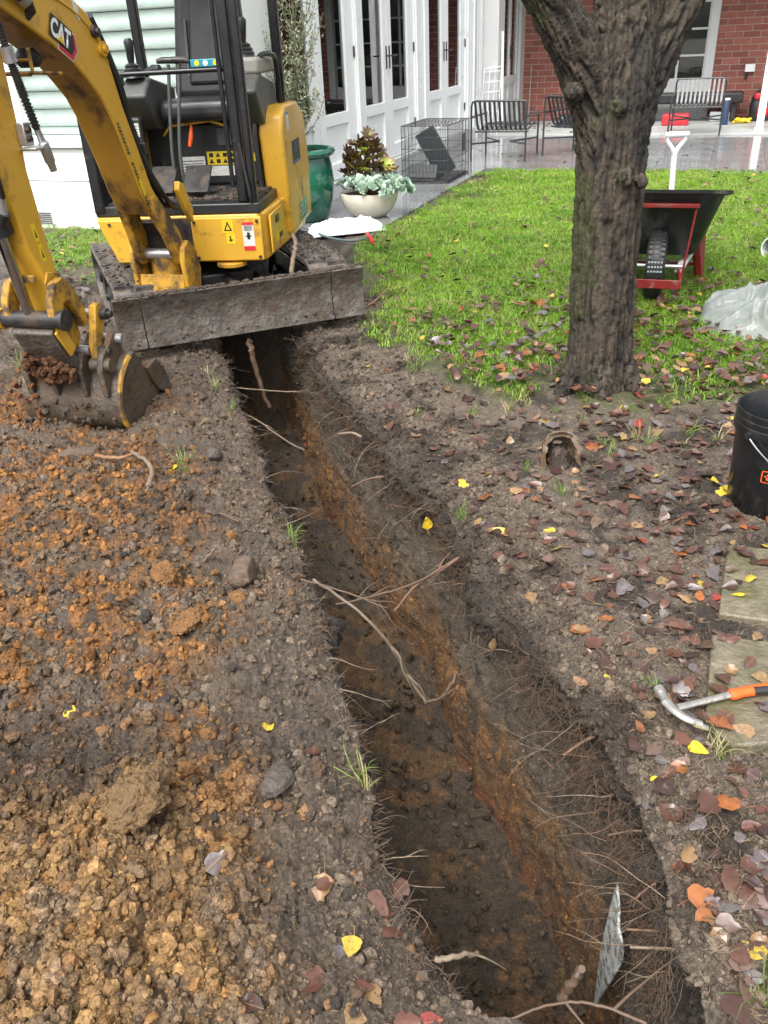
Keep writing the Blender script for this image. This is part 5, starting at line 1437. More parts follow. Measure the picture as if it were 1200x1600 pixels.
for i in range(26):
    if i in (9, 10, 18): continue
    s0 = 0.462 - i * 0.0066; z0 = 1.16 - i * 0.0162
    q = MB(); q.box(AC(s0 - 0.012, z0, 0.0893), (0.0008, 0.006 + 0.004 * ((i * 7) % 3), 0.011), (AN, AD, ZZ)); q.box(AC(s0 - 0.026, z0 - 0.003, 0.0893), (0.0008, 0.006, 0.010), (AN, AD, ZZ)); q.build('lettering', M['decalk'], boom, 30)
q = MB(); q.prism([AC(s, z, 0.0892) for s, z in ((0.325, 0.91), (0.345, 0.90), (0.315, 0.825), (0.295, 0.835))], AN * 0.0006); q.build('decal', M['decaly'], boom, 30)
q = MB(); q.prism([AC(s, z, 0.0892) for s, z in ((0.60, 1.61), (0.64, 1.635), (0.63, 1.58), (0.60, 1.555))], AN * 0.0006); q.build('decal', M['paper'], boom, 30)
# work light under the boom
q = MB()
wl = [AC(0.96, 1.46, 0), AC(0.98, 1.385, 0), AC(0.80, 1.375, 0)]
q.tube([AC(0.985, 1.47, -0.07), AC(0.985, 1.385, -0.07), AC(0.79, 1.375, -0.07)], 0.008, 6); q.tube([AC(0.985, 1.47, 0.07), AC(0.985, 1.385, 0.07), AC(0.79, 1.375, 0.07)], 0.008, 6)
q.tube([AC(0.985, 1.385, -0.07), AC(0.985, 1.385, 0.07)], 0.008, 6); q.tube([AC(0.985, 1.43, -0.07), AC(0.985, 1.43, 0.07)], 0.006, 6)
lg = q.build('light_guard', M['yellow_dirty'], boom)
q = MB(); q.lathe([(0.0, -0.02), (0.035, -0.018), (0.05, 0.0), (0.052, 0.02), (0.03, 0.05)], AC(0.89, 1.42, 0), 20); q.build('work_light', M['black'], lg)

# stick
stick = plate([(1.150, 1.76), (1.144, 1.48), (1.150, 1.17), (1.160, 1.06), (1.150, 0.95), (1.140, 0.80), (1.118, 0.65), (1.085, 0.50), (1.07, 0.38), (1.10, 0.345), (1.14, 0.36), (1.165, 0.47), (1.20, 0.60), (1.225, 0.70), (1.270, 0.78), (1.298, 0.94), (1.325, 1.10), (1.36, 1.45), (1.36, 1.76), (1.30, 1.82), (1.20, 1.82)], -0.066, 0.066, 'stick', 'yellow', bev=0.008)
for n0, n1 in ((-0.075, -0.0665), (0.0665, 0.075)):
    plate([(1.118, 0.66), (1.08, 0.50), (1.068, 0.38), (1.10, 0.335), (1.15, 0.36), (1.18, 0.47), (1.23, 0.64), (1.20, 0.68)], n0, n1, 'wear_plate', 'yellow_dirty', stick, 0.004)
q = MB(); q.box(AC(1.252, 0.665, 0), (0.10, 0.02, 0.03), (AN, AD, ZZ)); q.build('stop_block', M['yellow_dirty'], stick, 30, bevel=0.004)
# warning strip on the stick flank
for z0, z1, s0 in ((0.80, 0.87, 1.20), (0.72, 0.79, 1.185)):
    q = MB(); q.prism([AC(s0 - 0.014, z0, 0.0665), AC(s0 + 0.014, z0, 0.0665), AC(s0 + 0.026, z1, 0.0665), AC(s0 - 0.002, z1, 0.0665)], AN * 0.0006); q.build('decal', M['decaly'], stick, 30)
    q = MB(); q.prism([AC(s0 - 0.004, z0 + 0.015, 0.0672), AC(s0 + 0.008, z0 + 0.015, 0.0672), AC(s0 + 0.008, z1 - 0.02, 0.0672)], AN * 0.0005); q.build('decal_print', M['decalk'], stick, 30)
# bucket cylinder in front of the stick
m = MB(); m.cyl(AC(1.46, 1.60, -0.01), AC(1.315, 0.86, -0.01), 0.046, 20); m.cyl(AC(1.325, 0.905, -0.01), AC(1.313, 0.85, -0.01), 0.052, 20); m.build('bucket_cylinder', M['black'], exc)
m = MB(); m.cyl(AC(1.313, 0.85, -0.01), AC(1.26, 0.53, -0.01), 0.023, 16); m.build('cylinder_rod', M['chrome'], exc)
m = MB(); m.tube(bez([AC(1.40, 1.45, 0.055), AC(1.375, 1.2, 0.06), AC(1.355, 1.0, 0.058), AC(1.345, 0.95, 0.05)], 6), 0.012, 10); m.cyl(AC(1.352, 1.0, 0.058), AC(1.343, 0.93, 0.05), 0.017, 10); m.build('steel_line', M['zinc'], exc)
m = MB(); m.cyl(AC(1.345, 0.935, 0.055), AC(1.335, 0.89, 0.02), 0.022, 12); m.build('line_fitting', M['black'], exc)
# spring sleeve hose with coupler and bracket on the stick flank
hp = bez([AC(1.235, 1.75, 0.115), AC(1.20, 1.50, 0.12), AC(1.165, 1.33, 0.125), AC(1.125, 1.20, 0.125)], 10)
m = MB(); m.tube(hp, 0.012, 10)
hs_ = m.build('hose', M['hose'], exc)
m = MB(); cum = 0; 
for a, b in zip(hp[8:-1], hp[9:]):
    d_ = (b - a); nst = max(1, int(d_.length / 0.0075))
    for i in range(nst):
        p = a + d_ * (i / nst); m.cyl(p, p + d_.normalized() * 0.004, 0.0165, 10)
m.build('spring_sleeve', M['darksteel'], hs_, 30)
m = MB(); m.cyl(AC(1.196, 1.475, 0.121), AC(1.186, 1.425, 0.1215), 0.024, 12); m.build('clamp', M['zinc'], hs_)
m = MB(); m.tube([AC(1.125, 1.20, 0.125), AC(1.108, 1.155, 0.125), AC(1.105, 1.15, 0.125), AC(1.085, 1.08, 0.125), AC(1.083, 1.075, 0.125), AC(1.075, 1.045, 0.125)], [0.012, 0.014, 0.02, 0.02, 0.016, 0.014], 12); m.build('coupler', M['zinc'], hs_)
m = MB(); m.box(AC(1.15, 1.185, 0.085), (0.035, 0.05, 0.08), (AN, AD, ZZ)); m.box(AC(1.135, 1.135, 0.10), (0.075, 0.09, 0.012), (AN, AD, ZZ)); hb_ = m.build('hose_bracket', M['zinc'], stick, 30, bevel=0.004)
for z in (1.20, 1.17):
    m = MB(); m.cyl(AC(1.16, z, 0.10), AC(1.16, z, 0.118), 0.012, 6); m.build('bolt', M['darksteel'], hb_, 30)
# second short hose
hp = bez([AC(1.42, 1.40, 0.085), AC(1.395, 1.18, 0.09), AC(1.375, 1.05, 0.085), AC(1.352, 0.99, 0.07)], 8)
m = MB(); m.tube(hp, 0.011, 8); m.build('hose', M['hose'], exc)

# linkage
def rod(a, b, r_, nm, mt, par=exc, n=16): 
    q = MB(); q.cyl(a, b, r_, n); return q.build(nm, M[mt], par)
rod(AC(1.255, 0.50, -0.135), AC(1.255, 0.50, 0.135), 0.036, 'link_pin', 'darksteel')
rod(AC(1.255, 0.50, -0.165), AC(1.255, 0.50, -0.135), 0.044, 'pin_boss', 'yellow_dirty'); rod(AC(1.255, 0.50, 0.135), AC(1.255, 0.50, 0.150), 0.044, 'pin_boss', 'darksteel')
for n0, n1 in ((-0.118, -0.085), (0.085, 0.118)):      # curved side links
    plate([(1.285, 0.50), (1.28, 0.58), (1.235, 0.645), (1.17, 0.655), (1.11, 0.60), (1.06, 0.50), (1.05, 0.43), (1.09, 0.42), (1.12, 0.50), (1.16, 0.555), (1.20, 0.55), (1.225, 0.50), (1.25, 0.465)], n0, n1, 'side_link', 'yellow_dirty', exc, 0.006)
for n0, n1 in ((-0.16, -0.125), (0.125, 0.16)):        # bucket link bars
    plate([(1.045, 0.50), (1.005, 0.505), (0.985, 0.46), (1.005, 0.41), (1.03, 0.36), (1.045, 0.29), (1.065, 0.20), (1.095, 0.195), (1.11, 0.26), (1.105, 0.35), (1.075, 0.42)], n0, n1, 'link_bar', 'yellow_dirty', exc, 0.006)
    nn = n1 if n1 > 0 else n0; sg = 1 if n1 > 0 else -1
    for s, z in ((1.012, 0.455), (1.08, 0.31)):
        rod(AC(s, z, nn), AC(s, z, nn + sg * 0.03), 0.024, 'pin_boss', 'darksteel'); rod(AC(s, z, nn + sg * 0.03), AC(s, z, nn + sg * 0.05), 0.014, 'bolt', 'darksteel')
rod(AC(1.012, 0.455, -0.12), AC(1.012, 0.455, 0.12), 0.022, 'link_pin', 'zinc'); rod(AC(1.09, 0.315, -0.12), AC(1.09, 0.315, 0.12), 0.022, 'link_pin', 'zinc')
plate([(1.26, 0.47), (1.29, 0.45), (1.20, 0.28), (1.14, 0.24), (1.10, 0.27), (1.16, 0.33)], -0.10, 0.085, 'hitch', 'steelmud', exc, 0.008)
q = MB(); q.box(AC(1.215, 0.40, 0.095), (0.012, 0.055, 0.14), (AN, (AD * 0.85 - ZZ * 0.5).normalized(), (ZZ * 0.85 + AD * 0.5).normalized())); q.build('hitch_plate', M['yellow'], exc, 30, bevel=0.003)

# bucket
bs_ = [(0.955, 0.285), (1.02, 0.265), (1.09, 0.215), (1.135, 0.14), (1.145, 0.06), (1.12, -0.005), (1.06, -0.04), (0.97, -0.045), (0.88, -0.01), (0.80, 0.03), (0.715, 0.025)]
bs_ = [(s, z - 0.015) for s, z in bs_]
path = [(p.x, p.y) for p in bez([V(s, z, 0) for s, z in bs_], 3)]
m = MB(); W2 = 0.235; th = 0.016
cen = V(0.93, 0.16, 0)
vs_ = []; fs_ = []
for i, (s, z) in enumerate(path):
    a = V(*path[max(0, i - 1)], 0); b = V(*path[min(len(path) - 1, i + 1)], 0); t = (b - a).normalized(); nrm = V(-t.y, t.x, 0)
    if nrm.dot(V(s, z, 0) - cen) > 0: nrm = -nrm
    s2, z2 = s + nrm.x * th, z + nrm.y * th
    vs_ += [AC(s, z, -W2), AC(s, z, W2), AC(s2, z2, W2), AC(s2, z2, -W2)]
    if i:
        o = (i - 1) * 4
        for k in range(4): fs_.append((o + k, o + (k + 1) % 4, o + 4 + (k + 1) % 4, o + 4 + k))
fs_ += [(0, 1, 2, 3), tuple(len(vs_) - 4 + k for k in (3, 2, 1, 0))]
m.add(vs_, fs_)
bkt = m.build('bucket', M['bucketsteel'], exc, 35)
side_poly = path + [(0.78, 0.05), (0.87, 0.15)]
plate(side_poly, W2 - 0.002, W2 + 0.012, 'bucket_side', 'bucketsteel', bkt, 0.003); plate(side_poly, -W2 - 0.012, -W2 + 0.002, 'bucket_side', 'bucketsteel', bkt, 0.003)
q = MB(); q.tube([AC(s, z, W2 + 0.008) for s, z in path[2:-4]], 0.012, 6); q.build('worn_edge', M['yellow_dirty'], bkt, 50)
plate([(0.89, 0.17), (0.80, 0.185), (0.73, 0.10), (0.70, 0.01), (0.75, -0.01), (0.82, 0.04), (0.86, 0.10)], W2 + 0.0125, W2 + 0.03, 'side_cutter', 'bucketsteel', bkt, 0.004)
plate([(0.89, 0.17), (0.80, 0.185), (0.73, 0.10), (0.70, 0.01), (0.75, -0.01), (0.82, 0.04), (0.86, 0.10)], -W2 - 0.03, -W2 - 0.0125, 'side_cutter', 'bucketsteel', bkt, 0.004)
for k in range(4):
    n_ = -0.19 + k * 0.127
    plate([(0.76, 0.035), (0.66, 0.005), (0.655, -0.005), (0.76, -0.005)], n_ - 0.025, n_ + 0.025, 'tooth', 'bucketsteel', bkt, 0.004)
for n0, n1 in ((-0.20, -0.17), (0.17, 0.20), (-0.07, -0.045), (0.075, 0.10)):
    plate([(0.955, 0.26), (0.975, 0.355), (1.02, 0.375), (1.06, 0.34), (1.13, 0.31), (1.165, 0.24), (1.15, 0.12), (1.08, 0.19), (1.02, 0.24)], n0, n1, 'bucket_ear', 'bucketsteel', bkt, 0.006)
rod(AC(0.995, 0.34, 0.10), AC(0.995, 0.34, 0.23), 0.022, 'pin_boss', 'zinc', bkt); rod(AC(1.115, 0.26, 0.13), AC(1.115, 0.26, 0.225), 0.03, 'pin_boss', 'bucketsteel', bkt)
# clay stuck to the hitch and the bucket
r_c = random.Random(9)
def stuck(nm, seeds, mt, par, rad, cnt_):
    q = MB()
    for k in range(cnt_):
        s, z, n_ = seeds[k % len(seeds)]
        mm = clod_mesh('t', 4000 + k + len(nm), 3, 0.9); a = rad * r_c.uniform(0.5, 1.3)
        p = AC(s + r_c.uniform(-0.03, 0.03), z + r_c.uniform(-0.02, 0.02), n_ + r_c.uniform(-0.06, 0.06))
        q.add([p + v.co * a for v in mm.vertices], [tuple(f.vertices) for f in mm.polygons]); bpy.data.meshes.remove(mm)
    o = q.build(nm, mt, par, 60); o['kind'] = 'stuff'; return o
stuck('stuck_clay', [(1.19, 0.255, -0.10), (1.16, 0.24, 0.0), (1.20, 0.28, 0.04), (1.17, 0.22, -0.05), (1.22, 0.33, -0.05)], clodmat('hitch_clay', (0.12, 0.05, 0.02)), bkt, 0.026, 60)
stuck('stuck_clay', [(1.145, 0.07, -0.22), (1.15, 0.12, -0.21), (1.14, 0.02, -0.20), (1.12, 0.15, -0.23)], clodmat('edge_clay', (0.20, 0.075, 0.022)), bkt, 0.013, 24)

stuck('caked_soil', [(1.135, 0.02 + 0.0, n_) for n_ in (-0.2, -0.1, 0.0, 0.1, 0.18)] + [(1.15, 0.07, n_) for n_ in (-0.15, -0.02, 0.08)], M['soilfill'], bkt, 0.012, 60)
# spirit level resting on the front rail
m = MB(); m.box(HC(-0.217, 0.047, 1.3725), (0.158, 0.022, 0.036), HAX); lev = m.build('spirit_level', M['teal'], None, 30, bevel=0.003)
tag(lev, 'teal spirit level lying on the front rail of the excavator cab', 'spirit level')
for x in (-0.262, -0.217, -0.165):
    q = MB(); q.lathe([(0.013, -0.013), (0.013, 0.013)], HC(x, 0.047, 1.373), 16, (HR, ZZ, HB), closed=True); q.build('vial', M['decaly'] if x != -0.217 else M['paper'], lev, 40)
# stick wedged on the blade arm
wp = bez([UC(0.30, 0.10, 0.30), UC(0.33, 0.13, 0.37), UC(0.36, 0.22, 0.44), UC(0.37, 0.25, 0.50)], 5)

# ================================================================== PATIO THINGS
# dog crate, footprint s -0.92..-0.05, u 0.40..0.92
cr = thing('dog_crate', 'black wire dog crate standing on the wet paving by the doors', 'crate', SU(-0.48, 0.66, 0))
cs0, cs1, cu0, cu1, ch = -0.92, -0.05, 0.40, 0.93, 0.58
def wires(nm, segs, r_, mt='powder', par=cr):
    q = MB()
    for a, b in segs: q.tube([a, b], r_, 5)
    return q.build(nm, M[mt], par, 40)
def grid_panel(nm, o, ex, ey, nx, ny, thick=(0, -1), r_=0.0028):
    sg = []
    for i in range(nx + 1): sg.append((o + ex * (i / nx), o + ex * (i / nx) + ey))
    for j in range(ny + 1): sg.append((o + ey * (j / ny), o + ey * (j / ny) + ex))
    return wires(nm, sg, r_)
S_ = D1 * (cs1 - cs0); U_ = N1 * (cu1 - cu0); Hh = ZZ * ch
grid_panel('side_panel', SU(cs0, cu0, 0.01), S_, Hh, 20, 5); grid_panel('side_panel', SU(cs0, cu1, 0.01), S_, Hh, 20, 5)
grid_panel('end_panel', SU(cs0, cu0, 0.01), U_, Hh, 13, 5); grid_panel('end_panel', SU(cs1, cu0, 0.01), U_, Hh, 13, 5)
grid_panel('roof_panel', SU(cs0, cu0, ch + 0.01), U_, S_, 13, 5)
wires('frame', [(SU(s, u, 0.01), SU(s, u, ch + 0.012)) for s in (cs0, cs1) for u in (cu0, cu1)] + [(SU(cs0, u, z), SU(cs1, u, z)) for u in (cu0, cu1) for z in (0.012, ch + 0.012)] + [(SU(s, cu0, z), SU(s, cu1, z)) for s in (cs0, cs1) for z in (0.012, ch + 0.012)], 0.005)
wires('door_latch', [(SU(cs0 - 0.012, 0.60, 0.35), SU(cs0 - 0.012, 0.74, 0.35)), (SU(-0.35, cu1 + 0.012, 0.28), SU(-0.35, cu1 + 0.012, 0.46)), (SU(-0.30, cu1 + 0.012, 0.28), SU(-0.30, cu1 + 0.012, 0.46))], 0.007)
m = MB(); hbox(m, cs0 + 0.02, cs1 - 0.02, cu0 + 0.02, cu1 - 0.02, 0.012, 0.03)
tray = m.build('tray', M['black'], cr, 30, bevel=0.004)
# loose tray leaning inside
bmat = pmat('dark_textured_mat', (0.045, 0.05, 0.055), 0.45, var=0.25, vs_=30, bump=0.004, bs=60)
def leaning(nm, c, ax, size, lab):
    q = MB(); q.box(c, size, ax); o = q.build(nm, bmat, None, 30, bevel=0.012); return tag(o, lab, 'mat')
tilt = (N1 * 0.42 - ZZ * 0.9).normalized() if False else None
upv = (ZZ * 0.86 - N1 * 0.46 - D1 * 0.18).normalized(); sd = (N1 * 0.75 + ZZ * 0.38 + D1 * 0.05); sd = (sd - upv * sd.dot(upv)).normalized(); nr = upv.cross(sd)
leaning('plastic_mat', SU(-0.62, 0.70, 0.30), (sd, upv, nr), (0.24, 0.52, 0.035), 'dark textured plastic panel leaning upright inside the dog crate')
up2 = (N1 * 0.95 + ZZ * 0.0).normalized(); 
leaning('plastic_mat', SU(-0.80, 0.60, 0.115), (N1, (ZZ * 0.8 + D1 * 0.6).normalized(), (D1 * 0.8 - ZZ * 0.6).normalized()), (0.34, 0.17, 0.02), 'dark textured plastic panel lying low along the front of the dog crate')
m = MB(); bm_ = bmesh.new(); bmesh.ops.create_icosphere(bm_, subdivisions=3, radius=0.05); tm = bpy.data.meshes.new('toy_ball'); bm_.to_mesh(tm); bm_.free()
tm.polygons.foreach_set('use_smooth', [True] * len(tm.polygons))
tag(link('toy_ball', tm, M['decalg'], None, SU(-0.30, 0.62, 0.082)), 'green toy ball inside the dog crate', 'ball')

# lounge chairs ------------------------------------------------------------
def make_chair(label, loc, rz, slat_mat='powder'):
    t = thing('lounge_chair', label, 'chair', loc, rz, 'slatted metal lounge chairs on the patio')
    W, D, Hb = 0.35, 0.38, 0.70
    def part(nm, q, mt='powder'): return q.build(nm, M[mt], t, 40, off=(0, 0, 0))
    q = MB(); q.tube([V(-W, -D, 0.0), V(-W, -D, Hb - 0.06)] + bez([V(-W, -D, Hb - 0.06), V(-W + 0.018, -D, Hb - 0.012), V(-W + 0.06, -D, Hb)], 5)[1:] + [V(W - 0.06, -D, Hb)] + bez([V(W - 0.06, -D, Hb), V(W - 0.018, -D, Hb - 0.012), V(W, -D, Hb - 0.06)], 5)[1:] + [V(W, -D, 0.0)], 0.0125, 8); part('back_frame', q)
    for s in (-1, 1):
        q = MB(); q.tube([V(s * W, D, 0), V(s * W, D, 0.50)], 0.0125, 8); part('leg', q)
        q = MB(); q.box((s * W, 0.0, 0.515), (0.03, 2 * D + 0.02, 0.022)); part('armrest', q)
        q = MB(); q.tube([V(s * W, -D, 0.21), V(s * W * 0.2, 0, 0.20), V(s * W, D, 0.21)], 0.011, 8); part('stretcher', q)
    q = MB(); q.tube([V(-W, -0.20, 0.335), V(W, -0.20, 0.335)], 0.011, 8); q.tube([V(-W, D - 0.02, 0.375), V(W, D - 0.02, 0.375)], 0.011, 8); part('seat_rail', q)
    n = 11
    for i in range(n):
        x = -W + 0.045 + (2 * W - 0.09) * i / (n - 1)
        pth = bez([V(x, -D + 0.005, Hb - 0.012), V(x, -0.30, 0.52), V(x, -0.235, 0.40), V(x, -0.16, 0.352), V(x, 0.0, 0.352), V(x, D, 0.40)], 5)
        q = MB()
        for a, b in zip(pth[:-1], pth[1:]): q.beam(a, b + (b - a) * 0.06, 0.028, 0.009, V(0, -0.3, 1))
        part('slat', q)
    return t
ang_s = math.atan2(D1.x, D1.y)          # heading of +s
def chair_at(s, u, turn, label): return make_chair(label, SU(s, u, 0.006 if s < 3.7 else 0.031), -ang_s + turn)
chair_at(1.24, 1.06, 0.0, 'dark slatted metal lounge chair next to the dog crate, its back to the lawn')
chair_at(1.70, 1.98, R(-22), 'dark slatted metal lounge chair half hidden by the left of the tree trunk')
chair_at(3.78, 3.30, R(180), 'slatted metal lounge chair in front of the brick wall, facing the lawn, slats shining pale')

# white clothes airer leaning on the return wall
air = thing('clothes_airer', 'white folded wire clothes airer leaning against the white wall end', 'clothes airer', SU(3.95, 0.12, 0))
def al(x, h): return SU(4.03 - 0.12 * (1 - h / 0.95), 0.03 + x, h + 0.0) if False else SU(3.86 + 0.22 * h, 0.04 + x, h)
for dx in (0.0, 0.10):
    sg = [(al(dx, 0.03), al(dx, 0.95)), (al(dx + 0.18, 0.03), al(dx + 0.18, 0.98)), (al(dx, 0.95), al(dx + 0.18, 0.98))]
    for i in range(6): sg.append((al(dx, 0.2 + i * 0.14), al(dx + 0.18, 0.22 + i * 0.14)))
    q = MB()
    for a, b in sg: q.tube([a + D1 * (-0.05 * dx * 5), b + D1 * (-0.05 * dx * 5)], 0.006, 6)
    q.build('folding_frame', M['white'], air, 40)
m = MB(); m.tube([SU(4.25, 0.30, 0.04), SU(4.28, 0.27, 1.45)], 0.022, 10); tag(m.build('white_pole', M['white'], None, 40), 'white pole leaning upright by the porch door', 'pole')
m = MB(); m.tube([SU(5.75, 0.42, 0.04), SU(5.95, 0.40, 0.95)], 0.011, 8); tag(m.build('wooden_stake', M['beige'], None, 40), 'thin pale stake leaning on the brick wall', 'stake')

# things along the brick wall
bp = thing('backpack', 'red and black backpack leaning on the brick wall beside the white post', 'backpack', SU(5.5, 4.22, 0.03))
q = MB(); prof_ = [(0.0, 0.0), (0.17, 0.02), (0.19, 0.18), (0.17, 0.34), (0.10, 0.44), (0.0, 0.46)]
vs_ = []; fs_ = []; nn = 16
for i, (r0_, z_) in enumerate(prof_):
    for k in range(nn):
        a = 2 * math.pi * k / nn; ca, sa = math.cos(a), math.sin(a)
        ex = lambda v: math.copysign(abs(v) ** 0.6, v)
        vs_.append(SU(5.62 + ex(sa) * r0_ * 0.7 + 0.12 * z_, 4.22 + ex(ca) * r0_, 0.03 + z_))
for i in range(len(prof_) - 1):
    for k in range(nn): fs_.append((i * nn + k, i * nn + (k + 1) % nn, (i + 1) * nn + (k + 1) % nn, (i + 1) * nn + k))
q.add(vs_, fs_); q.build('bag_body', M['vinyl'], bp, 50)
q = MB(); hbox(q, 5.455, 5.50, 4.15, 4.31, 0.10, 0.26); q.build('front_pocket', M['decalr'], bp, 40, bevel=0.02)
q = MB(); hbox(q, 5.50, 5.56, 4.08, 4.30, 0.34, 0.44); q.build('top_flap', M['decalr'], bp, 40, bevel=0.03)
q = MB(); q.tube(bez([SU(5.55, 4.18, 0.44), SU(5.52, 4.24, 0.56), SU(5.58, 4.33, 0.58), SU(5.6, 4.34, 0.46)], 5), 0.014, 8); q.build('strap', M['vinyl'], bp)
bn = thing('tool_bench', 'low black bench with a dark lid along the brick wall', 'bench', SU(5.6, 3.6, 0.03))
q = MB(); hbox(q, 5.42, 5.80, 2.2, 3.92, 0.30, 0.46); q.build('seat', M['black'], bn, 40, bevel=0.03)
for u in (2.3, 3.8):
    q = MB(); hbox(q, 5.48, 5.74, u - 0.03, u + 0.03, 0.031, 0.30); q.build('leg', M['black'], bn, 30)
q = MB(); hbox(q, 5.50, 5.72, 3.45, 3.75, 0.031, 0.17); tag(q.build('storage_box', M['curtain'], None, 30, bevel=0.01), 'grey storage box under the black bench', 'box')
q = MB(); q.lathe([(0.0, 0), (0.06, 0), (0.06, 0.33), (0.05, 0.35), (0.0, 0.35)], SU(5.0, 3.68, 0.031), 18); bo_ = q.build('blue_canister', M['blue'], None, 40); tag(bo_, 'dark blue canister behind the right leg of the pale slatted chair', 'canister')
q = MB(); q.lathe([(0.0, 0.352), (0.052, 0.352), (0.05, 0.375), (0.0, 0.378)], SU(5.0, 3.68, 0.031), 18); q.build('lid', M['white'], bo_, 40)
q = MB(); hbox(q, 4.9, 5.2, 2.75, 3.15, 0.031, 0.19); tag(q.build('red_crate', M['decalr'], None, 30, bevel=0.02), 'red plastic crate under the pale slatted chair', 'crate')
q = MB(); r_t = random.Random(2)
for k in range(9): q.tube(bez([SU(5.2 + r_t.uniform(-0.1, 0.1), 3.95 + r_t.uniform(-0.12, 0.12), 0.05), SU(5.2 + r_t.uniform(-0.1, 0.1), 3.95 + r_t.uniform(-0.12, 0.12), 0.09), SU(5.2 + r_t.uniform(-0.15, 0.15), 3.95 + r_t.uniform(-0.15, 0.15), 0.05)], 4), 0.02, 8)
tag(q.build('yellow_cord', M['decaly'], None, 50), 'small tangle of yellow webbing on the porch beside the backpack', 'webbing')
q = MB()
for k in range(5): q.tube(bez([SU(4.7 + r_t.uniform(-0.15, 0.15), 1.25 + r_t.uniform(-0.2, 0.2), 0.05), SU(4.8 + r_t.uniform(-0.1, 0.1), 1.3 + r_t.uniform(-0.2, 0.2), 0.18), SU(4.9, 1.35 + r_t.uniform(-0.2, 0.2), 0.06)], 5), 0.05, 8)
tag(q.build('dark_cloth', M['vinyl'], None, 50), 'dark bundle of cloth on the porch behind the slatted chairs', 'cloth')

# ================================================================== POTS
pc = V(-0.596, 8.10, 0)
q = MB(); q.lathe([(0.0, 0.0), (0.19, 0.0), (0.22, 0.03), (0.265, 0.18), (0.285, 0.34), (0.272, 0.48), (0.258, 0.54), (0.30, 0.56), (0.315, 0.585), (0.305, 0.61), (0.27, 0.615), (0.25, 0.60), (0.25, 0.50), (0.0, 0.50)], pc, 40)
pot = q.build('glazed_pot', M['glaze'], None, 45); tag(pot, 'large green glazed pot holding the small olive tree', 'pot')
q = MB(); q.lathe([(0.0, 0.545), (0.249, 0.545)], pc, 24); q.build('potting_soil', M['soilfill'], pot, 45)
oc = thing('olive_tree', 'slender olive tree with silvery leaves growing in the green pot', 'tree', pc + V(0, 0, 0.53))
o_trunk = bez([pc + V(0, 0, 0.53), pc + V(0.02, 0, 0.75), pc + V(-0.05, 0.0, 0.95), pc + V(0.03, 0, 1.2), pc + V(0.04, 0.02, 1.6), pc + V(0.0, 0.0, 2.1)], 6)
q = MB(); q.tube(o_trunk, [0.016 - 0.010 * i / (len(o_trunk) - 1) for i in range(len(o_trunk))], 8)
r_o = random.Random(6); tips = []
for k in range(70):
    t = 0.14 + 0.84 * (k / 70); b = o_trunk[int(t * (len(o_trunk) - 1))]
    a = k * 2.4; ln = r_o.uniform(0.16, 0.36) * (1.1 - 0.35 * abs(t - 0.55))
    e1 = b + V(math.cos(a) * ln * 0.5, math.sin(a) * ln * 0.5, ln * 0.55); e2 = b + V(math.cos(a) * ln * 0.75, math.sin(a) * ln * 0.75, ln * 1.15)
    pp = bez([b, e1, e2], 4); q.tube(pp, [0.005, 0.0045, 0.004, 0.0035, 0.003, 0.0028, 0.0025, 0.0022, 0.002][:len(pp)], 5); tips.append(pp)
q.build('trunk', pmat('olive_bark', (0.16, 0.13, 0.10), 0.8, var=0.25, vs_=40), oc, 50)
q = MB()
for pp in tips:
    for k in range(46):
        t = r_o.uniform(0.12, 1.0); b = pp[min(len(pp) - 1, int(t * (len(pp) - 1)))] + V(r_o.gauss(0, 0.018), r_o.gauss(0, 0.018), r_o.gauss(0, 0.02))
        d_ = V(r_o.gauss(0, 0.7), r_o.gauss(0, 0.7), r_o.uniform(0.0, 1.3)).normalized(); w_ = d_.cross(V(r_o.gauss(0, 1), r_o.gauss(0, 1), r_o.gauss(0, 1))).normalized()
        L_ = r_o.uniform(0.03, 0.055); wd = 0.0055
        q.add([b, b + d_ * L_ * 0.45 + w_ * wd, b + d_ * L_, b + d_ * L_ * 0.45 - w_ * wd], [(0, 1, 2, 3)])
mo, nt_, b_, out_ = nodes('olive_leaf')
geo_ = nt_.nodes.new('ShaderNodeNewGeometry')
c_ = ramp(nt_, geo_.outputs['Random Per Island'], [(0.0, (0.10, 0.13, 0.06)), (0.5, (0.20, 0.235, 0.13)), (1.0, (0.34, 0.36, 0.24))])
nt_.links.new(c_, b_.inputs['Base Color']); b_.inputs['Roughness'].default_value = 0.5
me_ = bpy.data.meshes.new('crown'); off_ = parent_off(oc); me_.from_pydata([Vector(v) - off_ for v in q.v], [], q.f); link('crown', me_, mo, oc)

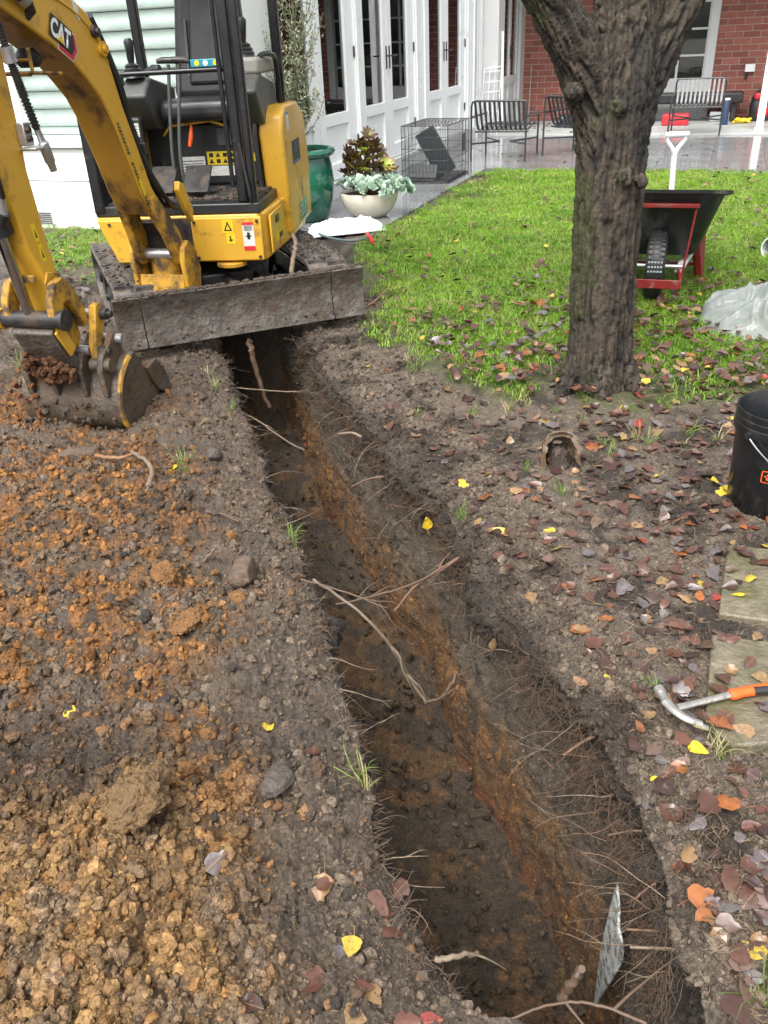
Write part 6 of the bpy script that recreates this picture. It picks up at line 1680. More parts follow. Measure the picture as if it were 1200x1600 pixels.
bc_ = V(0.0, 8.13, 0)
q = MB(); q.lathe([(0.0, 0.0), (0.12, 0.0), (0.16, 0.015), (0.22, 0.07), (0.258, 0.14), (0.27, 0.215), (0.262, 0.225), (0.25, 0.215), (0.24, 0.16), (0.0, 0.16)], bc_, 40)
bowl = q.build('planter_bowl', M['cream'], None, 50); tag(bowl, 'round cream bowl planted with succulents on the paving', 'planter')
q = MB(); q.lathe([(0.0, 0.20), (0.248, 0.195)], bc_, 24); q.build('potting_soil', M['soilfill'], bowl, 45)
def rosette(nm, petals, r_, mat, wide=0.4, cup=0.5):
    q = MB()
    for k in range(petals):
        a = k * 2.39996; t = (k + 1) / petals; ln = r_ * (0.25 + 0.75 * t); up = cup * (1.15 - t)
        d_ = V(math.cos(a), math.sin(a), up).normalized(); w_ = V(-math.sin(a), math.cos(a), 0); n_ = d_.cross(w_)
        if n_.z < 0: n_ = -n_
        wd = ln * wide
        p0 = V(0, 0, 0.0); pm = d_ * ln * 0.62; pe = d_ * ln + V(0, 0, ln * 0.10)
        q.add([p0 + w_ * wd * 0.3, p0 - w_ * wd * 0.3, pm - w_ * wd - n_ * 0.0, pe - w_ * wd * 0.45 + n_ * 0.003, pe + w_ * wd * 0.45 + n_ * 0.003, pm + w_ * wd, pm - n_ * ln * 0.10], [(0, 1, 6), (1, 2, 6), (2, 3, 6), (3, 4, 6), (4, 5, 6), (5, 0, 6), (0, 5, 4, 3, 2, 1)])
    me = q.mesh(nm, 50); me.materials.append(mat); return me
def ros_mat(nm, inner_c, outer_c, r_):
    mm, nt, b, out = nodes(nm); tc = nt.nodes.new('ShaderNodeTexCoord'); ln = nt.nodes.new('ShaderNodeVectorMath'); ln.operation = 'LENGTH'
    nt.links.new(tc.outputs['Object'], ln.inputs[0]); mr = nd(nt, 'ShaderNodeMath', _operation='DIVIDE'); mr.inputs[1].default_value = r_
    nt.links.new(ln.outputs['Value'], mr.inputs[0])
    c = ramp(nt, mr.outputs[0], [(0.25, inner_c), (0.85, outer_c)]); nt.links.new(c, b.inputs['Base Color']); b.inputs['Roughness'].default_value = 0.4
    return mm
aeo = [rosette('rosette', 30, 0.085, ros_mat('aeonium_dark', (0.12, 0.10, 0.03), (0.07, 0.018, 0.022), 0.085), 0.22), rosette('rosette', 30, 0.085, ros_mat('aeonium_green', (0.32, 0.40, 0.06), (0.16, 0.06, 0.04), 0.085), 0.22)]
ech = [rosette('rosette', 20, 0.05, ros_mat('echeveria_pale', (0.34, 0.46, 0.34), (0.42, 0.54, 0.47), 0.05), 0.38, 0.6), rosette('rosette', 16, 0.05, ros_mat('echeveria_grey', (0.22, 0.33, 0.22), (0.34, 0.45, 0.36), 0.05), 0.36, 0.7)]
pa = thing('succulent', 'tall purple and green rosette succulent at the back of the cream bowl', 'plant', bc_ + V(0, 0, 0.2))
pe_ = thing('succulent', 'pale grey green rosette succulents spilling over the cream bowl', 'plant', bc_ + V(0, 0, 0.2))
r_s = random.Random(12)
spots = [(-0.02, 0.10, 0.48, 0), (-0.10, 0.06, 0.44, 0), (0.06, 0.06, 0.43, 0), (-0.02, 0.02, 0.40, 1), (-0.13, 0.02, 0.33, 1), (0.02, -0.02, 0.32, 1), (0.12, 0.04, 0.34, 1), (-0.19, 0.0, 0.30, 0), (-0.20, 0.04, 0.22, 0), (0.17, 0.0, 0.27, 1), (0.08, -0.03, 0.26, 0), (-0.07, -0.04, 0.27, 0), (-0.16, 0.10, 0.38, 0), (0.10, 0.12, 0.40, 0), (-0.06, 0.0, 0.36, 1), (0.05, 0.0, 0.38, 0), (0.0, 0.08, 0.44, 1), (-0.10, -0.02, 0.25, 1), (0.15, 0.06, 0.22, 0), (-0.03, -0.06, 0.24, 1), (0.20, 0.04, 0.20, 1), (-0.14, -0.03, 0.36, 0), (0.02, 0.05, 0.52, 0)]
for x, y, z, k in spots:
    o = link('rosette', aeo[k], None, pa, V(x, y, z - 0.03)); o.rotation_euler = (r_s.uniform(0.2, 0.8), r_s.uniform(-0.5, 0.5), r_s.uniform(0, 6)); sc = r_s.uniform(1.0, 1.35); o.scale = (sc,) * 3
q = MB()
for x, y, z, k in spots: q.tube(bez([bc_ + V(x * 0.4, y * 0.4, 0.19), bc_ + V(x * 0.8, y * 0.8, 0.19 + z * 0.4), bc_ + V(x, y, 0.17 + z)], 4), 0.009, 6)
q.build('stem', M['wood'], pa, 50)
for k in range(170):
    a = r_s.uniform(0, 6.28); rr_ = 0.31 * math.sqrt(r_s.random()); x = math.cos(a) * rr_ * 0.98 + 0.03; y = math.sin(a) * rr_ * 0.8 - 0.06
    if k > 130: x = r_s.uniform(0.18, 0.40); y = r_s.uniform(-0.15, 0.1)
    z = 0.10 - 0.35 * max(0, math.hypot(x, y) - 0.2) + r_s.uniform(-0.02, 0.06)
    o = link('rosette', ech[r_s.randrange(2)], None, pe_, V(x, y, z)); sc0 = 1; o.rotation_euler = (r_s.uniform(0.1, 0.9) - y * 1.5, x * 2.2 + r_s.uniform(-0.3, 0.3), r_s.uniform(0, 6)); sc = r_s.uniform(0.8, 1.3); o.scale = (sc,) * 3

M['bagwhite'] = pmat('white_bag_plastic', (0.60, 0.63, 0.63), 0.35, var=0.05, vs_=9, spec=0.6)
# crumpled plastic bags ---------------------------------------------------------
def bag(nm, label, c, rx, ry, h, rz, seed, n=110, fold=0.35, mat='bag'):
    u = np.linspace(-1, 1, n); UU, VV = np.meshgrid(u, u)
    rad = np.maximum(np.abs(UU) ** 2.6 + np.abs(VV) ** 2.6, 1e-9) ** (1 / 2.6)
    wob = 1 + 0.16 * vnoise(UU * 1.6, VV * 1.6, 0.3, seed)
    hx = np.clip(1 - rad ** 2, 0, 1) ** 0.5
    nz = fbm(UU.ravel(), VV.ravel(), 0.5, 1.8, 3, seed + 1).reshape(n, n)
    # sharp creases: ridged noise
    cr1 = 1 - np.abs(vnoise(UU * 1.7 + 0.8 * nz, VV * 3.0, 0.7, seed + 2)); cr2 = 1 - np.abs(vnoise(UU * 3.5, VV * 6.5 + nz, 0.9, seed + 3)); cr3 = 1 - np.abs(vnoise(UU * 13 + 2 * nz, VV * 13, 0.9, seed + 4))
    Zb = h * hx * (0.75 + 0.4 * nz) + h * fold * hx * (0.75 * (cr1 ** 4 - 0.3) + 0.36 * (cr2 ** 6 - 0.2) + 0.12 * (cr3 ** 6 - 0.2))
    Xb = UU * rx * wob; Yb = VV * ry * wob
    Zb = np.maximum(Zb, 0.004)
    cs_, sn_ = math.cos(rz), math.sin(rz)
    P = np.stack([Xb * cs_ - Yb * sn_, Xb * sn_ + Yb * cs_, Zb], -1).reshape(-1, 3)
    idx_ = np.arange(n * n).reshape(n, n); fq = np.stack([idx_[:-1, :-1], idx_[:-1, 1:], idx_[1:, 1:], idx_[1:, :-1]], -1).reshape(-1, 4)
    me = bpy.data.meshes.new(nm); me.from_pydata(P.tolist(), [], fq.tolist()); me.polygons.foreach_set('use_smooth', [True] * len(me.polygons))
    return tag(link(nm, me, M[mat], None, c), label, 'bag')
c = G(543, 362); bag('plastic_bag', 'folded white plastic bag on the grass in front of the cream bowl', (c.x, c.y, 0.02), 0.33, 0.22, 0.10, R(14), 31, fold=0.55, mat='bagwhite')
c = G(1205, 518); bag('plastic_bag', 'crumpled translucent white plastic bag on the lawn at the right edge', (c.x + 0.08, c.y, 0.02), 0.46, 0.36, 0.21, R(-18), 47, fold=0.55)
# hose
hz = 0.035
hpts = [G(455, 352), G(485, 366), G(515, 378), G(545, 383), G(570, 380), G(584, 372)]
q = MB(); q.tube(bez([V(p.x, p.y, hz) for p in hpts], 8), 0.011, 8); ho = q.build('garden_hose', pmat('grey_green_hose', (0.10, 0.14, 0.14), 0.35, var=0.1, vs_=20), None, 50); tag(ho, 'grey green garden hose curving round the white bag by the pots', 'hose')
a_, b_2 = G(574, 374), G(583, 388)
q = MB(); q.tube([V(a_.x, a_.y, 0.05), V((a_.x + b_2.x) / 2, (a_.y + b_2.y) / 2, 0.05), V(b_2.x, b_2.y, 0.045)], [0.012, 0.018, 0.015], 10); tag(q.build('hose_connector', M['decalr'], None, 50), 'small red hose connector lying on the grass', 'connector')

# ================================================================== WHEELBARROW
wb = thing('wheelbarrow', 'black tub wheelbarrow with red frame standing behind the tree', 'wheelbarrow', V(1.60, 5.3, 0.02))
WXA = V(0.945, -0.326, 0); WYA = V(0.326, 0.945, 0)      # barrow points its wheel at the lower left
def wbp(x, y, z): return V(1.645, 4.88, 0.02) + WXA * x + WYA * y + ZZ * z
# tub: lofted rectangle
def ring(hx, y0, y1, z, rr_=0.06, n=5, zs=0.0):
    pts = []
    for cx_, cy_, a0 in ((hx - rr_, y1 - rr_, 0), (-hx + rr_, y1 - rr_, 90), (-hx + rr_, y0 + rr_, 180), (hx - rr_, y0 + rr_, 270)):
        for k in range(n + 1):
            a = R(a0 + 90 * k / n); yy = cy_ + rr_ * math.sin(a); pts.append((cx_ + rr_ * math.cos(a), yy, z + zs * (yy - y0)))
    return pts
rings = [ring(0.20, 0.17, 0.72, 0.235, 0.05), ring(0.22, 0.15, 0.76, 0.245, 0.07), ring(0.335, -0.0, 1.0, 0.615, 0.14, zs=-0.17), ring(0.34, -0.005, 1.005, 0.628, 0.14, zs=-0.17), ring(0.372, -0.04, 1.04, 0.634, 0.16, zs=-0.17), ring(0.372, -0.04, 1.04, 0.615, 0.16, zs=-0.17), ring(0.36, -0.03, 1.03, 0.61, 0.16, zs=-0.17)]
rings_in = [ring(0.325, 0.01, 0.99, 0.62, 0.14, zs=-0.17), ring(0.21, 0.165, 0.75, 0.26, 0.07), ring(0.19, 0.18, 0.71, 0.255, 0.05)]
q = MB(); nn = len(rings[0]); vs_ = []; fs_ = []
for rg in rings: vs_ += [wbp(*p) for p in rg]
for i in range(len(rings) - 1):
    for k in range(nn): fs_.append((i * nn + k, i * nn + (k + 1) % nn, (i + 1) * nn + (k + 1) % nn, (i + 1) * nn + k))
fs_.append(tuple(range(nn)))
q.add(vs_, fs_); q.build('tub', M['barrow'], wb, 45)
q = MB(); vs_ = []; fs_ = []
for rg in rings_in: vs_ += [wbp(*p) for p in rg]
for i in range(len(rings_in) - 1):
    for k in range(nn): fs_.append((i * nn + k, i * nn + (k + 1) % nn, (i + 1) * nn + (k + 1) % nn, (i + 1) * nn + k))
fs_.append(tuple(range(2 * nn, 3 * nn))); q.add(vs_, fs_); q.build('tub_inside', M['barrow'], wb, 45)
# wheel with tyre, rim, tread blocks
wc = wbp(0.0, 0.06, 0.195); AXW = (WYA, ZZ, WXA)
q = MB(); q.lathe([(0.10, -0.045), (0.15, -0.055), (0.182, -0.045), (0.195, -0.02), (0.197, 0.0), (0.195, 0.02), (0.182, 0.045), (0.15, 0.055), (0.10, 0.045)], wc, 40, AXW); wh = q.build('wheel', M['hose'], wb, 60)
q = MB(); q.lathe([(0.0, -0.03), (0.10, -0.04), (0.105, 0.0), (0.10, 0.04), (0.0, 0.03)], wc, 24, AXW); q.build('rim', M['zinc'], wh, 40)
blk = MB(); blk.box((0, 0, 0), (0.022, 0.018, 0.006)); blk_me = blk.mesh('tread_block', 30); blk_me.materials.append(M['hose'])
for k in range(40):
    a = 2 * math.pi * k / 40
    for i, xx in enumerate((-0.032, 0.0, 0.032)):
        rad_ = 0.197 if i == 1 else 0.190
        o = link('tread_block', blk_me, None, wh); nrm = WYA * math.cos(a + 0.03 * i) + ZZ * math.sin(a + 0.03 * i); tan = nrm.cross(WXA)
        o.matrix_local = Matrix.Translation(wc + WXA * xx + nrm * rad_ - parent_off(wh)) @ Matrix((WXA, tan, nrm)).transposed().to_4x4()
for i, z in enumerate((0.26, 0.235, 0.21)):                 # worn lettering on the tyre
    for k in range(5):
        a = 0
        zz = z - 0.195; yy = -math.sqrt(max(0.0, 0.2005 ** 2 - zz ** 2))
        q = MB(); q.box(wc + WXA * (-0.034 + k * 0.017) + WYA * (yy - 0.0035) + ZZ * zz, (0.011, 0.0012, 0.010), (WXA, WYA, ZZ)); q.build('tyre_lettering', M['curtain'], wh, 30)
q = MB(); q.cyl(wc - WXA * 0.15, wc + WXA * 0.15, 0.012, 12); q.build('axle', M['zinc'], wb)
# chassis rails: wooden-metal handles from the wheel back, red front hoop
for s in (-1, 1):
    q = MB(); q.beam(wbp(s * 0.13, 0.06, 0.17), wbp(s * 0.24, 0.62, 0.245), 0.045, 0.03); q.beam(wbp(s * 0.24, 0.62, 0.245), wbp(s * 0.20, 1.25, 0.33), 0.04, 0.03); q.build('handle_rail', M['greywhite'], wb, 30, bevel=0.006)
    q = MB(); q.beam(wbp(s * 0.22, 0.40, 0.25), wbp(s * 0.27, 0.56, -0.01), 0.04, 0.03, V(0, 1, 0)); q.beam(wbp(s * 0.255, 0.64, 0.30), wbp(s * 0.275, 0.58, -0.01), 0.04, 0.03, V(0, 1, 0)); q.build('leg', M['red'], wb, 30, bevel=0.004)
    q = MB(); q.tube([wbp(s * 0.15, -0.03, 0.15), wbp(s * 0.185, -0.008, 0.535)], 0.0065, 8); q.build('brace', M['red'], wb)
q = MB(); q.beam(wbp(-0.26, 0.55, 0.10), wbp(0.26, 0.55, 0.10), 0.02, 0.02); q.build('leg_brace', M['red'], wb, 30)
q = MB(); q.beam(wbp(-0.15, -0.16, 0.145), wbp(0.15, -0.16, 0.145), 0.012, 0.05); q.beam(wbp(-0.145, -0.155, 0.145), wbp(-0.13, 0.06, 0.17), 0.012, 0.05); q.beam(wbp(0.145, -0.155, 0.145), wbp(0.13, 0.06, 0.17), 0.012, 0.05); q.build('wheel_guard', M['red'], wb, 30, bevel=0.003)
q = MB(); q.beam(wbp(-0.20, 0.002, 0.545), wbp(0.20, 0.002, 0.545), 0.05, 0.022); q.build('tub_strap', M['red'], wb, 30, bevel=0.003)
# white D-handled spade standing in the barrow
sp = thing('spade', 'white D-handled spade standing in the wheelbarrow', 'spade', wbp(0.05, 0.55, 0.29))
p0, p1 = wbp(0.05, 0.45, 0.29), wbp(0.03, 0.50, 0.745)
q = MB(); q.tube([p0, p1], 0.017, 12); q.build('shaft', M['white'], sp)
q = MB(); q.tube([p1, p1 + V(-0.02, 0, 0.04), p1 + V(-0.055, 0.0, 0.085), p1 + V(-0.055, 0, 0.11)], [0.016, 0.014, 0.013, 0.013], 10); q.tube([p1, p1 + V(0.02, 0, 0.04), p1 + V(0.055, 0.0, 0.085), p1 + V(0.055, 0, 0.11)], [0.016, 0.014, 0.013, 0.013], 10); q.tube([p1 + V(-0.07, 0, 0.112), p1 + V(0.07, 0, 0.112)], 0.017, 12); q.build('grip', M['white'], sp, 50)
q = MB(); q.box(p0 + V(0, 0.0, 0.0), (0.17, 0.02, 0.05)); q.build('blade', M['zinc'], sp, 30)
# white pipe lying on the lawn at the right edge
a_, b_2 = G(1193, 412), G(1262, 352)
pd_ = (V(b_2.x, b_2.y, 0) - V(a_.x, a_.y, 0)).normalized()
q = MB(); ax_ = (pd_.cross(ZZ), ZZ, pd_); q.lathe([(0.075, 0.0), (0.082, 0.0), (0.082, 0.55), (0.075, 0.55), (0.075, 0.0)], V(a_.x + 0.05, a_.y, 0.10), 28, ax_); tag(q.build('plastic_pipe', M['white'], None, 40), 'short white plastic pipe lying on the lawn at the right edge', 'pipe')

# ================================================================== BLACK PAIL
bc2 = V(1.325, 2.49, 0.0); bc2.z = gz(bc2.x, bc2.y) - 0.004
pail = thing('pail', 'black plastic pail with a wire handle and orange paw badge at the right edge', 'bucket', bc2)
q = MB(); q.lathe([(0.0, 0.0), (0.124, 0.0), (0.13, 0.008), (0.142, 0.285), (0.150, 0.287), (0.152, 0.300), (0.1505, 0.315), (0.1475, 0.317), (0.1505, 0.330), (0.1505, 0.338), (0.1475, 0.340), (0.150, 0.352), (0.149, 0.362), (0.146, 0.364), (0.143, 0.360), (0.128, 0.012), (0.0, 0.010)], bc2, 64); q.build('tub', M['pail'], pail, 35)
q = MB()
ha = R(205)
hw = []
for k in range(25):
    t = math.pi * k / 24
    lat = math.cos(t); drop = math.sin(t)
    ang = ha + t
    rr_ = 0.156
    hw.append(bc2 + V(math.cos(ang) * rr_, math.sin(ang) * rr_, 0.295 - 0.13 * drop))
q.tube(hw, 0.003, 8); q.build('wire_handle', M['chrome'], pail)
for an in (ha, ha + math.pi):
    q = MB(); d_ = V(math.cos(an), math.sin(an), 0); q.cyl(bc2 + d_ * 0.146 + ZZ * 0.295, bc2 + d_ * 0.160 + ZZ * 0.295, 0.012, 12); q.build('handle_ear', M['pail'], pail)
# badge: rounded square frame with a paw, bent round the pail
ba = math.atan2(0 - bc2.y, 0 - bc2.x) + R(24) * 0
def on_pail(x, z, lift=0.0006):
    rad_ = 0.13 + (0.142 - 0.13) * (z / 0.285) + lift
    an = ba + R(-4) + x / rad_
    return bc2 + V(math.cos(an) * rad_, math.sin(an) * rad_, z)
def rsq(h, r_, n=6):
    o = []
    for cx_, cz_, a0 in ((h - r_, h - r_, 0), (-h + r_, h - r_, 90), (-h + r_, -h + r_, 180), (h - r_, -h + r_, 270)):
        for k in range(n + 1): a = R(a0 + 90 * k / n); o.append((cx_ + r_ * math.cos(a), cz_ + r_ * math.sin(a)))
    return o
o1, o2 = rsq(0.022, 0.006), rsq(0.0185, 0.005); n_ = len(o1); cz0 = 0.165
q = MB(); q.add([on_pail(x, cz0 + z) for x, z in o1] + [on_pail(x, cz0 + z) for x, z in o2], [(i, (i + 1) % n_, (i + 1) % n_ + n_, i + n_) for i in range(n_)]); badge = q.build('badge', M['orange'], pail, 30)
def ell(cx_, cz_, a, b, rot=0, n=14): return [(cx_ + a * math.cos(t) * math.cos(rot) - b * math.sin(t) * math.sin(rot), cz_ + a * math.cos(t) * math.sin(rot) + b * math.sin(t) * math.cos(rot)) for t in [2 * math.pi * k / n for k in range(n)]]
q = MB()
for e in (ell(0, -0.005, 0.0075, 0.0058), ell(-0.0095, 0.002, 0.0026, 0.0036, 0.4), ell(-0.0035, 0.0075, 0.0026, 0.0038, 0.1), ell(0.0035, 0.0075, 0.0026, 0.0038, -0.1), ell(0.0095, 0.002, 0.0026, 0.0036, -0.4)):
    q.add([on_pail(x, cz0 + z, 0.0008) for x, z in e], [tuple(range(len(e)))])
q.build('paw_print', M['orange'], badge, 30)
# red leaf-like strip under the pail is a fallen leaf (see leaves)

# ================================================================== PAVERS, HAMMER, PIPE
def slab(label, px, seed, th=0.04, z=0.012):
    P = [G(*p, z) for p in px]
    q = MB(); q.prism([V(p.x, p.y, z) for p in P], V(0, 0, -th)); o = q.build('stepping_stone', M['stone'], None, 30, bevel=0.006, seg=3); return tag(o, label, 'paver')
slab('mossy stepping stone beneath the black pail, nearer the tree', [(1137, 850), (1123, 958), (1310, 985), (1310, 868)], 1, z=0.02)
slab('grey stepping stone carrying the hammer handle', [(1112, 990), (1102, 1125), (1145, 1165), (1340, 1150), (1340, 1020)], 2, z=0.02)
# hammer
hm = thing('claw_hammer', 'steel claw hammer with an orange and black grip lying across the stepping stone', 'hammer', G(1090, 1095, 0.03))
def hp_(x, y, z=0.035): return G(x, y, z)
hd = [hp_(1029, 1076, 0.045), hp_(1040, 1096, 0.045), hp_(1056, 1112, 0.043), hp_(1075, 1124, 0.040), hp_(1097, 1132, 0.034)]
q = MB(); q.tube([hd[0], hd[0] + (hd[1] - hd[0]) * 0.45], [0.0135, 0.0135], 16); q.tube([hd[0] + (hd[1] - hd[0]) * 0.45, hd[1]], [0.0105, 0.0105], 14)
cl = bez(hd[1:], 6)
for side_o in (0,):
    q.tube(cl, [0.013 - 0.004 * i / (len(cl) - 1) for i in range(len(cl))], 10, flat=0.8)
hh_ = q.build('head', M['hammersteel'], hm, 40)
# split claw tip
q = MB(); tip = hd[-1]; dr = (hd[-1] - hd[-2]).normalized(); sdv = dr.cross(ZZ)
q.prism([tip - dr * 0.02 + ZZ * 0.007, tip + dr * 0.016 + ZZ * 0.002, tip + dr * 0.016 - ZZ * 0.003, tip - dr * 0.02 - ZZ * 0.006], sdv * 0.012); q.build('claw', M['hammersteel'], hm, 30, bevel=0.001)
h0, h1 = hp_(1058, 1106), hp_(1142, 1085)
q = MB(); q.tube([h0, h0 + (h1 - h0) * 0.35, h1], [0.011, 0.0095, 0.0105], 12, flat=0.6); q.build('shaft', M['hammersteel'], hm, 50)
g1, g2, g3 = hp_(1140, 1086), hp_(1175, 1079), hp_(1290, 1064)
q = MB(); q.tube(bez([g1, g1 + (g2 - g1) * 0.3, g2, g3], 5), [0.013, 0.0145, 0.015, 0.0155, 0.0155, 0.015, 0.0145, 0.014, 0.014, 0.0145, 0.015, 0.0155, 0.0155, 0.0155, 0.0155, 0.015], 14, flat=0.8); q.build('grip', M['orange'], hm, 60)
low = V(0, 0, -0.004); nrm_ = (g3 - g1).cross(ZZ).normalized()
q = MB(); q.tube(bez([g2 + nrm_ * 0.006 + V(0, 0, 0.004), g2 + (g3 - g2) * 0.3 + nrm_ * 0.0075 + V(0, 0, 0.003), g3 + nrm_ * 0.006 + V(0, 0, 0.003)], 5), 0.0115, 10, flat=0.9); q.build('grip_inlay', M['hose'], hm, 60)
# broken clay pipe arching out of the soil
pp_ = thing('clay_pipe', 'broken brown clay pipe arching out of the soil below the tree', 'pipe', G(874, 735, 0))
pcn = G(875, 735, 0.0); pcn.z = gz(pcn.x, pcn.y) - 0.012
axd = V(0.10, 0.97, 0.10).normalized(); axr = axd.cross(ZZ).normalized(); axu = axr.cross(axd)
q = MB(); vs_ = []; fs_ = []; lens = 7
prof_p = [(-1.0, -1.35), (-1.03, -1.0), (-1.02, -0.6), (-1.0, -0.25)] + [(-math.cos(math.pi * k / 16), math.sin(math.pi * k / 16)) for k in range(17)] + [(1.0, -0.25), (1.02, -0.5), (1.0, -0.8)]
rw = len(prof_p); r_p = random.Random(5); pz = V(0, 0, 0.085)
for j in range(lens + 1):
    t_ = j / lens; shr = 1 - 0.55 * t_ ** 2.2
    for rad_ in (0.072, 0.054):
        for k, (cx_, cz_) in enumerate(prof_p):
            y_ = 0.13 * t_ + (0.03 * max(0, cz_) + r_p.uniform(-0.005, 0.005) if j == 0 else 0)
            vs_.append(pcn + pz + axr * (cx_ * rad_ * shr + (0.004 * math.sin(k * 1.7 + j))) + ZZ * (cz_ * rad_ * shr - 0.05 * t_ ** 2) + axd * y_)
for j in range(lens):
    for k in range(rw - 1):
        o0 = j * 2 * rw; o1 = (j + 1) * 2 * rw
        fs_.append((o0 + k, o0 + k + 1, o1 + k + 1, o1 + k)); fs_.append((o0 + rw + k + 1, o0 + rw + k, o1 + rw + k, o1 + rw + k + 1))
for k in range(rw - 1):
    fs_.append((k + 1, k, rw + k, rw + k + 1)); o1 = lens * 2 * rw; fs_.append((o1 + k, o1 + k + 1, o1 + rw + k + 1, o1 + rw + k))
for j in range(lens):
    o0 = j * 2 * rw; o1 = (j + 1) * 2 * rw; e_ = rw - 1
    fs_.append((o0, o1, o1 + rw, o0 + rw)); fs_.append((o0 + e_, o0 + rw + e_, o1 + rw + e_, o1 + e_))
q.add(vs_, fs_); q.build('shell', M['pipe'], pp_, 50)
q = MB(); mm = clod_mesh('t', 77, 4, 0.4); q.add([pcn + V(v.co.x * 0.055, v.co.y * 0.075 + 0.045, v.co.z * 0.075 + 0.02) for v in mm.vertices], [tuple(f.vertices) for f in mm.polygons]); q.build('soil_fill', M['soilfill'], pp_, 60)
# white stained board standing at the near end of the trench wall
P = [G(963, 1375, -0.10), G(948, 1430, -0.16), G(925, 1565, -0.40)]
fb = thing('white_board', 'thin board with flaking white paint standing in the near trench wall', 'board', V(0.46, 1.15, -0.6))
flk = pmat('flaking_white', (0.055, 0.044, 0.034), 0.85, var=0.3, vs_=30, dirt=(0.50, 0.52, 0.50), dirt_amt=0.52, dirt_scale=45)
def wy(x, y, X_): 
    d_ = _f * 1300 + _rt * (x - 600) - _up * (y - 800); t_ = X_ / d_.x; return Vector((0, 0, CAM_H)) + d_ * t_
XB = 0.452
q = MB(); pl = [wy(962, 1380, XB), wy(966, 1420, XB), wy(965, 1450, XB), wy(972, 1480, XB), wy(970, 1502, XB), wy(955, 1530, XB), wy(935, 1560, XB), wy(926, 1580, XB), wy(938, 1480, XB), wy(952, 1420, XB)]
q.prism(pl, V(0.006, 0, 0)); q.build('panel', pmat('flaked_white_paint', (0.46, 0.48, 0.46), 0.7, var=0.2, vs_=30, dirt=(0.075, 0.058, 0.043), dirt_amt=0.62, dirt_scale=34), fb, 30, bevel=0.002)

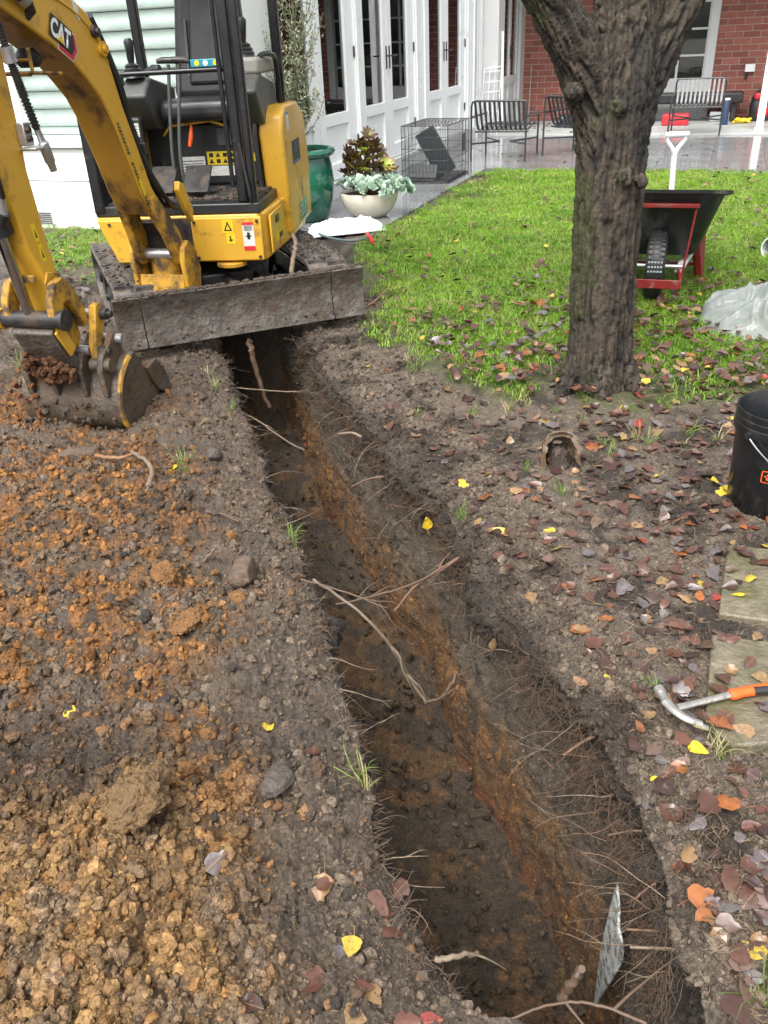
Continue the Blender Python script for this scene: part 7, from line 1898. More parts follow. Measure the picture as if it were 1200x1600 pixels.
# ================================================================== GARDEN TREE
def tree_trunk():
    tc = V(1.045, 3.62, 0)
    q = MB()
    base = bez([V(1.05, 3.63, -0.15), V(1.048, 3.625, 0.0), V(1.035, 3.62, 0.25), V(1.02, 3.62, 0.6), V(1.015, 3.62, 0.95), V(1.01, 3.63, 1.2), V(1.03, 3.66, 1.5), V(1.07, 3.72, 2.0), V(1.05, 3.8, 2.8)], 8)
    def rad(z): return float(np.interp(z, [-0.15, 0.0, 0.08, 0.25, 0.6, 0.95, 1.2, 1.5, 2.0, 2.8], [0.18, 0.158, 0.145, 0.135, 0.130, 0.134, 0.142, 0.118, 0.10, 0.075]))
    q.tube(base, [rad(p.z) for p in base], 40)
    L = bez([V(0.98, 3.63, 1.08), V(0.915, 3.62, 1.24), V(0.83, 3.59, 1.39), V(0.71, 3.56, 1.56), V(0.46, 3.47, 1.95), V(0.15, 3.35, 2.6)], 8)
    q.tube(L, [float(np.interp(i / (len(L) - 1), [0, 0.2, 0.5, 1], [0.105, 0.098, 0.085, 0.06])) for i in range(len(L))], 28)
    Rr = bez([V(1.05, 3.64, 1.05), V(1.105, 3.66, 1.22), V(1.19, 3.69, 1.40), V(1.29, 3.73, 1.58), V(1.50, 3.84, 1.95), V(1.9, 4.0, 2.6)], 8)
    q.tube(Rr, [float(np.interp(i / (len(Rr) - 1), [0, 0.2, 0.5, 1], [0.10, 0.088, 0.078, 0.055])) for i in range(len(Rr))], 28)
    # roots flare at the base
    for a, ln in ((200, 0.23), (260, 0.21), (320, 0.23), (140, 0.2), (20, 0.22), (80, 0.2)):
        d_ = V(math.cos(R(a)), math.sin(R(a)), 0)
        q.tube(bez([V(1.045, 3.62, 0.16) + d_ * 0.08, V(1.045, 3.62, 0.06) + d_ * 0.155, V(1.045, 3.62, -0.03) + d_ * ln], 4), [0.04, 0.045, 0.046, 0.045, 0.042, 0.04, 0.035, 0.03, 0.02], 12)
    # knots
    for p, r_ in ((V(0.82, 3.53, 1.235), 0.034), (V(1.04, 3.475, 0.93), 0.030), (V(1.10, 3.48, 0.915), 0.022), (V(0.99, 3.49, 1.18), 0.035)):
        mm = clod_mesh('t', 50, 3, 0.3); q.add([p + v.co * r_ for v in mm.vertices], [tuple(f.vertices) for f in mm.polygons]); bpy.data.meshes.remove(mm)
    me = q.mesh('trunk', 60)
    o = bpy.data.objects.new('trunk', me); COL.objects.link(o)
    md = o.modifiers.new('merge', 'REMESH'); md.mode = 'VOXEL'; md.voxel_size = 0.0068; md.use_smooth_shade = True
    ms = o.modifiers.new('relax', 'SMOOTH'); ms.factor = 0.6; ms.iterations = 8
    dg = bpy.context.evaluated_depsgraph_get()
    me2 = bpy.data.meshes.new_from_object(o.evaluated_get(dg))
    bpy.data.objects.remove(o)
    n = len(me2.vertices)
    co = np.empty(n * 3); me2.vertices.foreach_get('co', co); co = co.reshape(-1, 3)
    no = np.empty(n * 3); me2.vertices.foreach_get('normal', no); no = no.reshape(-1, 3)
    x, y, z = co.T
    # furrows run along the stem: stretch the noise along z (and along the limbs)
    lean = np.clip((z - 1.0) / 0.6, 0, 1.5)
    xs = x - np.where(x < 0.97, -0.62, 0.45) * lean * np.where((x < 0.93) | (x > 1.13), 1.0, 0.0) * 0.55
    w = 0.008 * fbm(x, y, z, 4, 3, 201)
    r1 = 1 - np.abs(vnoise((xs + w) * 48, y * 48, z * 4.6, 202)); r2 = 1 - np.abs(vnoise((xs + w) * 78 + 5, y * 78, z * 9, 203)); n3 = fbm(x, y, z * 0.6, 90, 2, 204)
    disp = 0.017 * (0.35 - r1 ** 5) + 0.012 * (0.4 - r2 ** 4) + 0.005 * n3 + 0.005 * fbm(x, y, z, 4, 2, 205)
    co = co + no * disp[:, None]
    me2.vertices.foreach_set('co', co.ravel().astype(np.float32))
    groove = np.clip((r1 - 0.62) * 3.2, 0, 1) * 0.7 + np.clip((r2 - 0.68) * 3.4, 0, 1) * 0.45; groove = np.clip(groove, 0, 0.97)
    moss = sstep(0.15, 0.5, fbm(x, y, z, 7, 3, 206) + 0.75 * (-no[:, 0] - 0.25) - 0.1)
    ridge = np.array((0.060, 0.046, 0.030)); gr = np.array((0.007, 0.0055, 0.0042)); ms_ = np.array((0.042, 0.047, 0.013))
    c = ridge + (gr - ridge) * groove[:, None]
    c = c * (1 + 0.45 * fbm(x, y, z, 16, 3, 207))[:, None]
    c = c + (ms_ - c) * (moss * 0.8)[:, None]
    wetp = sstep(0.1, 0.45, fbm(x, y, z * 0.5, 3.5, 3, 208))
    c = c * (1 - 0.55 * wetp)[:, None]
    a = me2.attributes.new('soil', 'FLOAT_COLOR', 'POINT'); c4 = np.ones((n, 4), np.float32); c4[:, :3] = np.clip(c, 0.006, 0.4); a.data.foreach_set('color', c4.ravel())
    a = me2.attributes.new('wet', 'FLOAT', 'POINT'); a.data.foreach_set('value', np.clip(0.35 + 0.5 * wetp, 0, 1).astype(np.float32))
    me2.polygons.foreach_set('use_smooth', np.ones(len(me2.polygons), dtype=bool)); me2.materials.clear(); me2.update()
    return me2
tree = thing('garden_tree', 'tree with dark furrowed bark and a forked trunk standing on the lawn', 'tree', V(1.045, 3.62, 0))
tm2 = tree_trunk()
tr_o = link('trunk', tm2, vcol_mat('tree_bark', fine=90.0, bump=0.010), tree, (0, 0, 0)); tr_o.location = -V(1.045, 3.62, 0)
# limbs above the picture and a thin autumn crown
q = MB(); r_b = random.Random(21); ends = []
for st, dr_ in ((V(1.05, 3.8, 2.7), V(0, 0.1, 1)), (V(0.15, 3.35, 2.5), V(-0.5, -0.2, 0.9)), (V(1.9, 4.0, 2.5), V(0.5, 0.2, 0.9)), (V(0.3, 3.4, 2.2), V(-0.2, 0.5, 0.9)), (V(1.75, 3.95, 2.2), V(0.5, -0.3, 0.8))):
    for k in range(4):
        d_ = (dr_ + V(r_b.gauss(0, 0.45), r_b.gauss(0, 0.45), r_b.uniform(0, 0.4))).normalized(); ln = r_b.uniform(0.9, 1.6)
        pth = bez([st, st + d_ * ln * 0.5 + V(0, 0, 0.1), st + d_ * ln + V(r_b.gauss(0, 0.15), r_b.gauss(0, 0.15), 0.3)], 4)
        q.tube(pth, [0.05 - 0.04 * i / (len(pth) - 1) for i in range(len(pth))], 8); ends.append((pth[-1] + pth[4]) / 2); ends.append(pth[-1])
q.build('limb', pmat('upper_bark', (0.09, 0.07, 0.05), 0.8, var=0.3, vs_=20), tree, 60)
q = MB()
for e in ends:
    for k in range(55):
        p = e + V(r_b.gauss(0, 0.28), r_b.gauss(0, 0.28), r_b.gauss(0, 0.22)); d_ = V(r_b.gauss(0, 1), r_b.gauss(0, 1), r_b.gauss(-0.4, 0.6)).normalized(); w_ = d_.orthogonal().normalized(); L_ = r_b.uniform(0.05, 0.075)
        q.add([p, p + d_ * L_ * 0.5 + w_ * L_ * 0.38, p + d_ * L_, p + d_ * L_ * 0.5 - w_ * L_ * 0.38], [(0, 1, 2, 3)])
mo2, nt_, b_, out_ = nodes('autumn_leaf')
geo_ = nt_.nodes.new('ShaderNodeNewGeometry')
nt_.links.new(ramp(nt_, geo_.outputs['Random Per Island'], [(0.0, (0.10, 0.10, 0.02)), (0.5, (0.34, 0.20, 0.03)), (1.0, (0.30, 0.07, 0.025))]), b_.inputs['Base Color']); b_.inputs['Roughness'].default_value = 0.45
me_ = bpy.data.meshes.new('crown'); off_ = parent_off(tree); me_.from_pydata([Vector(v) - off_ for v in q.v], [], q.f); link('crown', me_, mo2, tree)

tree.location.x -= 0.025
# ================================================================== GRASS
def tuft(nm, seed, nblade, rad_, h0, h1, w):
    r = random.Random(seed); q = MB()
    for k in range(nblade):
        a = r.uniform(0, 6.28); rr_ = rad_ * math.sqrt(r.random()); b = V(math.cos(a) * rr_, math.sin(a) * rr_, 0)
        az = r.uniform(0, 6.28); d_ = V(math.cos(az), math.sin(az), 0); w_ = V(-d_.y, d_.x, 0); h = r.uniform(h0, h1); ln = r.uniform(0.35, 1.3) * h
        p1 = b + d_ * ln * 0.25 + V(0, 0, h * 0.55); p2 = b + d_ * ln * 0.62 + V(0, 0, h * 0.88); p3 = b + d_ * ln + V(0, 0, h * r.uniform(0.75, 1.05))
        q.add([b - w_ * w, b + w_ * w, p1 - w_ * w * 0.95, p1 + w_ * w * 0.95, p2 - w_ * w * 0.7, p2 + w_ * w * 0.7, p3], [(0, 1, 3, 2), (2, 3, 5, 4), (4, 5, 6)])
    me = bpy.data.meshes.new(nm); me.from_pydata(q.v, [], q.f); me.materials.append(M['grass']); me.polygons.foreach_set('use_smooth', [True] * len(me.polygons))
    return bpy.data.objects.new(nm, me)
tufts = [tuft('tuft', 60 + i, 26, 0.048, 0.016, 0.042, 0.0018) for i in range(6)]
r_g = np.random.default_rng(3)
gx = []; gy = []
def addg(n, x0, x1, y0, y1):
    gx.append(r_g.uniform(x0, x1, n)); gy.append(r_g.uniform(y0, y1, n))
addg(26000, -0.7, 3.4, 2.9, 5.6); addg(30000, -1.0, 5.0, 5.6, 8.5); addg(26000, -0.6, 6.0, 8.5, 11.4); addg(9000, -3.8, -1.2, 5.2, 8.3)
gx = np.concatenate(gx); gy = np.concatenate(gy)
dL = np.maximum(poly_dist(gx, gy, LAWN_POLY), poly_dist(gx, gy, LAWN2)) + 0.16 * fbm(gx, gy, 0.2, 3.5, 3, 303)
lm = lawn_mask(gx, gy) * (0.12 + 0.88 * sstep(0.0, 0.75, dL)); s_, u_ = su_np(gx, gy)
pm = 1 - patio_mask(gx, gy)
thin = 0.75 + 0.7 * fbm(gx, gy, 0.3, 2.6, 3, 301)
worn = sstep(3.4, 4.6, gy + 0.35 * gx * 0)          # thinner towards the bare soil near the camera
dens = lm * np.clip(thin, 0.25, 1) * (0.45 + 0.55 * worn)
keep = (r_g.random(len(gx)) < dens) & (pm > 0.5) & ~((np.hypot(gx - 1.045, gy - 3.62) < 0.2)) & ~((np.hypot(gx + 0.6, gy - 8.1) < 0.26))
inl2 = poly_dist(gx, gy, LAWN2) > -0.1
keep &= ((gx > -1.2) | inl2)
gx, gy = gx[keep], gy[keep]; n = len(gx)
zz = ground_z(gx, gy) - 0.004
hue = fbm(gx, gy, 0.8, 3.0, 3, 302)[:, None]; rnd = r_g.random((n, 1))
ca, cb, cc_ = np.array((0.135, 0.27, 0.022)), np.array((0.27, 0.44, 0.042)), np.array((0.36, 0.37, 0.12))
gc = ca + (cb - ca) * np.clip(0.5 + 0.9 * hue + 0.4 * (rnd - 0.5), 0, 1)
gc = np.where(r_g.random((n, 1)) < 0.16, cc_, gc) * (0.7 + 0.55 * r_g.random((n, 1)))
rot = np.stack([r_g.normal(0, 0.12, n), r_g.normal(0, 0.12, n), r_g.uniform(0, 6.28, n)], 1)
sc = (0.8 + 0.55 * r_g.random(n)) * (0.75 + 0.3 * lawn_mask(gx, gy)); scl = np.stack([sc, sc, sc * (0.55 + 0.45 * r_g.random(n))], 1)
gn_scatter('lawn_grass', np.stack([gx, gy, zz], 1), rot, scl, r_g.integers(0, 6, n), gc, tufts, 'short wet green grass of the lawn', 'grass')
# stray tufts in the bare soil
wt = [tuft('tuft', 90 + i, 12, 0.02, 0.03, 0.075, 0.0017) for i in range(4)]
tp_px = [(240, 525), (250, 530), (660, 580), (700, 600), (945, 690), (960, 700), (990, 688), (1010, 700), (830, 730), (720, 810), (590, 1195), (585, 1210), (475, 830), (500, 840), (60, 545), (75, 555), (40, 580), (330, 590), (345, 610), (360, 640), (1110, 1165), (1130, 1170), (1195, 1560), (870, 770), (1160, 700), (1120, 690), (640, 560), (740, 640), (790, 650), (1065, 690), (285, 730), (300, 735), (1020, 1080), (650, 640), (160, 590), (170, 600), (95, 400), (880, 640), (905, 650), (1010, 620)]
P_ = []; 
r_w = np.random.default_rng(9)
for x, y in tp_px:
    for k in range(2):
        p = G(x + r_w.normal(0, 6), y + r_w.normal(0, 4)); xx_ = p.x
        if xl_of(p.y) - 0.005 < xx_ < xr_of(p.y) + 0.005 and p.y > 0.85: xx_ = float(xl_rag(p.y)) - 0.012 if xx_ < 0.5 * (xl_of(p.y) + xr_of(p.y)) else float(xr_rag(p.y)) + 0.012
        P_.append((xx_, p.y))
P_ = np.array(P_); n = len(P_); zz = ground_z(P_[:, 0], P_[:, 1]) - 0.003
gc = np.where(r_w.random((n, 1)) < 0.3, np.array((0.38, 0.33, 0.16)), np.array((0.16, 0.25, 0.05))) * (0.7 + 0.5 * r_w.random((n, 1)))
gn_scatter('grass_tufts', np.column_stack([P_, zz]), np.stack([r_w.normal(0, 0.25, n), r_w.normal(0, 0.25, n), r_w.uniform(0, 6.28, n)], 1), np.repeat(r_w.uniform(0.45, 0.95, n)[:, None], 3, 1), r_w.integers(0, 4, n), gc, wt, 'stray tufts of grass in the bare soil around the trench', 'grass')

# ================================================================== ROOTS
root_m = [pmat('pale_root', (0.15, 0.11, 0.075), 0.65, var=0.25, vs_=60), pmat('brown_root', (0.095, 0.06, 0.038), 0.65, var=0.25, vs_=60), pmat('reddish_root', (0.14, 0.075, 0.045), 0.6, var=0.25, vs_=60)]
r_r = random.Random(31)
def squig(a, d_, ln, droop, seed, n=7, wob=0.12):
    r = random.Random(seed); P = [Vector(a)]; d_ = Vector(d_).normalized()
    for k in range(n):
        d_ = (d_ + V(r.gauss(0, wob), r.gauss(0, wob), r.gauss(0, wob) - droop)).normalized(); P.append(P[-1] + d_ * ln / n)
    return P
def root(a, d_, ln, r0, droop=0.05, seed=0, mt=0, forks=1, wob=0.14):
    q = MB(); P = bez(squig(a, d_, ln, droop, seed, 6, wob), 3); q.tube(P, [max(0.0005, r0 * (1 - 0.88 * (i / (len(P) - 1)) ** 0.8) * r_r.uniform(0.8, 1.2)) for i in range(len(P))], 6)
    r = random.Random(seed + 1)
    for k in range(forks):
        b = P[int(len(P) * r.uniform(0.3, 0.75))]; fd = Vector(d_) + V(r.gauss(0, 0.6), r.gauss(0, 0.6), r.gauss(0, 0.5))
        P2 = bez(squig(b, fd, ln * r.uniform(0.25, 0.5), droop, seed + 7 + k, 4, wob), 3); q.tube(P2, [max(0.0005, r0 * 0.5 * (1 - 0.75 * i / (len(P2) - 1))) for i in range(len(P2))], 5)
    return q.build('root', root_m[mt], ground, 60)
# along the right wall, poking out towards the trench
for k in range(95):
    y = 0.9 * (4.6 / 0.9) ** r_r.random(); dpt = abs(r_r.gauss(0.0, 0.13)) + 0.03
    x = float(xr_rag(y)) - 0.02 - 0.02 * r_r.random()
    root((x + 0.02, y, -dpt), (-0.8, r_r.gauss(0, 0.7), r_r.gauss(-0.15, 0.35)), r_r.uniform(0.06, 0.22), r_r.uniform(0.0011, 0.0028), 0.06, 700 + k * 3, r_r.choice((0, 0, 1, 2)), r_r.choice((0, 1, 1, 2)))
for k in range(40):
    y = 1.0 * (4.5 / 1.0) ** (r_r.random() ** 0.6); dpt = abs(r_r.gauss(0.0, 0.08)) + 0.02
    x = float(xl_of(y)) + 0.01
    root((x - 0.02, y, -dpt), (0.9, r_r.gauss(0, 0.5), r_r.gauss(0.0, 0.3)), r_r.uniform(0.05, 0.17), r_r.uniform(0.0014, 0.003), 0.05, 1700 + k * 3, r_r.choice((0, 0, 1)), r_r.choice((0, 1)))
# thick roots that stand out
for k, (x0, y0, z0, x1, y1, z1, r0) in enumerate(((985, 1480, -0.06, 1110, 1502, -0.03, 0.004), (950, 1305, -0.08, 1020, 1303, -0.05, 0.0035), (980, 1452, -0.08, 1115, 1478, -0.04, 0.003), (530, 678, -0.03, 565, 683, -0.03, 0.007), (550, 760, -0.12, 600, 745, -0.06, 0.006), (880, 1180, -0.1, 930, 1150, -0.05, 0.005), (520, 470 + 130, -0.1, 545, 655, -0.08, 0.004), (1100, 1600, -0.05, 1140, 1490, 0.0, 0.0035))):
    a, b = G(x0, y0, z0), G(x1, y1, z1); q = MB(); md_ = (a + b) / 2 + V(0, 0, 0.012)
    pth = bez([a, md_ + V(0.008, 0, 0), b], 6); q.tube(pth, [r0 * (0.7 + 0.3 * i / (len(pth) - 1)) for i in range(len(pth))], 8); q.build('root', root_m[k % 3], ground, 60)
# fine rootlets: a mat along both lips, too many to count
q = MB(); r_f = random.Random(77)
def hair(a, d_, ln, w, droop, segs=3):
    d_ = Vector(d_).normalized(); P = [Vector(a)]
    for k in range(segs):
        d_ = (d_ + V(r_f.gauss(0, 0.35), r_f.gauss(0, 0.35), r_f.gauss(0, 0.3) - droop)).normalized(); P.append(P[-1] + d_ * ln / segs)
    q.tube(P, [w, w * 0.85, w * 0.65, w * 0.35][:len(P)], 3, cap=False)
for k in range(4200):
    y = 0.86 * (4.9 / 0.86) ** r_f.random(); side_r = r_f.random() < 0.72
    sc_ = 0.5 + 0.28 * y
    if side_r:
        dpt = abs(r_f.gauss(0, 0.11)); x = float(xr_rag(y)) - 0.03 * min(1, dpt / 0.05) + (0.0 if dpt > 0.015 else r_f.uniform(0, 0.08)); hair((x + 0.005, y, -dpt - 0.01), (-0.6, r_f.gauss(0, 0.8), r_f.gauss(0, 0.6)), r_f.uniform(0.02, 0.095), 0.00060 * sc_ + 0.0002, 0.16)
    else:
        dpt = abs(r_f.gauss(0, 0.07)); x = float(xl_rag(y)) - (0 if dpt > 0.03 else r_f.uniform(0, 0.07)); hair((x - 0.005, y, -dpt - 0.005), (0.6, r_f.gauss(0, 0.8), r_f.gauss(0.1, 0.6)), r_f.uniform(0.02, 0.06), 0.0006 * sc_ + 0.0002, 0.08)
rl = q.build('rootlets', root_m[1], ground, 60); rl['kind'] = 'stuff'
# dead grass and straw scattered over the right bank
q = MB(); r_f = random.Random(78); cntd = 0
while cntd < 6200:
    x = r_f.uniform(560, 1480); y = r_f.uniform(620, 1600); p = G(x, y)
    if p.x < xr_of(p.y) + 0.03 or float(poly_dist(np.array([p.x]), np.array([p.y]), LAWN_POLY)[0]) > 0.1: continue
    a = r_f.uniform(0, 6.28); z_ = 0.004
    P_list = [(p.x, p.y)]
    hair((p.x, p.y, 0.0), (math.cos(a), math.sin(a), 0.12), r_f.uniform(0.015, 0.055), 0.0005 + 0.00022 * p.y, 0.06); cntd += 1
vv = np.array(q.v); vv[:, 2] += ground_z(vv[:, 0], vv[:, 1]) + 0.004; q.v = [tuple(t) for t in vv]
st = q.build('straw', pmat('dead_grass', (0.15, 0.105, 0.062), 0.7, var=0.35, vs_=25), None, 60); tag(st, 'dead grass and fine straw littering the muddy bank right of the trench', 'straw', kind='stuff')

# branches ------------------------------------------------------------------------
def branch(pts, r0, r1, label, mt=root_m[0], twigs=0, seed=0, name='branch'):
    P = bez(pts, 6); n_ = len(P); q = MB(); r = random.Random(seed)
    P = [p + V(r.gauss(0, r0 * 0.25), r.gauss(0, r0 * 0.25), r.gauss(0, r0 * 0.25)) for p in P]
    q.tube(P, [r0 + (r1 - r0) * i / (n_ - 1) for i in range(n_)], 8)
    for k in range(twigs):
        b = P[int(n_ * r.uniform(0.15, 0.85))]; d_ = (P[-1] - P[0]).normalized() + V(r.gauss(0, 0.7), r.gauss(0, 0.7), r.gauss(0, 0.5))
        pp2 = bez(squig(b, d_, r.uniform(0.08, 0.2), 0.03, seed + k, 4, 0.2), 3); q.tube(pp2, [max(0.0006, r1 * 0.9 * (1 - i / len(pp2))) for i in range(len(pp2))], 5)
    return tag(q.build(name, mt, None, 60), label, 'branch')
branch([G(490, 905, -0.02), G(560, 955, -0.08), G(610, 1010, -0.20), G(640, 1060, -0.34), G(665, 1098, -0.42)], 0.0045, 0.0060, 'long curved root hanging across the trench below the crossing twigs', root_m[0], 3, 5, 'hanging_root')
branch([G(665, 1098, -0.42), G(690, 1090, -0.34), G(705, 1070, -0.27), G(714, 1050, -0.22)], 0.0055, 0.0035, 'short pale root bent out of the clay at the end of the long hanging root', root_m[0], 1, 6, 'hanging_root')
branch([G(470, 905, 0.0), G(540, 925, -0.02), G(590, 945, -0.04), G(605, 950, -0.05)], 0.003, 0.002, 'lower of the thin twigs reaching from the left bank over the trench', root_m[1], 3, 7, 'twig')
branch([G(525, 945, -0.06), G(590, 930, -0.06), G(650, 910, -0.06), G(718, 870, -0.03)], 0.0028, 0.0040, 'thin twig crossing the whole trench just below the yellow leaf', root_m[1], 3, 8, 'twig')
branch([G(616, 955, -0.10), G(650, 915, -0.07), G(690, 890, -0.05), G(716, 872, -0.03)], 0.0035, 0.0045, 'reddish twig rising to the right bank beside the long crossing twig', root_m[2], 1, 9, 'twig')
branch([G(788, 555, 0.05), G(815, 535, 0.05), G(845, 522, 0.05), G(876, 506, 0.07)], 0.020, 0.013, 'thick grey broken branch lying on the lawn left of the tree', pmat('grey_branch', (0.15, 0.135, 0.12), 0.7, var=0.25, vs_=30), 0, 10)
branch([G(575, 478, 0.05), G(592, 465, 0.07), G(610, 446, 0.10)], 0.007, 0.004, 'dark stick poking from the grass at the blade end', M['wood'], 0, 11, 'stick')
branch([G(230, 770, 0.03), G(236, 740, 0.05), G(228, 720, 0.06), G(205, 705, 0.06)], 0.010, 0.008, 'bent grey root on the left bank below the digging bucket', root_m[0], 0, 12, 'root_piece')
branch([G(150, 712, 0.03), G(180, 716, 0.035), G(212, 708, 0.04)], 0.010, 0.006, 'dark stick lying flat beneath the digging bucket', M['wood'], 0, 13, 'stick')
branch([G(305, 800, 0.03), G(340, 802, 0.035), G(375, 815, 0.03)], 0.006, 0.003, 'thin brown root arched over the left bank', root_m[1], 1, 14, 'root_piece')
branch([G(318, 878, 0.02), G(332, 862, 0.06), G(342, 852, 0.09)], 0.005, 0.003, 'short grey stick standing up beside the brown stone', root_m[0], 0, 15, 'stick')
branch([G(878, 1560, -0.10), G(895, 1535, -0.05), G(908, 1512, 0.0)], 0.009, 0.007, 'broken stub of root sticking up at the near end of the trench', root_m[1], 0, 16, 'root_stub')
branch([G(800, 1592, 0.0), G(850, 1572, 0.0), G(900, 1566, 0.0), G(950, 1575, 0.0), G(1010, 1600, 0.0)], 0.0022, 0.003, 'brown root running along the near end of the trench', root_m[1], 2, 17, 'root_piece')
branch([G(680, 1500, 0.03), G(715, 1494, 0.03), G(745, 1490, 0.0)], 0.006, 0.004, 'grey twig with a lump of soil on the near left bank', root_m[0], 1, 18, 'twig')
branch([UC(0.30, 0.10, 0.34), UC(0.32, 0.14, 0.40), UC(0.37, 0.22, 0.45), UC(0.37, 0.25, 0.51)], 0.014, 0.012, 'stick caught between the blade and the right track', root_m[0], 0, 19, 'stick')
branch([V(-0.70, 4.50, 0.02), V(-0.69, 4.48, -0.1), V(-0.665, 4.46, -0.22), V(-0.63, 4.44, -0.36)], 0.018, 0.012, 'thick brown root standing in the dark trench under the blade', pmat('thick_root', (0.085, 0.05, 0.028), 0.7, var=0.35, vs_=18), 0, 20, 'thick_root')
branch([V(-0.86, 4.15, -0.10), V(-0.7, 4.1, -0.11), V(-0.5, 4.06, -0.12), V(-0.42, 4.05, -0.12)], 0.004, 0.003, 'straight thin root spanning the trench under the blade', root_m[0], 1, 21, 'twig')
branch([V(-0.75, 3.9, -0.14), V(-0.62, 3.78, -0.14), V(-0.45, 3.62, -0.2), V(-0.36, 3.55, -0.22)], 0.005, 0.003, 'longest thin root leaning over the trench from the left bank by the blade', root_m[0], 2, 22, 'twig')

# ================================================================== FALLEN LEAVES
def leaf_mesh(nm, seed, L=0.062, Wd=0.052, curl=0.25, stem=True):
    r = random.Random(seed); q = MB(); nx, ny = 4, 7; vs_ = []; fs_ = []
    tip = r.uniform(0.8, 1.3); fold = r.choice((0, 0, 0.15, -0.12, 0.28)); tear = [[r.uniform(0.80, 1.08) for _ in range(ny + 1)] for _ in (0, 1)]
    if r.random() < 0.4: tear[r.randrange(2)][r.randrange(2, ny - 1)] *= 0.55
    for j in range(ny + 1):
        t = j / ny; w = Wd / 2 * (math.sin(math.pi * min(1, t ** 0.62)) ** 0.8) * (1.0 if t < 0.7 else (1 - ((t - 0.7) / 0.3) ** 2 * 0.35)) + 0.0004
        for i in range(nx + 1):
            u = (i / nx) * 2 - 1
            wv = (tear[0] if u < 0 else tear[1])[j]
            z = curl * (u * u) * w * 1.0 + 0.006 * math.sin(t * 3.1 + seed) * curl * 4 + curl * 0.05 * (t - 0.5) ** 2 + fold * abs(u) * w * 0.8 + r.uniform(-0.0008, 0.0008)
            vs_.append(V(u * w * wv, (t - 0.5) * L, z))
    for j in range(ny):
        for i in range(nx): a = j * (nx + 1) + i; fs_.append((a, a + 1, a + nx + 2, a + nx + 1))
    q.add(vs_, fs_)
    if stem:
        b = vs_[nx // 2]; q.tube([b, b + V(0.002, -0.015, 0.003), b + V(0.006, -0.03, 0.005)], 0.0008, 4)
    me = bpy.data.meshes.new(nm); me.from_pydata(q.v, [], q.f); me.materials.append(M['leaf']); me.polygons.foreach_set('use_smooth', [True] * len(me.polygons))
    return me
leaf_me = [leaf_mesh('fallen_leaf', 500 + i, 0.058 + 0.006 * (i % 3), 0.046 + 0.004 * (i % 4), (0.05, 0.12, 0.25, -0.1, 0.08, -0.18, 0.35, 0.03)[i % 8]) for i in range(18)]
LC = {'yellow': (0.42, 0.31, 0.035), 'bright yellow': (0.55, 0.40, 0.02), 'orange': (0.20, 0.068, 0.02), 'tan': (0.21, 0.125, 0.06), 'brown': (0.082, 0.036, 0.024), 'dark brown': (0.045, 0.022, 0.018), 'red': (0.22, 0.035, 0.025), 'grey': (0.105, 0.092, 0.09), 'green': (0.20, 0.33, 0.035), 'pink': (0.115, 0.070, 0.052)}
r_l = random.Random(55)
SLABS = [np.array([(G(*q_, 0.02).x, G(*q_, 0.02).y) for q_ in pxs]) for pxs in ([(1137, 850), (1123, 958), (1310, 985), (1310, 868)], [(1112, 990), (1102, 1125), (1145, 1165), (1340, 1150), (1340, 1020)])]
def on_slab(x, y): return any(float(poly_dist(np.array([x]), np.array([y]), s_)[0]) > -0.01 for s_ in SLABS)
def leaf(x, y, col, label, size=1.0, z=None, rot=None, group=None, at=None, jitter=0.2):
    p = at if at is not None else G(x, y, 0.01)
    zz_ = p.z if at is not None else gz(p.x, p.y) + (0.006 if z is None else z)
    if at is None and on_slab(p.x, p.y): zz_ = 0.026
    o = link('fallen_leaf', leaf_me[r_l.randrange(18)], None, None, (p.x, p.y, zz_))
    o.rotation_euler = rot if rot else (r_l.gauss(0, jitter), r_l.gauss(0, jitter), r_l.uniform(0, 6.28))
    s_ = size * r_l.uniform(0.72, 1.0); o.scale = (s_, s_, s_)
    b = LC[col]; k = r_l.uniform(0.8, 1.2); o.color = (min(1, b[0] * k), min(1, b[1] * k * r_l.uniform(0.92, 1.08)), b[2] * k, 1)
    tag(o, label, 'leaf', group)
    return o
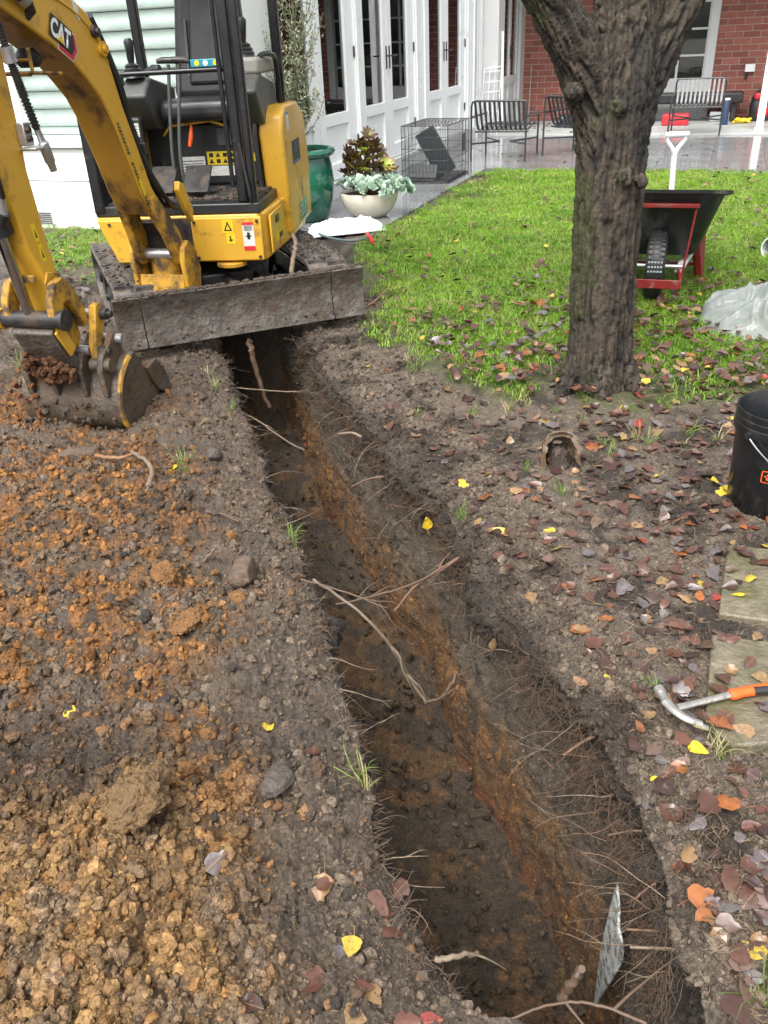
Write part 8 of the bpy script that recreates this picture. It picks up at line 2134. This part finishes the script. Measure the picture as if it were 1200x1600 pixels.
single = [(110, 1110, 'bright yellow', 'bright yellow leaf alone on the dark patch of the left bank', 0.75), (418, 1122, 'yellow', 'narrow yellow leaf standing on edge near the left trench lip', 0.6), (648, 638, 'bright yellow', 'bright yellow leaf on the mud just right of the trench top', 0.9),
          (550, 1490, 'yellow', 'round spotted yellow leaf lying on the near left bank', 0.85), (1170, 910, 'yellow', 'pale yellow leaf lying flat on the mossy stepping stone', 0.9), (1152, 935, 'bright yellow', 'curled yellow leaf at the front of the mossy stepping stone', 0.65),
          (1092, 1166, 'bright yellow', 'bright yellow leaf just below the hammer head', 0.75), (1176, 1482, 'yellow', 'large mottled yellow leaf at the bottom right edge', 1.15), (1062, 574, 'bright yellow', 'round yellow leaf in the grass right of the tree foot', 1.0),
          (268, 726, 'bright yellow', 'yellow leaf beside a green one on the left bank', 0.8), (306, 728, 'green', 'fresh green leaf beside a yellow one on the left bank', 0.85), (95, 754, 'bright yellow', 'yellow half of a leaf pair below the bucket', 0.6), (96, 770, 'green', 'light green half of a leaf pair below the bucket', 0.65),
          (865, 858, 'yellow', 'pale yellow leaf on the mud below the clay pipe, the lower of two', 0.95), (858, 826, 'yellow', 'pale yellow leaf on the mud below the clay pipe, the upper of two', 0.85), (852, 654, 'yellow', 'yellow leaf right above the clay pipe', 1.0), (836, 778, 'orange', 'small orange leaf left of the foot of the clay pipe', 0.75),
          (1064, 862, 'orange', 'orange leaf standing on the mud left of the mossy stone', 0.9), (907, 985, 'orange', 'orange star-tipped leaf on the right lip of the trench', 1.0), (905, 1062, 'tan', 'tan leaf on the right lip below the orange star-tipped one', 0.85), (949, 1060, 'bright yellow', 'small torn yellow leaf on the mud left of the hammer', 0.5),
          (168, 892, 'orange', 'orange and cream leaf among clay crumbs on the left', 0.8), (45, 1205, 'brown', 'wet brown leaf at the left edge on dark soil', 0.85), (350, 1318, 'orange', 'upright orange leaf near the tan heap', 0.7), (345, 1372, 'dark brown', 'dark wet leaf below the upright orange one', 0.95), (395, 1578, 'dark brown', 'shiny dark red leaf at the bottom edge, left of centre', 1.0),
          (672, 1588, 'red', 'shiny red brown leaf at the bottom edge, centre', 1.1), (556, 1588, 'tan', 'pale orange leaf at the bottom edge beside the dark leaves', 1.0), (1160, 1148, 'tan', 'ragged pale yellow leaf below the hammer grip', 1.1), (1125, 1140, 'orange', 'rusty leaf touching the lower end of the hammer grip stone', 1.2), (1065, 1072, 'orange', 'orange brown leaf standing behind the hammer head', 1.0), (1080, 1092, 'dark brown', 'dark wet leaf tucked against the hammer shaft', 1.1),
          (1050, 1106, 'tan', 'tan leaf under the hammer claw', 0.9), (1015, 1065, 'grey', 'silvery wet leaf touching the hammer face', 1.0), (1180, 822, 'red', 'red leaf under the base of the pail', 1.0), (620, 1370, 'brown', 'curled dark leaf on the near left lip of the trench', 1.1), (490, 1170, 'brown', 'dark red leaf on the left lip above the grass tuft', 0.8), (1165, 872, 'dark brown', 'dark wet leaf at the back of the mossy stone', 1.2), (1195, 885, 'brown', 'brown leaf at the right of the mossy stone', 1.2),
          (1057, 1200, 'orange', 'curled orange leaf on the bank below the yellow hammer leaf', 0.85), (1015, 1240, 'grey', 'broad grey brown leaf on the right lip, lower right', 1.25), (1025, 1217, 'bright yellow', 'torn yellow scrap above the broad grey brown leaf', 0.5), (1180, 1350, 'grey', 'large shiny grey leaf at the right edge near the bottom', 1.3), (940, 1020, 'dark brown', 'folded brown leaf on the right bank beside the trench', 0.9)]
for x, y, c_, lab, sz in single: leaf(x, y, c_, lab, sz)
leaf(0, 0, 'bright yellow', 'yellow leaf hanging on the right trench wall', 0.9, at=V(float(xr_of(2.62)) - 0.075, 2.62, -0.10), rot=(1.15, 0.2, 0.6))
leaf(0, 0, 'tan', 'pale dry leaf caught on the right trench wall above the long root', 0.7, at=V(float(xr_of(1.95)) - 0.06, 1.95, -0.13), rot=(1.3, 0.5, 0.3))
nsing = len(single) + 2
cols_w = [('brown', 0.30), ('dark brown', 0.26), ('pink', 0.13), ('tan', 0.11), ('orange', 0.035), ('grey', 0.14), ('red', 0.01), ('yellow', 0.015)]
def pick():
    t = r_l.random(); 
    for c_, w in cols_w:
        t -= w
        if t < 0: return c_
    return 'brown'
def region(x, y):
    p = G(x, y); 
    lmv = float(poly_dist(np.array([p.x]), np.array([p.y]), LAWN_POLY)[0])
    return p, lmv
adj = {'brown': 'wet brown', 'dark brown': 'shiny dark brown', 'pink': 'pale pinkish brown', 'tan': 'tan', 'orange': 'orange', 'grey': 'silvery grey', 'red': 'red', 'yellow': 'dull yellow'}
cnt = 0; used_px = []
rest_pts = []
def bank_density(x, y):
    return 1.0
while cnt < 300 - nsing:
    x = r_l.uniform(560, 1199); y = r_l.uniform(560, 1599) ** 1.0
    p, lv = region(x, y)
    if p.x < xr_of(p.y) + 0.05: continue
    if math.hypot(p.x - 1.045, p.y - 3.62) < 0.22 or math.hypot(p.x - bc2.x, p.y - bc2.y) < 0.14: continue
    dn = 0.34 + 0.9 * math.exp(-((p.x - 1.25) ** 2 + (p.y - 3.05) ** 2) / 0.5) + (0.35 if p.y > 2.6 else 0)
    if p.y < 2.2 and p.x < float(xr_of(p.y)) + 0.18: dn *= 0.35
    if r_l.random() > dn: continue
    if any((a - x) ** 2 + (b - y) ** 2 < 220 for a, b in used_px): continue
    used_px.append((x, y)); c_ = pick()
    pp0, st0 = G(874, 735), G(1190, 1050)
    if lv > 0.1: wh_ = 'in the grass ' + ('right of the tree foot' if x > 940 else 'left of the tree foot')
    elif math.hypot(p.x - bc2.x, p.y - bc2.y) < 0.36: wh_ = 'beside the black pail'
    elif math.hypot(p.x - pp0.x, p.y - pp0.y) < 0.30: wh_ = 'around the broken clay pipe'
    elif math.hypot(p.x - 1.045, p.y - 3.62) < 0.75: wh_ = 'on the soil below the tree foot'
    elif x > 1080 and 840 < y < 1180: wh_ = 'on or beside the stepping stones'
    elif x > 960 and 1000 < y < 1250: wh_ = 'around the hammer head'
    elif y >= 1250: wh_ = 'near the bottom right corner of the photo'
    elif p.x < float(xr_of(p.y)) + 0.22: wh_ = 'close to the right lip of the trench'
    elif y < 780: wh_ = 'on the mud left of the clay pipe' if x < 840 else 'on the mud between clay pipe and pail'
    else: wh_ = 'on the open mud left of the stepping stones'
    lab, grp = adj[c_] + ' fallen leaf ' + wh_, adj[c_] + ' leaves ' + wh_
    leaf(x, y, c_, lab, r_l.uniform(0.5, 1.1), group=grp, z=0.036 if lv > 0.05 else None); cnt += 1
# the rest of the leaves: one mass
lp_ = [bpy.data.objects.new('leaf_shape', m_.copy()) for m_ in leaf_me[4:12]]
for o in lp_: o.data.materials.clear(); o.data.materials.append(M['litter'])
PX = []
r_n = np.random.default_rng(17)
def try_pts(n, fx):
    out = []
    for _ in range(n):
        x, y = fx(); p, lv = region(x, y); out.append((p.x, p.y, lv))
    return out
for _ in range(3800):                       # lawn, thinning out with distance
    x, y = r_n.uniform(560, 1500), r_n.uniform(268, 640); p, lv = region(x, y)
    if lv < 0.05: continue
    pr_ = 0.22 + 0.9 * math.exp(-((p.x - 1.5) ** 2 / 2.2 + (p.y - 4.2) ** 2 / 1.3)) + 0.10 * (p.x > 1.6)
    if r_n.random() < pr_ * 0.85: PX.append((p.x, p.y, 0.046))
for _ in range(4200):
    x, y = r_n.uniform(600, 1560), r_n.uniform(590, 1600); p, lv = region(x, y)
    if p.x < xr_of(p.y) + 0.04 or lv > 0.2: continue
    pr_ = 0.13 + 0.9 * math.exp(-((p.x - 1.25) ** 2 + (p.y - 3.0) ** 2) / 0.6)
    if r_n.random() < pr_ * (1.0 if not on_slab(p.x, p.y) else 0.16): PX.append((p.x, p.y, 0.010))
for _ in range(150):
    x, y = r_n.uniform(70, 215), r_n.uniform(352, 470); p = G(x, y); PX.append((p.x, p.y, 0.03))
for _ in range(14):
    x, y = r_n.uniform(450, 700), r_n.uniform(1250, 1600); p = G(x, y)
    if p.x < xl_of(p.y) - 0.02: PX.append((p.x, p.y, 0.008))
for _ in range(70):
    s0_, u0_ = r_n.uniform(0.4, 3.4), r_n.uniform(0.4, 5.5); p = SU(s0_, u0_); PX.append((p.x, p.y, 0.066))
for _ in range(45):
    s0_, u0_ = r_n.uniform(4.0, 5.8), r_n.uniform(0.6, 1.9); p = SU(s0_, u0_); PX.append((p.x, p.y, 0.1))
PX = np.array(PX); n = len(PX)
pal = np.array([LC[c_] for c_ in ('brown', 'dark brown', 'pink', 'tan', 'orange', 'red', 'yellow', 'grey')]); ci_ = r_n.choice(8, n, p=[0.33, 0.26, 0.13, 0.11, 0.04, 0.01, 0.02, 0.10])
lcol = pal[ci_] * (0.75 + 0.5 * r_n.random((n, 1)))
sz = r_n.uniform(0.42, 1.0, n)
zl_ = ground_z(PX[:, 0], PX[:, 1]) + PX[:, 2]
for s_ in SLABS: zl_ = np.where(poly_dist(PX[:, 0], PX[:, 1], s_) > -0.01, 0.027, zl_)
gn_scatter('leaf_litter', np.column_stack([PX[:, :2], zl_]), np.stack([r_n.normal(0, 0.25, n), r_n.normal(0, 0.25, n), r_n.uniform(0, 6.28, n)], 1), np.repeat(sz[:, None], 3, 1), r_n.integers(0, 8, n), lcol, lp_, 'small wet autumn leaves strewn over lawn, patio and soil', 'leaves')
